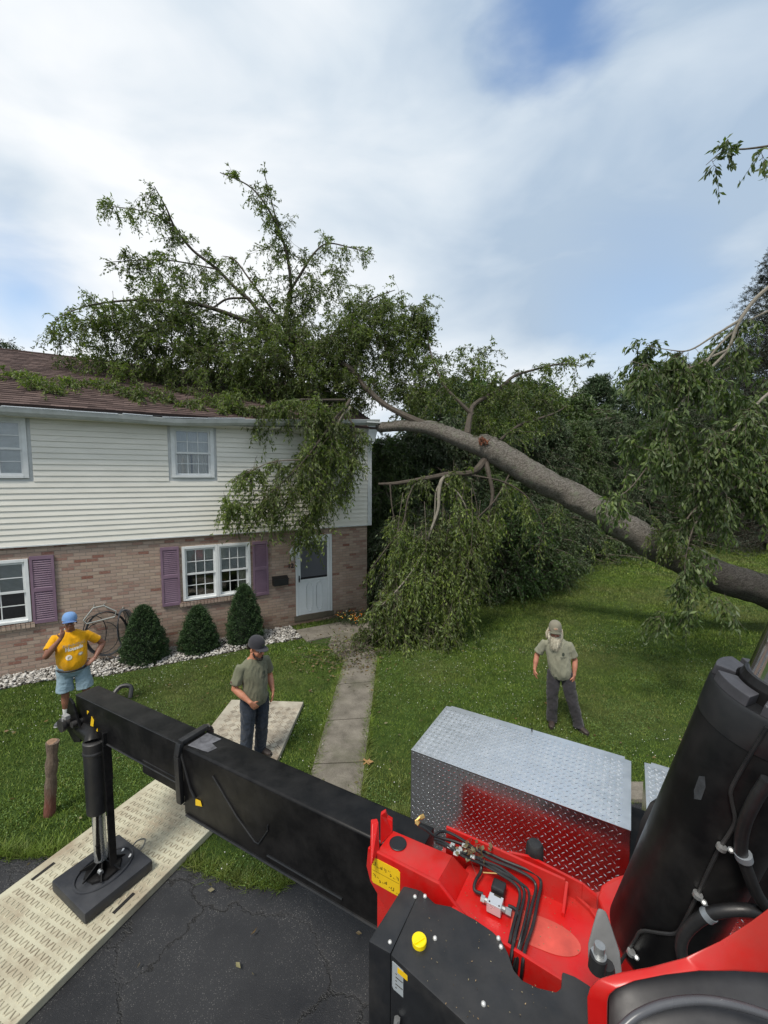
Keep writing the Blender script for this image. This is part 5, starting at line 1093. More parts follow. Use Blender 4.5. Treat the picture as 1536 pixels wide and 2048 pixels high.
# head of the beam: cheeks, pin and hose coupling
mb = MB()
for t in (-.05, BW*.62):
    mb.slab([bp(-.02, t, ZT - .02), bp(.05, t, ZT - .06), bp(.16, t, ZT - .30), bp(.14, t, ZT - .42), bp(.02, t, ZT - .46), bp(-.10, t, ZT - .36), bp(-.13, t, ZT - .26), bp(-.09, t, ZT - .20)], -bw, .022)
CB(mb, 'head_cheek', BLK, bevel=.004)
mb = MB(); mb.tube([bp(-.06, -.10, ZT - .28), bp(-.06, BW + .02, ZT - .28)], .045, 16); mb.tube([bp(-.06, -.12, ZT - .28), bp(-.06, -.09, ZT - .28)], .062, 16); mb.tube([bp(.09, -.09, ZT - .24), bp(.09, .1, ZT - .24)], .03, 12); CB(mb, 'pivot_pin', BLKT, smooth=True)
mb = MB(); mb.tube([bp(0, .1, ZT - .36), bp(.02, .1, ZT - .24), bp(.03, .08, ZT - .1)], [.09, .10, .08], 14); mb.tube([jp(0, 0, 1.49), jp(-.03, .02, 1.53), bp(-.03, .03, ZT - .34)], [.088, .085, .075], 18); CB(mb, 'jack_head', BLK, smooth=True)
mb = MB(); mb.box((-.035, -.022, -.018), (.035, .022, .018)); mb.box((-.02, -.03, -.04), (.0, -.018, -.01)); o = CB(mb, 'hose_coupling', ALU, bevel=.004); o.matrix_parent_inverse = Matrix.Identity(4); o.location = tuple(bp(.02, -.10, ZT - .17) - np.array([1.2, 1.2, 0])); o.rotation_euler = (0, 0, math.atan2(bd[1], bd[0]))
mb = MB(); mb.tube(spline([bp(.20, BW + .0, ZT - .09), bp(.19, BW + .10, ZT - .02), bp(.26, BW + .17, ZT - .03), bp(.31, BW + .13, ZT - .12)]), .022, 8); CB(mb, 'hose_loop', RUB, smooth=True)

# --- red chassis frame that carries the beam
def zq(z, *pts): return [Z(x, y, z) for x, y in pts]
mb = MB()
hd = zq(2.0, (754, 1701), (876, 1763), (906, 1711), (785, 1660))
mb.prism(hd, 1.0)
CB(mb, 'frame_head', RED, bevel=.008, smooth=True)
mb = MB(); T0 = 1.90
s_top = [Z(876, 1763, 1.999), Z(906, 1711, 1.999)]; s_bot = [Z(938, 1746.5, T0 + .002), Z(912, 1802, T0 + .002)]
mb.prism([s_top[0], s_bot[1], s_bot[0], s_top[1]], 0, 0, [np.array([p[0], p[1], 1.5]) for p in (s_top[0], s_bot[1], s_bot[0], s_top[1])]); CB(mb, 'frame_ramp', RED, bevel=.005)
mb = MB(); tray = zq(T0, (890, 1790), (940, 1836), (1175, 1992), (1240, 1975), (1262, 1760), (1190, 1786), (1128, 1770), (938, 1730)); mb.prism(tray, .75); CB(mb, 'frame_deck', RED)
# lip along the near side, raised above the deck
def wall3(pts, th, zb, name, m=RED, n=None):
    """vertical plate along a polyline of 3-D top points"""
    mb = MB()
    for i in range(len(pts) - 1):
        p, q = np.array(pts[i]), np.array(pts[i+1]); d_ = unit(q - p); s_ = np.array([-d_[1], d_[0], 0]); s_ = s_ / np.linalg.norm(s_) * th / 2; e_ = d_*.001
        mb.add([p - s_, q - s_ + e_, q + s_ + e_, p + s_, (p - s_)*[1, 1, 0] + [0, 0, zb], (q - s_)*[1, 1, 0] + [0, 0, zb], (q + s_)*[1, 1, 0] + [0, 0, zb], (p + s_)*[1, 1, 0] + [0, 0, zb]], [(0, 1, 2, 3), (0, 4, 5, 1), (1, 5, 6, 2), (2, 6, 7, 3), (3, 7, 4, 0), (7, 6, 5, 4)])
    return CB(mb, name, m, bevel=.003)
wall3([Z(905, 1812, 1.935), Z(945, 1843, 1.935), Z(1022, 1893, 1.93), Z(1180, 1992, 1.93)], .016, 1.5, 'frame_lip')
wall3([Z(893, 1652, 2.03), Z(1000, 1699, 2.03), Z(1130, 1758, 2.03), Z(1134, 1772, 2.0)], .014, 1.8, 'rib_plate')
wall3([Z(1018, 1703, 2.0), Z(1060, 1712, 2.0), Z(1165, 1766, 2.0), Z(1194, 1790, 1.97)], .014, 1.8, 'rib_plate')
wall3([Z(1134, 1763, 2.025), Z(1126, 1826, 1.92)], .014, 1.8, 'rib_plate')
wall3([Z(1125, 1765, 1.92), Z(1180, 1815, 1.92), Z(1205, 1850, 1.92)], .014, 1.8, 'rib_plate')
# ears gripping the beam
mb = MB(); mb.slab([Z(742, 1735, 2.0), Z(744, 1648, 2.10), Z(757, 1645, 2.10), Z(759, 1700, 2.0)], unit(np.cross(Z(757, 1645, 2.1) - Z(744, 1648, 2.1), [0, 0, 1.])), .03); CB(mb, 'frame_ear', RED, bevel=.004)
mb = MB(); mb.slab([Z(761, 1690, 2.0), Z(761, 1630, 2.12), Z(771, 1624, 2.12), Z(775, 1636, 2.08), Z(785, 1642, 2.06), Z(785, 1665, 2.0)], unit(np.cross(Z(785, 1642, 2.1) - Z(761, 1640, 2.1), [0, 0, 1.])), .025); CB(mb, 'frame_ear', RED, bevel=.004)
# near side face of the head with the yellow plate
hA, hD = Z(754, 1701, 2.0), Z(876, 1763, 2.0); fd = unit(hD - hA); fn = unit(np.array([fd[1], -fd[0], 0])); 
if fn[1] > 0: fn = -fn
def fp(s, z, o=0.0): return hA + fd*s + np.array([0, 0, z]) + fn*o
mb = MB(); mb.slab([fp(-.045, .01, .02), fp(.36, .01, .02), fp(.50, -.1, .02), fp(.50, -.34, .02), fp(.12, -.34, .02), fp(-.03, -.18, .02), fp(-.055, -.10, .02)], fn, .018); CB(mb, 'side_cheek', RED, bevel=.004)
mb = MB(); mb.slab([fp(-.02, -.025, .022), fp(.135, -.025, .022), fp(.150, -.035, .022), fp(.150, -.165, .022), fp(.14, -.172, .022), fp(-.01, -.172, .022), fp(-.02, -.162, .022)], fn, .002)
dec = CB(mb, 'instruction_plate', YD)
INK = mat('decal_ink', (.03, .022, .01), .5)
mb = MB()
def seg(a_, b__, w_=.0016):
    p, q = fp(a_[0], a_[1], .0232), fp(b__[0], b__[1], .0232); d_ = unit(q - p); s_ = np.cross(d_, fn) * w_; mb.add([p - s_, q - s_, q + s_, p + s_], [(0, 1, 2, 3)])
seg((-.015, -.098), (.145, -.098), .0008)
def icon(x, y, k):
    S_ = .014
    L_ = {0: [((0, 0), (1, 0)), ((1, 0), (1, 1.4)), ((.1, .5), (.1, 1.2))], 1: [((0, .2), (1, .0)), ((1, 0), (1, 1.2)), ((.2, .6), (.8, .5))], 2: [((0, 1.3), (.9, 1.1)), ((.9, 1.1), (.9, 0)), ((.3, .8), (.4, .5))], 3: [((0, 0), (.5, .1)), ((.5, .1), (.5, .6)), ((0, .6), (.5, .6)), ((.25, .6), (.2, 1))], 4: [((.2, 0), (.2, .4)), ((.8, 0), (.8, .3))]}[k]
    for p, q in L_: seg((x + p[0]*S_, y + p[1]*S_), (x + q[0]*S_, y + q[1]*S_))
for x_, y_, k in ((-.012, -.065, 0), (.012, -.072, 4), (.030, -.07, 1), (.055, -.075, 2), (.08, -.06, 4), (.092, -.082, 3), (.11, -.085, 4), (.128, -.085, 2), (-.01, -.135, 2), (.012, -.13, 4), (.028, -.15, 3), (.045, -.145, 4), (.058, -.14, 1), (.085, -.15, 4), (.10, -.155, 0), (.13, -.16, 4)): icon(x_, y_, k)
o = mb.build('pictograms', INK, dec, recalc=False)
# black disc, seam, dusty ring
mb = MB(); c_ = Z(796, 1687, 2.003); mb.tube([c_, c_ + [0, 0, .002], c_ + [0, 0, .004]], [.047, .047, .044], 36); CB(mb, 'rubber_disc', BLKT)
mb = MB(); c_ = Z(1095, 1870, T0 + .002); d_ = unit(Z(1150, 1880, T0) - Z(1020, 1830, T0)); s_ = np.array([-d_[1], d_[0], 0])
mb.add([c_ + d_*.14*math.cos(t) + s_*.075*math.sin(t) for t in np.linspace(0, 6.28, 30)[:-1]], [tuple(range(29))]); mb.add([c_ + d_*(-.16) + s_*.075*k for k in (1, -1)] + [c_ + s_*.075*k + [0, 0, .0001] for k in (-1, 1)], [(0, 1, 2, 3)])
CB(mb, 'dust_patch', mat('dusty_red', (.52, .07, .05), .6, var=.25, vscale=8), recalc=True)
# rubber buffer post
mb = MB(); c_ = Z(1068, 1738, T0); mb.tube([c_, c_ + [0, 0, .10], c_ + [0, 0, .135], c_ + [0, 0, .150], c_ + [0, 0, .155]], [.047, .046, .043, .034, .01], 24); CB(mb, 'buffer_post', mat('rubber', (.016, .016, .017), .6, var=.3, vscale=20), smooth=True)
# valve block
vb = Z(990, 1812, T0 + .03); va = Z(968, 1790, T0); vb2 = Z(1012, 1812, T0); vd = unit(vb2 - va); vd[2] = 0; vang = math.atan2(vd[1], vd[0])
def VB(mb, nm, m, **k): o = CB(mb, nm, m, **k); o.matrix_parent_inverse = Matrix.Identity(4); o.location = tuple(np.array([vb[0], vb[1], T0]) - np.array([1.2, 1.2, 0])); o.rotation_euler = (0, 0, vang); return o
mb = MB(); mb.box((-.034, -.03, .012), (.034, .03, .062)); vblk = VB(mb, 'valve_block', mat('alu_block', (.62, .63, .64), .32, .55, var=.05), bevel=.003)
mb = MB(); mb.tube([(-.034, 0, .035), (-.05, 0, .035)], .012, 8); mb.tube([(-.05, 0, .035), (-.068, 0, .035)], .016, 6); VB(mb, 'fitting', mat('plated', (.7, .7, .66), .3, .8))
mb = MB(); mb.tube([(.034, 0, .035), (.05, 0, .035)], .013, 8); mb.tube([(.052, 0, .035), (.078, 0, .035)], .016, 6); VB(mb, 'fitting', ZN)
mb = MB(); mb.box((-.035, .045, .02), (.03, .105, .075)); VB(mb, 'coil', mat('black_plastic', (.014, .014, .015), .5), bevel=.010)
mb = MB(); mb.box((-.012, .02, .0625), (.022, .028, .0632)); mb.tube([(-.022, -.02, .062), (-.022, -.02, .0635)], .004, 8); mb.tube([(.024, -.02, .062), (.024, -.02, .0635)], .004, 8); VB(mb, 'type_plate', INK)
# hydraulic lines
def line(pts, rad=.0075, nm='hydraulic_line', m=RUB, n=6):
    mb = MB(); mb.tube(spline([Z(*p) for p in pts], n), rad, 8); return CB(mb, nm, m, smooth=True)
T2 = T0 + .05
line([(836, 1650, 2.12), (850, 1658, 2.10), (868, 1672, 2.06), (880, 1676, 2.04), (905, 1682, 2.03), (940, 1694, 2.02), (975, 1706, 2.0), (1010, 1722, 2.0), (1060, 1742, 1.99), (1078, 1754, 1.98), (1082, 1770, 1.96), (1076, 1800, 1.95), (1066, 1850, 1.94), (1050, 1898, 1.93), (1044, 1940, 1.88), (1040, 1985, 1.7)])
line([(868, 1672, 2.06), (882, 1663, 2.05), (900, 1666, 2.04), (930, 1683, 2.03), (975, 1715, 2.0), (1030, 1738, 1.99), (1062, 1756, 1.98), (1072, 1775, 1.96), (1064, 1810, 1.95), (1052, 1860, 1.93), (1038, 1905, 1.92), (1030, 1960, 1.8)])
line([(868, 1678, 2.06), (890, 1686, 2.04), (925, 1704, 2.03), (960, 1718, 2.01), (1000, 1742, 2.0), (1032, 1760, 1.98), (1046, 1776, 1.96), (1048, 1795, 1.95), (1040, 1830, 1.95), (1028, 1880, 1.94), (1020, 1930, 1.88), (1016, 1965, 1.7)])
line([(872, 1684, 2.06), (895, 1694, 2.03), (930, 1714, 2.02), (965, 1728, 2.0), (1000, 1748, 1.99), (1030, 1768, 1.97), (1040, 1790, 1.95), (1032, 1830, 1.94), (1020, 1880, 1.93), (1012, 1940, 1.8)])
line([(895, 1690, 2.04), (915, 1704, 2.03), (940, 1717, 2.0), (960, 1727, 1.98), (962, 1742, 1.96), (952, 1760, 1.95), (948, 1775, 1.94), (952, 1783, 1.935), (966, 1788, 1.935)], .008)
line([(1017, 1812, 1.935), (1030, 1818, 1.94), (1038, 1832, 1.94), (1036, 1850, 1.94), (1026, 1890, 1.93), (1020, 1925, 1.8)], .008)
line([(960, 1720, 2.02), (1000, 1735, 2.01), (1040, 1765, 1.98), (1058, 1785, 1.96), (1052, 1830, 1.95), (1040, 1880, 1.94), (1026, 1940, 1.85), (1022, 1975, 1.7)], .006)
mb = MB(); q = [Z(838, 1650, 2.125), Z(832, 1643, 2.13), Z(842, 1633, 2.15)]; mb.tube(q, .009, 6); mb.tube([Z(838, 1648, 2.125), Z(832, 1643, 2.13)], .013, 6); mb.tube([Z(840, 1636, 2.145), Z(848, 1632, 2.15)], .012, 6); CB(mb, 'brass_elbow', BRASS)
for x, y in ((896, 1692), (902, 1689), (913, 1702), (918, 1697), (908, 1706), (925, 1690), (942, 1712)):
    mb = MB(); c_ = Z(x, y, 2.035); mb.tube([c_, c_ + unit(np.array([.8, -.5, .1]))*.022], .0105, 6); CB(mb, 'hose_nut', mat('plated', (.7, .7, .66), .3, .8))
fo = Foliage(); n = 46; P = np.array([Z(945 + rng.normal()*15, 1700 + rng.normal()*9, 2.045 + rng.uniform(0, .03)) for _ in range(n)]); fo.leaves(P, rng.normal(size=(n, 3)) * [1, 1, .5], rng.uniform(.015, .04, (n, 1)), .55)
n = 8; P = np.array([Z(910 + rng.uniform(0, 60), 1690 + rng.uniform(0, 25), 2.04) for _ in range(n)]); fo.stems(np.stack([P, P + rng.normal(size=(n, 3))*.02, P + rng.normal(size=(n, 3))*.05], 1), .0015, .001)
db, ds = fo.build(None, leafmat('dry_leaf', (.10, .065, .03), (.24, .17, .09), .1), TWIG, 'dry_leaves', 'dry_stems'); tag(db, 'crumpled dry leaves caught among the black lines on the red frame', 'dry leaves'); ds.parent = db
mb = MB(); mb.tube([Z(966, 1745, 1.99), Z(1013, 1748, 1.99)], .003, 5); o = mb.build('straw', mat('straw', (.45, .28, .10), .7), None); tag(o, 'pale straw lying across the black lines beside the valve block', 'straw')

# --- black tank cover with the yellow cap
ZC = 1.965
cov = zq(ZC, (840, 1778), (870, 1806), (901, 1812), (950, 1838), (985, 1862), (1003, 1880), (1016, 1905), (1028, 1940), (1045, 1960), (1075, 1974), (1112, 1983), (1122, 1975), (1124, 1942), (1150, 1952), (1182, 1972), (1180, 2060), (1180, 2200), (1160, 2260), (781, 1909))
mb = MB(); mb.prism(cov, 1.0); CB(mb, 'tank_cover', BLKT, bevel=.008, smooth=True)
mb = MB(); mb.prism(zq(ZC + .004, (807, 1770), (841, 1779), (781, 1908), (736, 1882)), 1.0); CB(mb, 'tank_end', BLKT, bevel=.012, smooth=True)
mb = MB(); c_ = Z(838.5, 1882, ZC + .012); mb.tube([c_ - [0, 0, .012], c_, c_ + [0, 0, .008], c_ + [0, 0, .011]], [.031, .032, .032, .029], 36); cap = CB(mb, 'filler_cap', YEL, smooth=True)
mb = MB(); gd = unit(Z(850, 1874, ZC) - Z(828, 1888, ZC)); gs = np.array([-gd[1], gd[0], 0]); c2 = Z(838.5, 1882, ZC + .023); mb.prism([c2 - gd*.024 - gs*.0045 + [0, 0, .006], c2 + gd*.024 - gs*.0045 + [0, 0, .006], c2 + gd*.024 + gs*.0045 + [0, 0, .006], c2 - gd*.024 + gs*.0045 + [0, 0, .006]], ZC + .015); CB(mb, 'cap_grip', YEL, bevel=.002)
BOLT = mat('bolt_head', (.62, .62, .60), .4, .5)
for x, y in ((830, 1793), (850, 1792), (780, 1884), (870, 1876), (997, 1876), (1002, 1893), (967, 2007)):
    mb = MB(); c_ = Z(x, y, ZC + .004); mb.tube([c_ - [0, 0, .003], c_ + [0, 0, .002], c_ + [0, 0, .006], c_ + [0, 0, .0075]], [.0095, .009, .006, .002], 14); CB(mb, 'bolt', BOLT, smooth=True)
ft_, fr2 = Z(781, 1909, ZC), Z(950, 2048, ZC); nd = unit((fr2 - ft_) * [1, 1, 0]); nn = np.array([nd[1], -nd[0], 0])
def tp_(s, z, o=.0): return ft_ + nd*s + nn*o + np.array([0, 0, z])
mb = MB(); mb.slab([tp_(.012, -.02, .004), tp_(.10, -.02, .004), tp_(.10, -.145, .004), tp_(.02, -.145, .004), tp_(.012, -.135, .004)], nn, .003); pl_ = CB(mb, 'side_label', mat('label_grey', (.30, .33, .35), .5, var=.06))
mb = MB(); mb.slab([tp_(.04, -.025, .0055), tp_(.09, -.025, .0055), tp_(.09, -.05, .0055), tp_(.04, -.05, .0055)], nn, .001); mb.build('label_band', YD, pl_)
mb = MB(); 
for k in range(5): mb.slab([tp_(.03, -.06 - .016*k, .0055), tp_(.036 + .03*(k % 2), -.06 - .016*k, .0055), tp_(.036 + .03*(k % 2), -.063 - .016*k, .0055), tp_(.03, -.063 - .016*k, .0055)], nn, .001)
mb.build('label_marks', INK, pl_)
mb = MB(); mb.tube([tp_(.05, -.24, .02), tp_(.05, -.29, .03)], .014, 6); mb.tube([tp_(.05, -.29, .03), tp_(.045, -.34, .04)], .017, 6); CB(mb, 'side_fitting', ZN)
mb = MB(); mb.box((-.1, -1.2, .4), (2.6, 1.35, .9)); CB(mb, 'chassis', BLK)

# --- boom lift cylinder
P0 = D(1308, 1880, 1.50); P1 = D(1556, 1372, 1.25); ax = unit(P1 - P0); Lc = np.linalg.norm(P1 - P0)
def cp(t): return P0 + ax * t
RC = .158
mb = MB(); mb.tube([cp(-.10), cp(-.085), cp(-.03), cp(0), cp(Lc*.86), cp(Lc*.87)], [RC*.35, RC*.62, RC*.92, RC, RC, RC*.97], 64); boom = CB(mb, 'boom_cylinder', BLK, smooth=True)
mb = MB(); mb.tube([cp(Lc*.862), cp(Lc*.865), cp(Lc*.955), cp(Lc*.965)], [RC*.97, RC*1.015, RC*1.015, RC*.98], 64); CB(mb, 'gland_nut', BLKT, smooth=True)
mb = MB(); a1_ = unit(np.cross(ax, [0, 0, 1.])); a2_ = np.cross(ax, a1_)
for k in range(6):
    t0, t1 = k*math.pi/3 + .1, (k + 1)*math.pi/3 - .12; V = []
    for j in range(7):
        t = t0 + (t1 - t0)*j/6; d_ = a1_*math.cos(t) + a2_*math.sin(t); V += [cp(Lc*.965) + d_*RC*.62, cp(Lc*.965) + d_*RC*.99, cp(Lc*.995) + d_*RC*.98, cp(Lc*.995) + d_*RC*.64]
    mb.add(V, [(4*j + i, 4*j + (i+1) % 4, 4*j + 4 + (i+1) % 4, 4*j + 4 + i) for j in range(6) for i in range(4)] + [(0, 1, 2, 3), (27, 26, 25, 24)])
CB(mb, 'lock_ring', mat('dark_grey_cast', (.045, .045, .052), .5, var=.2, vscale=20), bevel=.003)
mb = MB(); mb.tube([cp(Lc*.9), cp(Lc*1.0), cp(Lc*1.02)], [RC*.60, RC*.60, RC*.56], 32); CB(mb, 'wiper_seal', BLK)
mb = MB(); mb.tube([cp(Lc*.9), cp(Lc*2.2)], RC*.52, 40); CB(mb, 'boom_rod', CHR, smooth=True)
mb = MB(); mb.tube([cp(Lc*.40) , cp(Lc*.405)], .001, 3)
# black backing structure behind the cylinder
mb = MB(); mb.prism([cp(-.2) + [.22, .2, 0], cp(-.2) + [.9, .2, 0], cp(Lc*.8) + [.9, .25, 0], cp(Lc*.8) + [.40, .25, 0]], 0, 0, [cp(-.2) + [.32, .4, -.1], cp(-.2) + [.9, .4, -.1], cp(Lc*.8) + [.9, .5, -.1], cp(Lc*.8) + [.52, .5, -.1]]); CB(mb, 'boom_post', BLK, bevel=.02)
# steel pipe and clamps lying on the near side of the cylinder, and the big hoses
def N_(x, y, Y, r_=.0): return D(x, y, Y)
def cyl(x, y, lift=.0):                 # point on the cylinder's near surface seen at that place
    d = ray(x, y); o = CAM - P0; A_ = d - ax*(d @ ax); B_ = o - ax*(o @ ax); rr_ = RC + lift
    a_, b__, c_ = A_ @ A_, 2*A_ @ B_, B_ @ B_ - rr_*rr_; q = b__*b__ - 4*a_*c_
    if q < 0: q = 0
    return CAM + d * ((-b__ - math.sqrt(q)) / (2*a_))
mb = MB(); mb.tube(spline([cyl(x, y, .008) for x, y in ((1534, 1455), (1500, 1510), (1464, 1575), (1463, 1600), (1470, 1640), (1460, 1665), (1440, 1695), (1415, 1745), (1395, 1790), (1365, 1850), (1350, 1867), (1320, 1866), (1283, 1862), (1270, 1880), (1250, 1910), (1232, 1940))], 4), .0055, 7); CB(mb, 'steel_pipe', BLKT, smooth=True)
def hose2(pts, rad, nm='hose'): mb = MB(); mb.tube(spline([cyl(x, y, rad + .012 + l_) for x, y, l_ in pts], 6), rad, 14); return CB(mb, nm, RUB, smooth=True)
hose2([(1536, 1560, .02), (1510, 1600, .02), (1488, 1650, .01), (1482, 1700, 0), (1496, 1745, .0), (1515, 1790, .01), (1534, 1815, .02), (1560, 1840, .03)], .017, 'large_hose')
hose2([(1370, 1935, .0), (1362, 1900, .0), (1368, 1870, 0), (1390, 1845, 0), (1420, 1828, .0), (1460, 1820, .0), (1510, 1822, .01), (1550, 1835, .02)], .018, 'large_hose')
for q in ((1443, 1695, 1462, 1700), (1395, 1790, 1408, 1805), (1262, 1905, 1273, 1915)):
    mb = MB(); p = cyl(q[0], q[1], .016); p2 = cyl(q[2], q[3], .022); mb.tube([p - ax*.006, p + ax*.006], .014, 12); mb.tube([p2 - unit(CAM - p2)*.01, p2 + unit(CAM - p2)*.004, p2 + unit(CAM - p2)*.008], [.009, .009, .005], 8); CB(mb, 'pipe_clamp', ZN, smooth=True)
for q in ((1487, 1712), (1417, 1829)):
    mb = MB(); p = cyl(q[0], q[1], .028); d_ = unit(cyl(q[0] + 5, q[1] + (22 if q[0] > 1450 else -3), .028) - p); mb.tube([p - d_*.010, p + d_*.010], .0225, 18); CB(mb, 'hose_clamp', mat('zinc_strap', (.30, .33, .36), .45, .6), smooth=True)
for k, (x, y) in enumerate(((1405, 1550), (1396, 1590), (1440, 1480), (1425, 1500))):
    pass
mb = MB(); q = [cyl(x, y, .0012) for x, y in ((1398, 1552), (1410, 1553), (1411, 1575), (1402, 1600), (1388, 1598), (1388, 1580))]; mb.add(q, [tuple(range(6))]); CB(mb, 'scuff', mat('grey_scuff', (.035, .04, .045), .55, var=.5, vscale=30), recalc=False)
# cast bracket at the foot of the cylinder
mb = MB(); br_ = [D(x, y, 1.30) for x, y in ((1196, 1815), (1212, 1822), (1226, 1862), (1240, 1905), (1246, 1965), (1206, 1962), (1176, 1922), (1176, 1888), (1186, 1850))]; mb.slab(br_, unit(CAM - br_[0]), .05); CB(mb, 'cast_bracket', ALU, bevel=.01, smooth=True)
mb = MB(); mb.tube([D(1200, 1890, 1.24), D(1197, 1910, 1.24)], .016, 14); mb.tube([D(1197, 1908, 1.24), D(1195, 1932, 1.24)], [.024, .024], 14); CB(mb, 'bracket_fitting', ZN, smooth=True)
mb = MB(); mb.tube([D(1197, 1912, 1.235), D(1193, 1938, 1.235)], .026, 14); mb.tube([D(1215, 1930, 1.25), D(1225, 1990, 1.25)], .02, 10); CB(mb, 'rubber_boot', RUB, smooth=True)
# black fender between tool box and cylinder
mb = MB(); arc = [(1325, 1588), (1300, 1605), (1282, 1640), (1270, 1690), (1262, 1730), (1250, 1800)]
V = []
for x, y in arc: V += [D(x, y, 2.15), D(x + 90, y - 10, 2.0), D(x + 90, y + 20, 2.6), D(x + 6, y, 2.5)]
mb.add(V, [(4*j + i, 4*j + (i+1) % 4, 4*j + 4 + (i+1) % 4, 4*j + 4 + i) for j in range(5) for i in range(4)] + [(0, 1, 2, 3)]); CB(mb, 'fender', BLKT, smooth=True)
# red turret skirt left of the cylinder foot
mb = MB(); q = [Z(1195, 1795, 1.96), Z(1203, 1770, 1.99), Z(1225, 1755, 2.0), Z(1260, 1745, 2.0), Z(1300, 1800, 2.0), Z(1240, 1900, 1.96)]; mb.prism(q, 1.5); CB(mb, 'turret_skirt', RED, bevel=.008)

# --- red slewing-column hood in the lower right corner
rimo = [(1176, 2062), (1174, 1995), (1180, 1975), (1196, 1958), (1240, 1945), (1300, 1934), (1370, 1915), (1440, 1882), (1500, 1844), (1560, 1800), (1640, 1745)]
rimi = [(1214, 2062), (1215, 2005), (1218, 1990), (1232, 1978), (1270, 1962), (1330, 1950), (1400, 1942), (1470, 1942), (1536, 1946), (1600, 1955), (1700, 1975)]
YH = .86
mb = MB(); V = []
for (a_, b__) in zip(rimo, rimi): V += [D(a_[0], a_[1], YH), D(b__[0], b__[1], YH - .02), D(b__[0], b__[1], YH + .12), D(a_[0], a_[1], YH + .12)]
mb.add(V, [(4*j + i, 4*j + (i+1) % 4, 4*j + 4 + (i+1) % 4, 4*j + 4 + i) for j in range(len(rimo)-1) for i in range(4)]); CB(mb, 'column_hood', RED, bevel=.005, smooth=True)
mb = MB(); V = []; nrow = 8
for j in range(nrow):
    t = j/(nrow-1)
    for (b__) in rimi[1:]:
        x_, y_ = b__; V.append(D(x_ - t*2, y_ + t*330, YH + .03 + .05*math.sin(t*2.2) - t*.28))
m_ = len(rimi) - 1; mb.add(V, [(j*m_ + i, j*m_ + i + 1, (j+1)*m_ + i + 1, (j+1)*m_ + i) for j in range(nrow-1) for i in range(m_-1)]); CB(mb, 'hood_panel', mat('hood_grey', (.028, .028, .031), .45, var=.2, vscale=8, dust=(.09, .09, .09, .4), dscale=5), smooth=True, recalc=False)
mb = MB(); mb.tube(spline([D(x, y, Y) for x, y, Y in ((1240, 2060, .80), (1275, 2030, .81), (1330, 2008, .82), (1400, 2000, .82), (1470, 2010, .81), (1540, 2032, .80), (1600, 2060, .79))], 6), .0085, 10); CB(mb, 'hood_bead', mat('hood_grey2', (.07, .072, .08), .3), smooth=True)

# --- aluminium tread-plate tool boxes
a = NT('tread_plate'); a.base(a.ramp(a.noise(5, 5, .6), (.3, (.62, .63, .64)), (.7, (.78, .79, .80)))); a.b.inputs['Metallic'].default_value = 1.0
a.l(a.ramp(a.noise(3.5, 6, .65), (.3, .10), (.7, .26)), a.b.inputs['Roughness']); a.bump(a.noise(55, 3, .6), .06, .004); TP = a.m
TPT = mat('tread_plate_top', (.86, .87, .88), .36, .92, var=.06, vscale=4, rvar=.08)
def toolbox(nl, fl, nr, ztop, zb, parent_name, notch=True):
    ex = unit((nr - nl) * [1, 1, 0]); ey = np.array([-ex[1], ex[0], 0]); Lx = np.linalg.norm(nr - nl); Ly = abs((fl - nl) @ ey)
    def q(u, v, z): return nl*[1, 1, 0] + ex*u + ey*v + np.array([0, 0, z])
    mb = MB(); poly = [(0, 0), (Lx, 0), (Lx, Ly - .04), (Lx - .05, Ly - .035), (Lx - .05, Ly), (.05, Ly), (.05, Ly - .025), (0, Ly - .03)]
    mb.prism([q(u, v, ztop) for u, v in poly], zb); box_ = CB(mb, parent_name, TP, bevel=.005)
    mb = MB(); mb.prism([q(u, v, ztop + .0022) for u, v in poly], ztop + .0005); CB(mb, 'lid', TPT)
    # raised tread bars on the top and on the near side
    mb = MB(); P_ = .052
    def loz(c_, d_, n_, L=.0185, W_=.0042, h_=.0026):
        s_ = np.cross(n_, d_); mb.add([c_ - d_*L, c_ - s_*W_, c_ + d_*L, c_ + s_*W_, c_ - d_*L*.55 + n_*h_, c_ + d_*L*.55 + n_*h_], [(0, 1, 4), (1, 5, 4), (1, 2, 5), (2, 3, 5), (3, 4, 5), (3, 0, 4)])
    upn = np.array([0, 0, 1.])
    for i in range(int((Lx - .03) / P_)):
        for j in range(int((Ly - .06) / (P_*.62))):
            u_ = .03 + i*P_ + (P_/2 if j % 2 else 0); v_ = .02 + j*P_*.62
            d_ = unit(ex + ey*(.9 if j % 2 else -.9)); loz(q(u_, v_, ztop + .0024), d_, upn, .019, .0055, .0042)
    for i in range(int((Lx - .03) / P_)):
        for j in range(int((ztop - zb - .04) / (P_*.62))):
            u_ = .03 + i*P_ + (P_/2 if j % 2 else 0); z_ = ztop - .025 - j*P_*.62
            d_ = unit(ex + upn*(.9 if j % 2 else -.9)); loz(q(u_, -.0003, z_), d_, -ey)
    CB(mb, 'tread_pattern' , TP, recalc=False)
    return q, Lx, Ly
q_, Lx, Ly = toolbox(Z(822, 1500, 1.5), Z(903, 1412, 1.5), Z(1262, 1662, 1.5), 1.5, .62, 'tool_box')
mb = MB(); c_ = Z(1064, 1463, 1.5); mb.tube([c_, c_ + [0, .01, .03], c_ + [.01, .02, .02]], .006, 6); CB(mb, 'latch', BLK)
toolbox(q_(Lx + .10, .1, 1.5), q_(Lx + .10, Ly + .03, 1.5), q_(Lx + 1.1, .1, 1.5), 1.5, .62, 'tool_box')
mb = MB(); mb.prism([q_(Lx - .02, .0, 1.2), q_(Lx + .3, .0, 1.2), q_(Lx + .3, Ly - .2, 1.2), q_(Lx - .02, Ly - .2, 1.2)], .6); CB(mb, 'bed_frame', BLK)
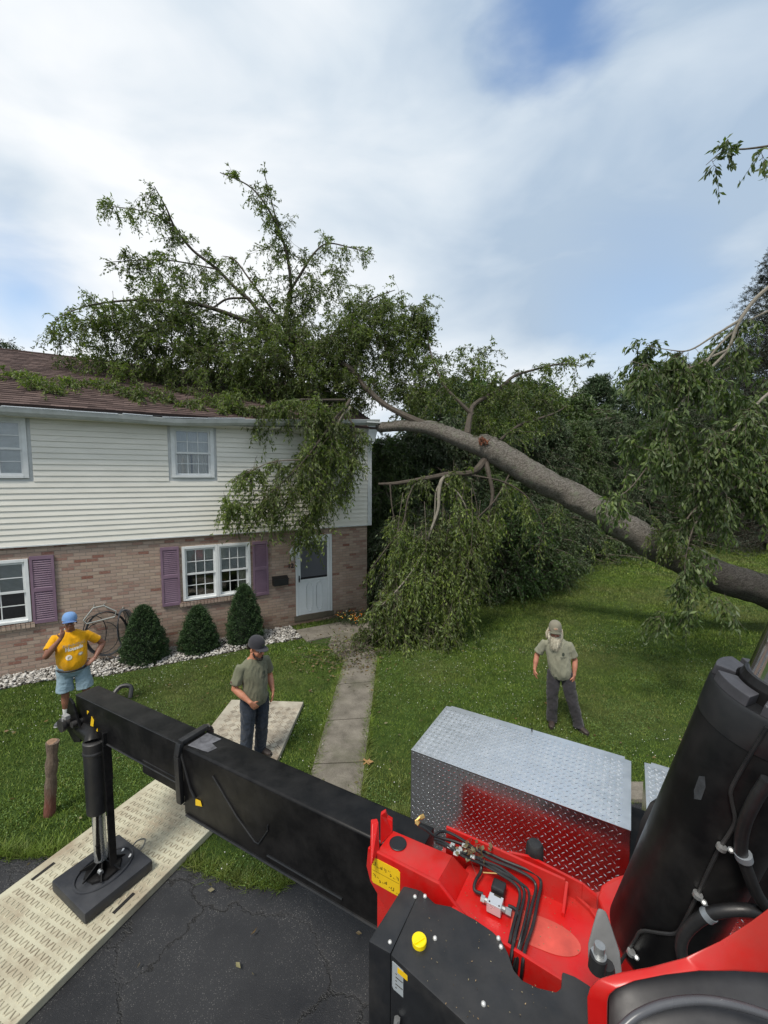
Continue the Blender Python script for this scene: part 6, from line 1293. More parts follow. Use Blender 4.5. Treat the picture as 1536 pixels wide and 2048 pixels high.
mb = MB(); mb.prism([q_(.30, -.95, .62), q_(Lx + 1.4, -.95, .62), q_(Lx + 1.4, -.005, .62), q_(.30, -.005, .62)], .45); CB(mb, 'truck_bed', RED)
mb = MB(); mb.prism([q_(.30, -.55, .95), q_(Lx + 1.4, -.55, .95), q_(Lx + 1.4, -.50, .95), q_(.42, -.50, .95)], .6); CB(mb, 'bed_rail', RED)
mb = MB(); mb.prism([q_(-.05, .05, .60), q_(Lx + 1.4, .05, .60), q_(Lx + 1.4, Ly - .05, .60), q_(-.02, Ly - .05, .60)], .45); CB(mb, 'bed_crossmember', BLK)

# ------------------------------------------------------------------ wooden post in the lawn
wp = empty('wooden_post', (-3.94, 4.66, 0)); tag(wp, 'weathered log post standing in the lawn left of the outrigger leg', 'post')
a = NT('log_wood'); z3 = a.n('ShaderNodeSeparateXYZ'); a.l(a.tc.outputs['Object'], z3.inputs[0]); f = a.noise(16, 6, .75, sc3=(2, 2, .7))
c = a.ramp(f, (.3, (.05, .032, .024)), (.7, (.22, .165, .12))); mrz = a.n('ShaderNodeMapRange'); a.l(a.math('ADD', z3.outputs[2], a.math('MULTIPLY', f, .35)), mrz.inputs[0]); mrz.inputs[1].default_value = .30; mrz.inputs[2].default_value = .55; mrz.inputs[3].default_value = .8; mrz.inputs[4].default_value = 0
c = a.mix(mrz.outputs[0], c, (.17, .05, .032)); a.base(c); a.b.inputs['Roughness'].default_value = .9; a.bump(f, .9, .02)
mb = MB(); top_ = D(97, 1490, 4.60); dz = top_[2]; dx = top_[0] + 3.94
mb.tube([(dx*t, 0, -.05 + (dz + .05)*t) for t in np.linspace(0, 1, 12)], [.058 + .006*math.sin(i*1.9) + .004*math.sin(i*4.1) for i in range(12)], 16); mb.build('log', a.m, wp, smooth=True)
mb = MB(); mb.tube([(dx, 0, dz), (dx + .002, 0, dz + .006)], [.055, .050], 16); mb.build('cut_end', mat('end_grain', (.26, .16, .10), .9, var=.3, vscale=30), wp)
mb = MB(); mb.tube([(.05, -.02, .62), (.09, -.03, .66), (.12, -.03, .70)], [.016, .014, .01], 6); 
# large dry maple leaf on the path
lf = MB(); c_ = Z(735, 1523, .05); pts = []
for k in range(22):
    t = k/22*2*math.pi; r_ = .055*(1 + .45*math.cos(5*t) + .12*math.cos(11*t)); pts.append(c_ + [r_*math.cos(t), r_*math.sin(t), .012*math.sin(3*t)])
lf.add([c_ + [0, 0, .01]] + pts, [(0, i+1, (i+1) % 22 + 1) for i in range(22)]); lf.tube([c_, c_ + [-.06, .02, .0], c_ + [-.12, .03, -.005]], .002, 4)
o = lf.build('dry_leaf', mat('dry_maple', (.30, .17, .07), .8, var=.3, vscale=40), None, recalc=False); md = o.modifiers.new('t', 'SOLIDIFY'); md.thickness = .001; tag(o, 'large curled brown leaf lying on the right edge of the concrete path', 'leaf')

# sawdust, bark crumbs and bits of leaf sprinkled over the deck, the covers and the tool box lid
fo = Foliage(); pts = []
for i in range(420):
    k = i % 4
    if k == 0: p = Z(random.uniform(780, 1150), random.uniform(1690, 1900), 2.02)
    elif k == 1: p = Z(random.uniform(830, 1110), random.uniform(1800, 2040), ZC + .003)
    elif k == 2: p = Z(random.uniform(930, 1160), random.uniform(1760, 1900), T0 + .004)
    else: p = Z(random.uniform(880, 1240), random.uniform(1450, 1600), 1.506)
    if k == 0:
        t = ((p - hA) @ fd, (p - hA) @ -fn)
        if not (0 < t[0] < .30 and 0 < t[1] < .15): continue
        p[2] = 2.003
    if k == 3:
        u_ = (p - q_(0, 0, 0))[:2] @ unit((q_(1, 0, 0) - q_(0, 0, 0))[:2]); v_ = (p - q_(0, 0, 0))[:2] @ unit((q_(0, 1, 0) - q_(0, 0, 0))[:2])
        if not (.05 < u_ < Lx - .08 and .05 < v_ < Ly - .08): continue
    if k == 1 and not inpoly(np.array([p[:2]]), [tuple(c_[:2]) for c_ in cov])[0]: continue
    if k == 2 and not inpoly(np.array([p[:2]]), [tuple(c_[:2]) for c_ in tray])[0]: continue
    pts.append(p)
pts = np.array(pts); n = len(pts); fo.leaves(pts, rng.normal(size=(n, 3)) * [1, 1, .08], rng.uniform(.003, .010, (n, 1)), .5)
lo, _ = fo.build(None, leafmat('crumb', (.16, .10, .05), (.38, .27, .15), .05), None, ln='crumbs'); tag(lo, 'sawdust and bark crumbs sprinkled over the truck deck and covers', 'debris', kind='stuff')
# ------------------------------------------------------------------ people
V3 = lambda *a: np.array(a, float)
def loftp(mb, pts, rad, ref=(0, -1, 0), n=18):
    pts = [np.array(p, float) for p in pts]; m = len(pts); k = len(mb.v); ref = np.array(ref, float)
    for i in range(m):
        t = unit(pts[min(i+1, m-1)] - pts[max(i-1, 0)]); s = np.cross(t, ref)
        if np.linalg.norm(s) < .15: s = np.cross(t, [1., .2, .1])
        s = unit(s); f = np.cross(s, t); r_ = rad[i]; ra, rb = (r_, r_) if isinstance(r_, (int, float)) else r_
        for j in range(n):
            th = 2*math.pi*j/n; mb.v.append(tuple(pts[i] + s*ra*math.cos(th) + f*rb*math.sin(th)))
    for i in range(m-1):
        for j in range(n): mb.f.append((k+i*n+j, k+i*n+(j+1) % n, k+(i+1)*n+(j+1) % n, k+(i+1)*n+j)); mb.mi.append(0)
    mb.f.append(tuple(k+n-1-j for j in range(n))); mb.f.append(tuple(k+(m-1)*n+j for j in range(n))); mb.mi += [0, 0]
def ball(mb, c, r, X=None):
    vs = []; fs = []; nu, nv = 14, 9
    for i in range(nv+1):
        ph = math.pi*i/nv
        for j in range(nu): th = 2*math.pi*j/nu; p = V3(r[0]*math.sin(ph)*math.cos(th), r[1]*math.sin(ph)*math.sin(th), r[2]*math.cos(ph)); vs.append((X @ p if X is not None else p) + np.array(c))
    for i in range(nv):
        for j in range(nu): fs.append((i*nu+j, (i+1)*nu+j, (i+1)*nu+(j+1) % nu, i*nu+(j+1) % nu))
    mb.add(vs, fs)
def limbp(mb, a, b, c, r, ref=(0, -1, 0)):      # two-bone limb with muscle swell: r = 5 radii
    a, b, c = map(np.array, (a, b, c)); A, B, Cc = a, b, c
    loftp(mb, [A, A*.65+B*.35, A*.15+B*.85, B, B*.8+Cc*.2, B*.55+Cc*.45, B*.15+Cc*.85, Cc], [r[0], r[0]*1.02, r[1]*1.02, r[1], r[2]*.98, r[2], r[3], r[3]*.98], ref)
def hand(mb, w_, d, s, curl=.5, sg=1.0):        # wrist, direction, thumb side
    d = unit(np.array(d, float)); s = np.array(s, float); s = unit(s - d*(s @ d)); nrm = sg*np.cross(d, s); w_ = np.array(w_, float)
    loftp(mb, [w_ - d*.02, w_ + d*.02, w_ + d*.055, w_ + d*.088], [(.026, .020), (.036, .018), (.042, .017), (.038, .014)], nrm, 12)
    for k, (o, L) in enumerate(((.030, .070), (.010, .080), (-.011, .074), (-.030, .058))):
        p = w_ + d*.080 + s*o; dd = d; pts = [p]
        for q in (.42, .33, .25):
            dd = unit(dd*math.cos(curl*(.7+.15*k)) + nrm*math.sin(curl*(.7+.15*k))); p = p + dd*L*q; pts.append(p)
        loftp(mb, pts, [.0098, .0095, .0088, .0068], s, 8)
    p = w_ + d*.025 + s*.030; t1 = unit(s*.75 + d*.65 + nrm*.15); p2 = p + t1*.035; p3 = p2 + unit(t1*.6 + d*.7 + nrm*.3)*.032; loftp(mb, [p - s*.01, p2, p3], [.013, .0115, .0085], nrm, 8)
def solid(mb, name, m, parent, voxel, smooth=4, wr=None, factor=.5):
    me = mb.mesh(name); bm = bmesh.new(); bm.from_mesh(me); bmesh.ops.recalc_face_normals(bm, faces=bm.faces); bm.to_mesh(me); bm.free()
    t_ = bpy.data.objects.new('tmp', me); COL.objects.link(t_); r_ = t_.modifiers.new('r', 'REMESH'); r_.mode = 'VOXEL'; r_.voxel_size = voxel; r_.use_smooth_shade = True
    s_ = t_.modifiers.new('s', 'SMOOTH'); s_.iterations = smooth; s_.factor = factor; bpy.context.view_layer.update()
    me2 = bpy.data.meshes.new_from_object(t_.evaluated_get(bpy.context.evaluated_depsgraph_get())); bpy.data.objects.remove(t_)
    if wr:
        n = len(me2.vertices); co = np.zeros(n*3); no = np.zeros(n*3); me2.vertices.foreach_get('co', co); me2.vertices.foreach_get('normal', no) if False else None
        for v in me2.vertices:
            d_ = wr(v.co); v.co = v.co + v.normal * d_
    me2.materials.clear(); o = link(name, me2, m, parent, smooth=True); return o
def folds(amp, fx=9, fz=4, sd=0.0):
    def f(c): 
        q = Vector((c.x*fx + c.z*1.5 + sd, c.y*fx, c.z*fz - c.x*3)); return amp*(mnoise.noise(q)*1.2 - abs(mnoise.noise(q*2.1))*1.4 + .35)
    return f
SKIN = {}
def skin(nm, c):
    a = NT(nm); f = a.noise(9, 4, .6); a.base(a.ramp(f, (.3, tuple(np.array(c)*.82)), (.7, tuple(np.array(c)*1.15)))); a.b.inputs['Roughness'].default_value = .5; a.b.inputs['Subsurface Weight'].default_value = .12; a.b.inputs['Subsurface Radius'].default_value = (.012, .005, .003); a.b.inputs['Subsurface Scale'].default_value = .6; return a.m
def cloth(nm, c, v=.14, vs=5, d=None, fine=220):
    m = mat(nm, c, .85, var=v, vscale=vs, bump=.35, bscale=fine, spec=.2, dust=d, sheen=.15); return m
def headrot(yaw, pitch, roll=0): return np.array((Matrix.Rotation(yaw, 3, 'Z') @ Matrix.Rotation(pitch, 3, 'X') @ Matrix.Rotation(roll, 3, 'Y')))
def build_person(label, loc, rz, hgt, P):
    root = empty('person', loc, rz); tag(root, label, 'person'); s = hgt / 1.78; root.scale = (s, s, s)
    sk = P['skin']; X = headrot(P['hy'], P['hp'], P.get('hr', 0)); hc = V3(*P['head']); HS = 1.12; hd_ = lambda x, y, z: hc + X @ (V3(x, y, z) * HS)
    nk = V3(*P['neck']); mb = MB()
    loftp(mb, [nk - [0, -.005, .10], nk, hc + X @ V3(0, .02, -.06)], [.066, .058, .056])
    ball(mb, hd_(0, .012, .045), (.076, .094, .090), X); ball(mb, hd_(0, -.030, -.035), (.060, .066, .068), X); ball(mb, hd_(0, -.065, -.075), (.030, .026, .024), X)
    loftp(mb, [hd_(0, -.088, .020), hd_(0, -.112, -.022), hd_(0, -.098, -.036)], [(.009, .010), (.017, .014), (.014, .008)]); ball(mb, hd_(0, -.086, .030), (.052, .012, .012), X)
    for q in (-1, 1): ball(mb, hd_(q*.078, .012, -.002), (.010, .020, .032), X); ball(mb, hd_(q*.038, -.074, -.018), (.022, .016, .018), X)
    ball(mb, hd_(0, -.094, -.052), (.024, .008, .006), X); ball(mb, hd_(0, -.092, -.064), (.020, .009, .006), X)
    for q in ('R', 'L'):
        sh, el, wr = P['arm'+q]; k = P.get('armk', 1); limbp(mb, sh, el, wr, [.044*k, .041*k, .042*k, .027*k]); hand(mb, wr, *P['hand'+q], sg=-1.0 if q == 'R' else 1.0)
        hp, kn, an = P['leg'+q]; limbp(mb, hp, kn, an, [.080, .056, .056, .036])
    to = P['torso']; tq = spline([list(t[0]) + [t[1], t[2]] for t in to], 4); to2 = to; to = [((q_[0], q_[1], q_[2]), q_[3], q_[4]) for q_ in tq]; loftp(mb, [V3(*t[0]) for t in to], [(t[1]*.86, t[2]*.86) for t in to], n=24)
    body = solid(mb, 'body', sk, root, .0085, 1, factor=.35)
    for q in (-1, 1):
        mb = MB(); ball(mb, hd_(q*.031, -.083, .004), (.0125, .010, .009), X); e_ = mb.build('eye', mat('eye_white', (.55, .52, .48), .3), body, smooth=True)
        mb = MB(); ball(mb, hd_(q*.031, -.0925, .003), (.0055, .003, .0055), X); mb.build('iris', mat('iris_dark', (.03, .02, .015), .2), body, smooth=True)
    mb = MB(); ball(mb, hd_(0, -.1015, -.058), (.022, .003, .0035), X); mb.build('mouth', mat('lips', (.20, .07, .055), .5), body, smooth=True)
    # shirt
    mb = MB(); loftp(mb, [V3(*t[0]) for t in to], [(t[1], t[2]) for t in to], n=28)
    for q in ('R', 'L'):
        sh, el, wr = [V3(*p) for p in P['arm'+q]]; d_ = el - sh; sl = P.get('sleeve', .78); top_ = sh*.8 + V3(to2[-2][0][0], to2[-2][0][1], sh[2])*.2
        loftp(mb, [V3(nk[0], nk[1] + .005, nk[2] - .07)*.55 + sh*.45 + [0, 0, -.02], sh + [0, 0, -.005], sh + d_*.35, sh + d_*sl*.8, sh + d_*sl], [.050, .064, .068, .070, .073], n=18)
    shirt = solid(mb, 'shirt', P['shirtm'], root, .0105, 4, wr=folds(P.get('wr', .009), 8, 3.2, P['sd']))
    # collar ring
    mb = MB(); cpt = [nk + V3(.068*math.cos(t), .062*math.sin(t) - .004, -.045 + .028*math.sin(t)) for t in np.linspace(0, 2*math.pi, 20)]; mb.tube(cpt, .007, 6); mb.build('collar', P['shirtm'], root, smooth=True)
    # trousers or shorts
    mb = MB(); pv = P['pelvis']; loftp(mb, [V3(*t[0]) for t in pv], [(t[1], t[2]) for t in pv], n=24)
    for q in ('R', 'L'):
        hp, kn, an = [V3(*p) for p in P['leg'+q]]
        if P.get('shorts'): loftp(mb, [hp + [0, 0, .04], hp*.6 + kn*.4, hp*.12 + kn*.88, hp*.04 + kn*.96], [.108, .110, .118, .120])
        else: loftp(mb, [hp + [0, 0, .04], hp*.55 + kn*.45, kn, kn*.5 + an*.5, kn*.08 + an*.92, an + [0, 0, -.035]], [.105, .102, .090, .086, .082, .086])
    pf = folds(P.get('wrp', .010), 7, 7, P['sd'] + 4); solid(mb, 'shorts' if P.get('shorts') else 'trousers', P['pantm'], root, .0105, 3, wr=pf)
    if P.get('belt'):
        t = P['belt']; mb = MB(); mb.tube([V3(*t[0]) + V3(t[1]*math.cos(a_), t[2]*math.sin(a_), 0) for a_ in np.linspace(0, 2*math.pi, 30)], .018, 6); mb.build('belt', mat('belt_leather', (.02, .014, .012), .5), root, smooth=True)
    for q in ('R', 'L'):
        kn, an = V3(*P['leg'+q][1]), V3(*P['leg'+q][2]); fdir = V3(*P['foot'+q]); fdir = unit(fdir)
        if P.get('sock'):
            mb = MB(); up_ = unit(kn - an); loftp(mb, [an + up_*.12, an + up_*.10, an + up_*.03, an - up_*.03], [.044, .045, .041, .044], n=16); mb.build('sock', mat('white_sock', (.62, .62, .6), .9, bump=.3), root, smooth=True)
        mb = MB(); g0 = V3(an[0], an[1], 0); hh = an[2]
        loftp(mb, [g0 - fdir*.065 + [0, 0, .050], g0 - fdir*.04 + [0, 0, .052], g0 + fdir*.03 + [0, 0, .050], g0 + fdir*.10 + [0, 0, .040], g0 + fdir*.165 + [0, 0, .032], g0 + fdir*.20 + [0, 0, .028]], [(.028, .046), (.040, .052), (.044, .050), (.050, .040), (.046, .030), (.022, .018)], ref=(0, 0, 1), n=16)
        loftp(mb, [an + [0, 0, .03], an + [0, 0, -.045]], [.046, .050])
        sh_ = solid(mb, 'shoe', P['shoem'], root, .009, 2)
        mb = MB(); loftp(mb, [g0 - fdir*.07 + [0, 0, .010], g0 + fdir*.03 + [0, 0, .010], g0 + fdir*.12 + [0, 0, .010], g0 + fdir*.205 + [0, 0, .012]], [(.034, .010), (.047, .010), (.053, .010), (.024, .009)], ref=(0, 0, 1), n=16); mb.build('sole', P['solem'], sh_, smooth=True)
    # cap
    mb = MB(); vs = []; fs = []; nu, nv = 28, 9
    for i in range(nv+1):
        ph = (math.pi/2)*i/nv
        for j in range(nu):
            th = 2*math.pi*j/nu; vs.append(hd_(.089*math.cos(th)*math.sin(ph)**.7, .010 + .108*math.sin(th)*math.sin(ph)**.7, .040 + P.get('caph', .125)*math.cos(ph)**.8))
    for i in range(nv):
        for j in range(nu): fs.append((i*nu+j, (i+1)*nu+j, (i+1)*nu+(j+1) % nu, i*nu+(j+1) % nu))
    mb.add(vs, fs); cap_ = mb.build('cap', P['capm'], root, smooth=True)
    mb = MB(); vs = []; bl, cv = P.get('brim', (.075, .020))
    for i in range(6):
        for j in range(15):
            t = -1.15 + 2.3*j/14; r_ = 1 + i/5*bl/.1; x_ = .083*math.sin(t)*(1 + .02*i); y_ = -.093*math.cos(t)*(1) - (i/5)*bl*math.cos(t*.95); vs.append(hd_(x_, y_ + .010, .040 - cv*(math.sin(t)**2)*1.2 - .010*i/5 + .004))
    mb.add(vs, [(i*15+j, i*15+j+1, (i+1)*15+j+1, (i+1)*15+j) for i in range(5) for j in range(14)]); b_ = mb.build('brim', P['brimm'], cap_, smooth=True, recalc=False); md = b_.modifiers.new('t', 'SOLIDIFY'); md.thickness = .005
    return root, body, shirt, cap_, hd_, X
def decal(shirt, me, cx_, cz, m, name, parent, tilt=0, lift=.004, x0=0.0):
    """press flat lettering onto the front of a shirt"""
    bm = bmesh.new(); bm.from_mesh(shirt.data); bvh = BVHTree.FromBMesh(bm); bm.free()
    c_, s_ = math.cos(tilt), math.sin(tilt); bm = bmesh.new(); bm.from_mesh(me); bmesh.ops.triangulate(bm, faces=bm.faces); bmesh.ops.subdivide_edges(bm, edges=[e for e in bm.edges if e.calc_length() > .02], cuts=2)
    for v in bm.verts:
        x, y, z_ = v.co; X_, Z_ = cx_ + x*c_ - y*s_, cz + x*s_ + y*c_; h = bvh.ray_cast(Vector((X_, -1, Z_)), Vector((0, 1, 0)))
        v.co = Vector((X_, (h[0].y if h[0] else -.15) - lift, Z_))
    bm.to_mesh(me); bm.free(); return link(name, me, m, parent)
def disc(rx, ry, n=28, k=None):
    me = bpy.data.meshes.new('disc'); bm = bmesh.new(); cv = bm.verts.new((0, 0, 0)); rows = [[bm.verts.new((rx*q*math.cos(t), ry*q*math.sin(t), 0)) for t in np.linspace(0, 2*math.pi, n, endpoint=False)] for q in (.5, 1)]
    for i in range(n): bm.faces.new((cv, rows[0][i], rows[0][(i+1) % n])); bm.faces.new((rows[0][i], rows[1][i], rows[1][(i+1) % n], rows[0][(i+1) % n]))
    bm.to_mesh(me); bm.free(); return me
def torso(belly=0.0, w_=1.0, bot=.86, lean=0.0, dep=1.0):
    return [((lean*0, .0, bot), .172*w_, .118*dep + belly*.35), ((lean*.1, -.015 - belly*.4, bot + .08), .176*w_, .120*dep + belly*.85), ((lean*.35, -.02 - belly*.55, 1.05), .170*w_ + belly*.45, .116*dep + belly), ((lean*.6, -.012 - belly*.25, 1.20), .178*w_ + belly*.2, .120*dep + belly*.55), ((lean*.85, 0, 1.34), .192*w_, .120*dep), ((lean, .008, 1.43), .165*w_, .092*dep), ((lean, .008, 1.475), .085, .070)]
BOOT = mat('boot_brown', (.030, .020, .016), .6, var=.3, vscale=20); SOLE = mat('sole_dark', (.02, .018, .016), .7)

# bearded man on the lawn
pR = Z(1117, 1452, .0)
sage = cloth('sage_shirt', (.235, .235, .175), d=(.17, .155, .11, .5)); sage2 = cloth('olive_shirt', (.150, .155, .105), d=(.12, .105, .075, .6)); grey_p = cloth('charcoal_trousers', (.034, .032, .037), d=(.055, .05, .05, .5)); jean = cloth('dark_jeans', (.020, .028, .042), vs=4, d=(.055, .065, .085, .6))
L_ = -.075
PR = dict(sd=1.0, skin=skin('skin_ruddy', (.43, .185, .12)), hy=.05, hp=.10, head=(L_*1.5, -.045, 1.60), neck=(L_*1.25, -.01, 1.49), torso=torso(.015, .98, .86, L_), shirtm=sage, pantm=grey_p, wr=.013, wrp=.011,
    armR=((-.190+L_, .0, 1.385), (-.300+L_, .03, 1.14), (-.330+L_, -.05, .915)), armL=((.190+L_, .0, 1.385), (.285+L_, .03, 1.14), (.275+L_, -.05, .91)), handR=((.10, -.15, -1), (.5, -.8, 0), .35), handL=((-.15, -.10, -1), (-.6, -.8, 0), .25),
    legR=((-.100, .0, .90), (-.115, -.02, .49), (-.105, .03, .085)), legL=((.090, .0, .90), (.185, -.03, .49), (.300, .0, .085)), footR=(-.05, -1, 0), footL=(.75, -.8, 0),
    pelvis=[((-.0, 0, .80), .120, .10), ((-.005, 0, .87), .172, .118), ((-.01, 0, .96), .166, .112), ((-.02, 0, 1.02), .15, .10)], shoem=BOOT, solem=SOLE, capm=cloth('khaki_cap', (.20, .185, .14)), brimm=cloth('olive_brim', (.125, .125, .09)), brim=(.072, .028))
rt, bd_, shr, cp_, hd_, X = build_person('bearded man in grey-green shirt and charcoal trousers standing on the lawn behind the toolbox', (pR[0], pR[1], .012), R(-20), 1.72, PR)
HAIR = mat('pale_hair', (.50, .44, .33), .8, var=.2, vscale=40, bump=.5, bscale=180); BEARD = mat('white_beard', (.50, .46, .36), .85, var=.22, vscale=30, bump=.6, bscale=160)
mb = MB(); loftp(mb, [hd_(0, -.070, -.045), hd_(0, -.088, -.085), hd_(0, -.098, -.14), hd_(0, -.105, -.20), hd_(0, -.10, -.245)], [(.052, .036), (.074, .044), (.078, .042), (.056, .032), (.018, .012)], n=18)
for q in (-1, 1): loftp(mb, [hd_(q*.073, .0, .01), hd_(q*.073, -.02, -.05), hd_(q*.055, -.06, -.10)], [.016, .028, .036], n=10); loftp(mb, [hd_(q*.005, -.112, -.044), hd_(q*.035, -.103, -.056), hd_(q*.055, -.085, -.085)], [.010, .013, .012], n=8)
def hairw(a_): return lambda c: a_*mnoise.noise(Vector((c.x*55, c.y*55, c.z*9)))
solid(mb, 'beard', BEARD, rt, .006, 2, wr=hairw(.012))
fo = Foliage(); n = 900; th = rng.uniform(-1.3, 1.3, n); zz = rng.uniform(-.20, -.05, n); P_ = np.array([hd_(.072*math.sin(t)*(1 + (z+.05)*2.5), -.060 - .050*math.cos(t), z + .02) for t, z in zip(th, zz)]); K_ = 4; t_ = np.linspace(0, 1, K_)[None, :, None]
dn = np.array([X @ V3(.25*math.sin(t), -.25, -1) for t in th]); fo.stems(P_[:, None] + dn[:, None]*.07*t_ + rng.normal(size=(n, 1, 3))*.012*t_, .0016, .0006); fo.lv = []; npmesh('beard_strands', np.concatenate(fo.sv), np.concatenate(fo.st), BEARD, rt)
mb = MB()
for q in (-1, 1): loftp(mb, [hd_(q*.078, .04, .04), hd_(q*.092, .045, .0), hd_(q*.100, .05, -.07), hd_(q*.100, .05, -.12), hd_(q*.09, .05, -.15)], [(.012, .03), (.018, .036), (.024, .04), (.018, .03), (.008, .015)], n=12)
loftp(mb, [hd_(0, .08, .06), hd_(0, .10, -.03), hd_(0, .10, -.12), hd_(0, .09, -.17)], [(.06, .02), (.09, .03), (.10, .03), (.06, .015)], n=12)
solid(mb, 'hair', HAIR, rt, .007, 2, wr=hairw(.014))
me = disc(.030, .019); 
for v in me.vertices: x, y, z_ = v.co; v.co = Vector(hd_(x, -.0985 - .004 + .35*abs(x) - (0), .090 + y))
link('cap_patch', me, mat('patch_cream', (.50, .42, .30), .8), cp_)
mb = MB()
for q in (-1, 0, 1): mb.add([hd_(q*.013 + a_, -.1055 + .35*abs(q*.013), .088 + b__) for a_, b__ in ((-.005, -.005), (.005, -.005), (.005, .006), (-.005, .006))], [(0, 1, 2, 3)])
mb.build('patch_print', mat('patch_red', (.42, .10, .06), .8), cp_)
PRINT = mat('shirt_print', (.045, .055, .04), .85)
def crest(shr, rt, x_, z_, s=1.0):
    decal(shr, disc(.020*s, .030*s), x_, z_, PRINT, 'chest_emblem', rt, lift=.005); decal(shr, textmesh('TREE CARE', .021*s), x_, z_ - .055*s, PRINT, 'chest_lettering', rt, lift=.005) if False else None
    mb = MB()
    for i, w_ in enumerate((.010, .014, .008, .012, .014, .010, .012)): xx = -.045 + i*.0135; mb.add([(xx, 0, 0), (xx + w_*.8, 0, 0), (xx + w_*.8, .010, 0), (xx, .010, 0)], [(0, 1, 2, 3)])
    for i in range(5): xx = -.030 + i*.0125; mb.add([(xx, -.014, 0), (xx + .009, -.014, 0), (xx + .009, -.008, 0), (xx, -.008, 0)], [(0, 1, 2, 3)])
    decal(shr, mb.mesh('l'), x_, z_ - .055*s, PRINT, 'chest_lettering', rt, lift=.005)
crest(shr, rt, .095 + L_, 1.27)

# young man on the muddy mat
pM = Z(512, 1519, .09)
PM_ = dict(sd=7.0, skin=skin('skin_tan', (.46, .20, .12)), hy=.32, hp=.20, head=(.02, -.05, 1.60), neck=(.0, -.01, 1.49), torso=torso(.012, 1.0, .85), shirtm=sage2, pantm=jean, wr=.014, wrp=.012, armk=1.08,
    armR=((-.195, .0, 1.385), (-.275, .02, 1.12), (-.155, -.19, .955)), armL=((.195, .0, 1.385), (.265, .05, 1.13), (.245, -.07, .93)), handR=((.60, -.10, -.80), (.75, -.2, .5), .32), handL=((-.15, -.25, -1), (-.5, -.8, 0), .4),
    legR=((-.095, .0, .90), (-.120, -.02, .49), (-.145, .04, .085)), legL=((.095, .0, .90), (.105, .0, .49), (.120, .10, .085)), footR=(-.25, -1, 0), footL=(.35, -1, 0),
    pelvis=[((0, 0, .80), .125, .10), ((0, 0, .87), .170, .118), ((0, 0, .96), .165, .112), ((0, 0, 1.02), .15, .10)], shoem=BOOT, solem=SOLE, capm=cloth('charcoal_cap', (.030, .030, .036)), brimm=cloth('charcoal_brim', (.038, .038, .045)), brim=(.080, .004))
rt, bd_, shr, cp_, hd_, X = build_person('man in olive shirt, jeans and charcoal flat-brimmed cap standing on the muddy mat', (pM[0], pM[1], .092), R(46), 1.76, PM_)
mb = MB()
for q in (-1, 1): loftp(mb, [hd_(q*.068, -.01, -.02), hd_(q*.062, -.035, -.065), hd_(q*.035, -.078, -.095)], [.010, .013, .014], n=8)
loftp(mb, [hd_(-.035, -.080, -.095), hd_(0, -.092, -.10), hd_(.035, -.080, -.095)], [.014, .020, .014], n=8); ball(mb, hd_(0, -.103, -.046), (.026, .006, .005), X)
DKH = mat('dark_hair', (.020, .013, .010), .8, bump=.5, bscale=200); solid(mb, 'beard', DKH, rt, .006, 1, wr=hairw(.004))
mb = MB(); loftp(mb, [hd_(0, .085, .05), hd_(0, .090, -.03)], [(.070, .025), (.055, .022)], n=12); mb.build('hair', DKH, rt, smooth=True)
crest(shr, rt, .085, 1.27)
# sleeve flag: red and pale bars pressed on the outer sleeve
mb = MB(); s0 = V3(-.195, 0, 1.385)*.38 + V3(-.275, .02, 1.12)*.62
for i, c_ in enumerate((.16, .10, .16)): pass
mb.add([s0 + V3(-.079, -.018, .022), s0 + V3(-.079, .018, .022), s0 + V3(-.082, .018, -.002), s0 + V3(-.082, -.018, -.002)], [(0, 1, 2, 3)]); mb.build('sleeve_flag', mat('flag_print', (.12, .06, .05), .85), rt)
me = disc(.022, .020)
for v in me.vertices: x, y, z_ = v.co; v.co = Vector(hd_(x, -.0985 - .004 + .30*abs(x), .088 + y))
link('cap_patch', me, mat('patch_olive', (.05, .055, .035), .8), cp_)

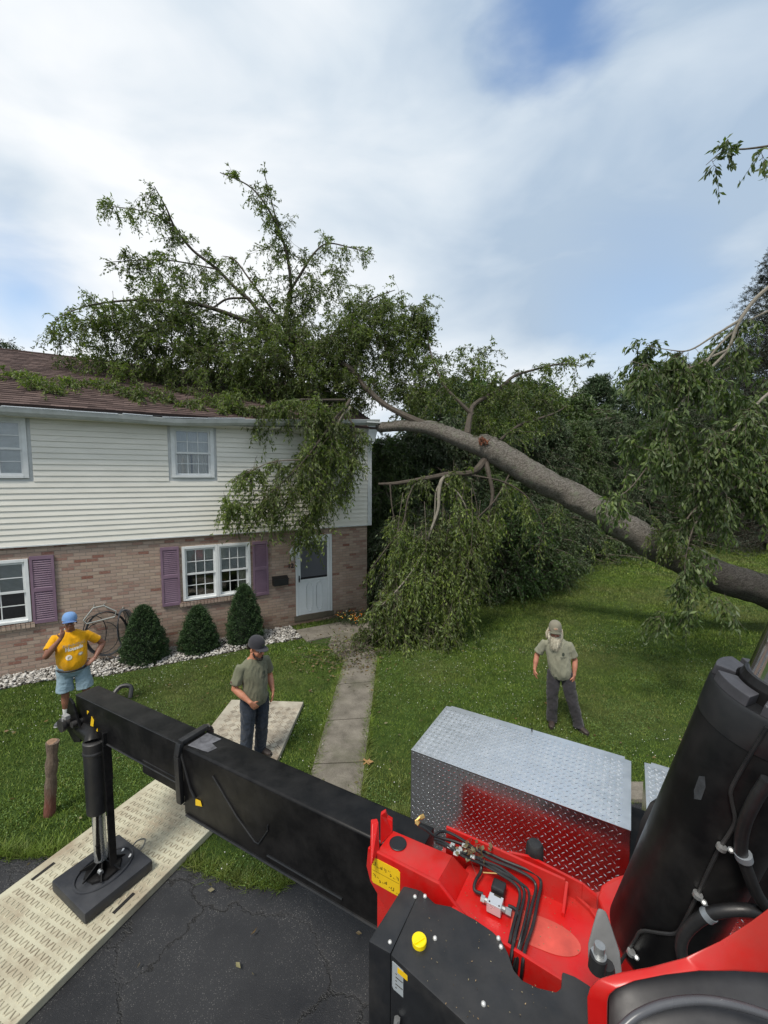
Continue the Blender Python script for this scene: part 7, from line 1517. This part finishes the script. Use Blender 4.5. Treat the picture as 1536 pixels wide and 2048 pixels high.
# man in the yellow shirt
pY = Z(152, 1440, .0)
PY = dict(sd=13.0, skin=skin('skin_deep_tan', (.235, .105, .068)), hy=.10, hp=-.05, hr=.04, head=(.0, -.035, 1.615), neck=(.0, -.005, 1.495), torso=torso(.045, 1.08, .88, 0, 1.1), shirtm=cloth('yellow_shirt', (.68, .33, .004), .06), pantm=cloth('light_denim', (.21, .30, .36), d=(.30, .38, .42, .5)), wr=.008, wrp=.009, armk=1.12, shorts=True, sock=True, sleeve=.66,
    armR=((-.205, .0, 1.385), (-.305, -.18, 1.18), (-.105, -.235, 1.44)), armL=((.205, .0, 1.385), (.415, .09, 1.155), (.300, -.08, .985)), handR=((.30, .25, .85), (-.6, -.4, .2), .5), handL=((-.75, -.35, -.35), (-.1, .6, .5), .3),
    legR=((-.105, .0, .90), (-.115, -.01, .50), (-.125, .03, .10)), legL=((.105, .0, .90), (.155, -.02, .50), (.19, .03, .10)), footR=(-.75, -.85, 0), footL=(.3, -1, 0), belt=((0, -.03, .885), .190, .150),
    pelvis=[((0, 0, .78), .150, .12), ((0, -.01, .86), .196, .155), ((0, -.02, .94), .198, .160), ((0, -.02, .97), .18, .14)], shoem=mat('grey_shoe', (.085, .09, .10), .8, bump=.3), solem=mat('white_sole', (.45, .45, .43), .7), caph=.108, capm=cloth('blue_cap', (.15, .28, .52)), brimm=cloth('blue_brim', (.085, .17, .38)), brim=(.070, .022))
rt, bd_, shr, cp_, hd_, X = build_person('man in yellow shirt, denim shorts and blue cap with one hand at his mouth', (pY[0], pY[1], .012), R(32), 1.80, PY)
mb = MB(); p = V3(-.055, -.190, 1.575); mb.tube([p, p + [.010, -.045, .006], p + [.013, -.06, .008]], [.0045, .0045, .004], 8); mb.build('cigarette', mat('cig', (.6, .58, .52), .8), rt)
mb = MB(); loftp(mb, [hd_(0, .085, .05), hd_(0, .092, -.04)], [(.072, .025), (.055, .022)], n=12); mb.build('hair', DKH, rt, smooth=True)
WP = mat('white_print', (.70, .66, .58), .8); GP2 = mat('grey_print', (.40, .33, .22), .8)
decal(shr, textmesh('RUNNING', .062, 0, .0, .05), .045, 1.285, GP2, 'shirt_lettering', rt, .06, .006)
decal(shr, textmesh('Hounds', .070, 0, .004, .1), .045, 1.235, WP, 'shirt_lettering', rt, .06, .006)
decal(shr, disc(.042, .040), -.020, 1.115, WP, 'shirt_badge', rt, 0, .005); decal(shr, disc(.020, .010), -.018, 1.125, GP2, 'badge_print', rt, .3, .007); decal(shr, disc(.012, .006), -.03, 1.108, GP2, 'badge_print', rt, -.4, .007)
decal(shr, disc(.032, .026), .125, 1.135, GP2, 'shirt_badge', rt, 0, .005); decal(shr, disc(.018, .014), .125, 1.135, WP, 'badge_print', rt, 0, .007)
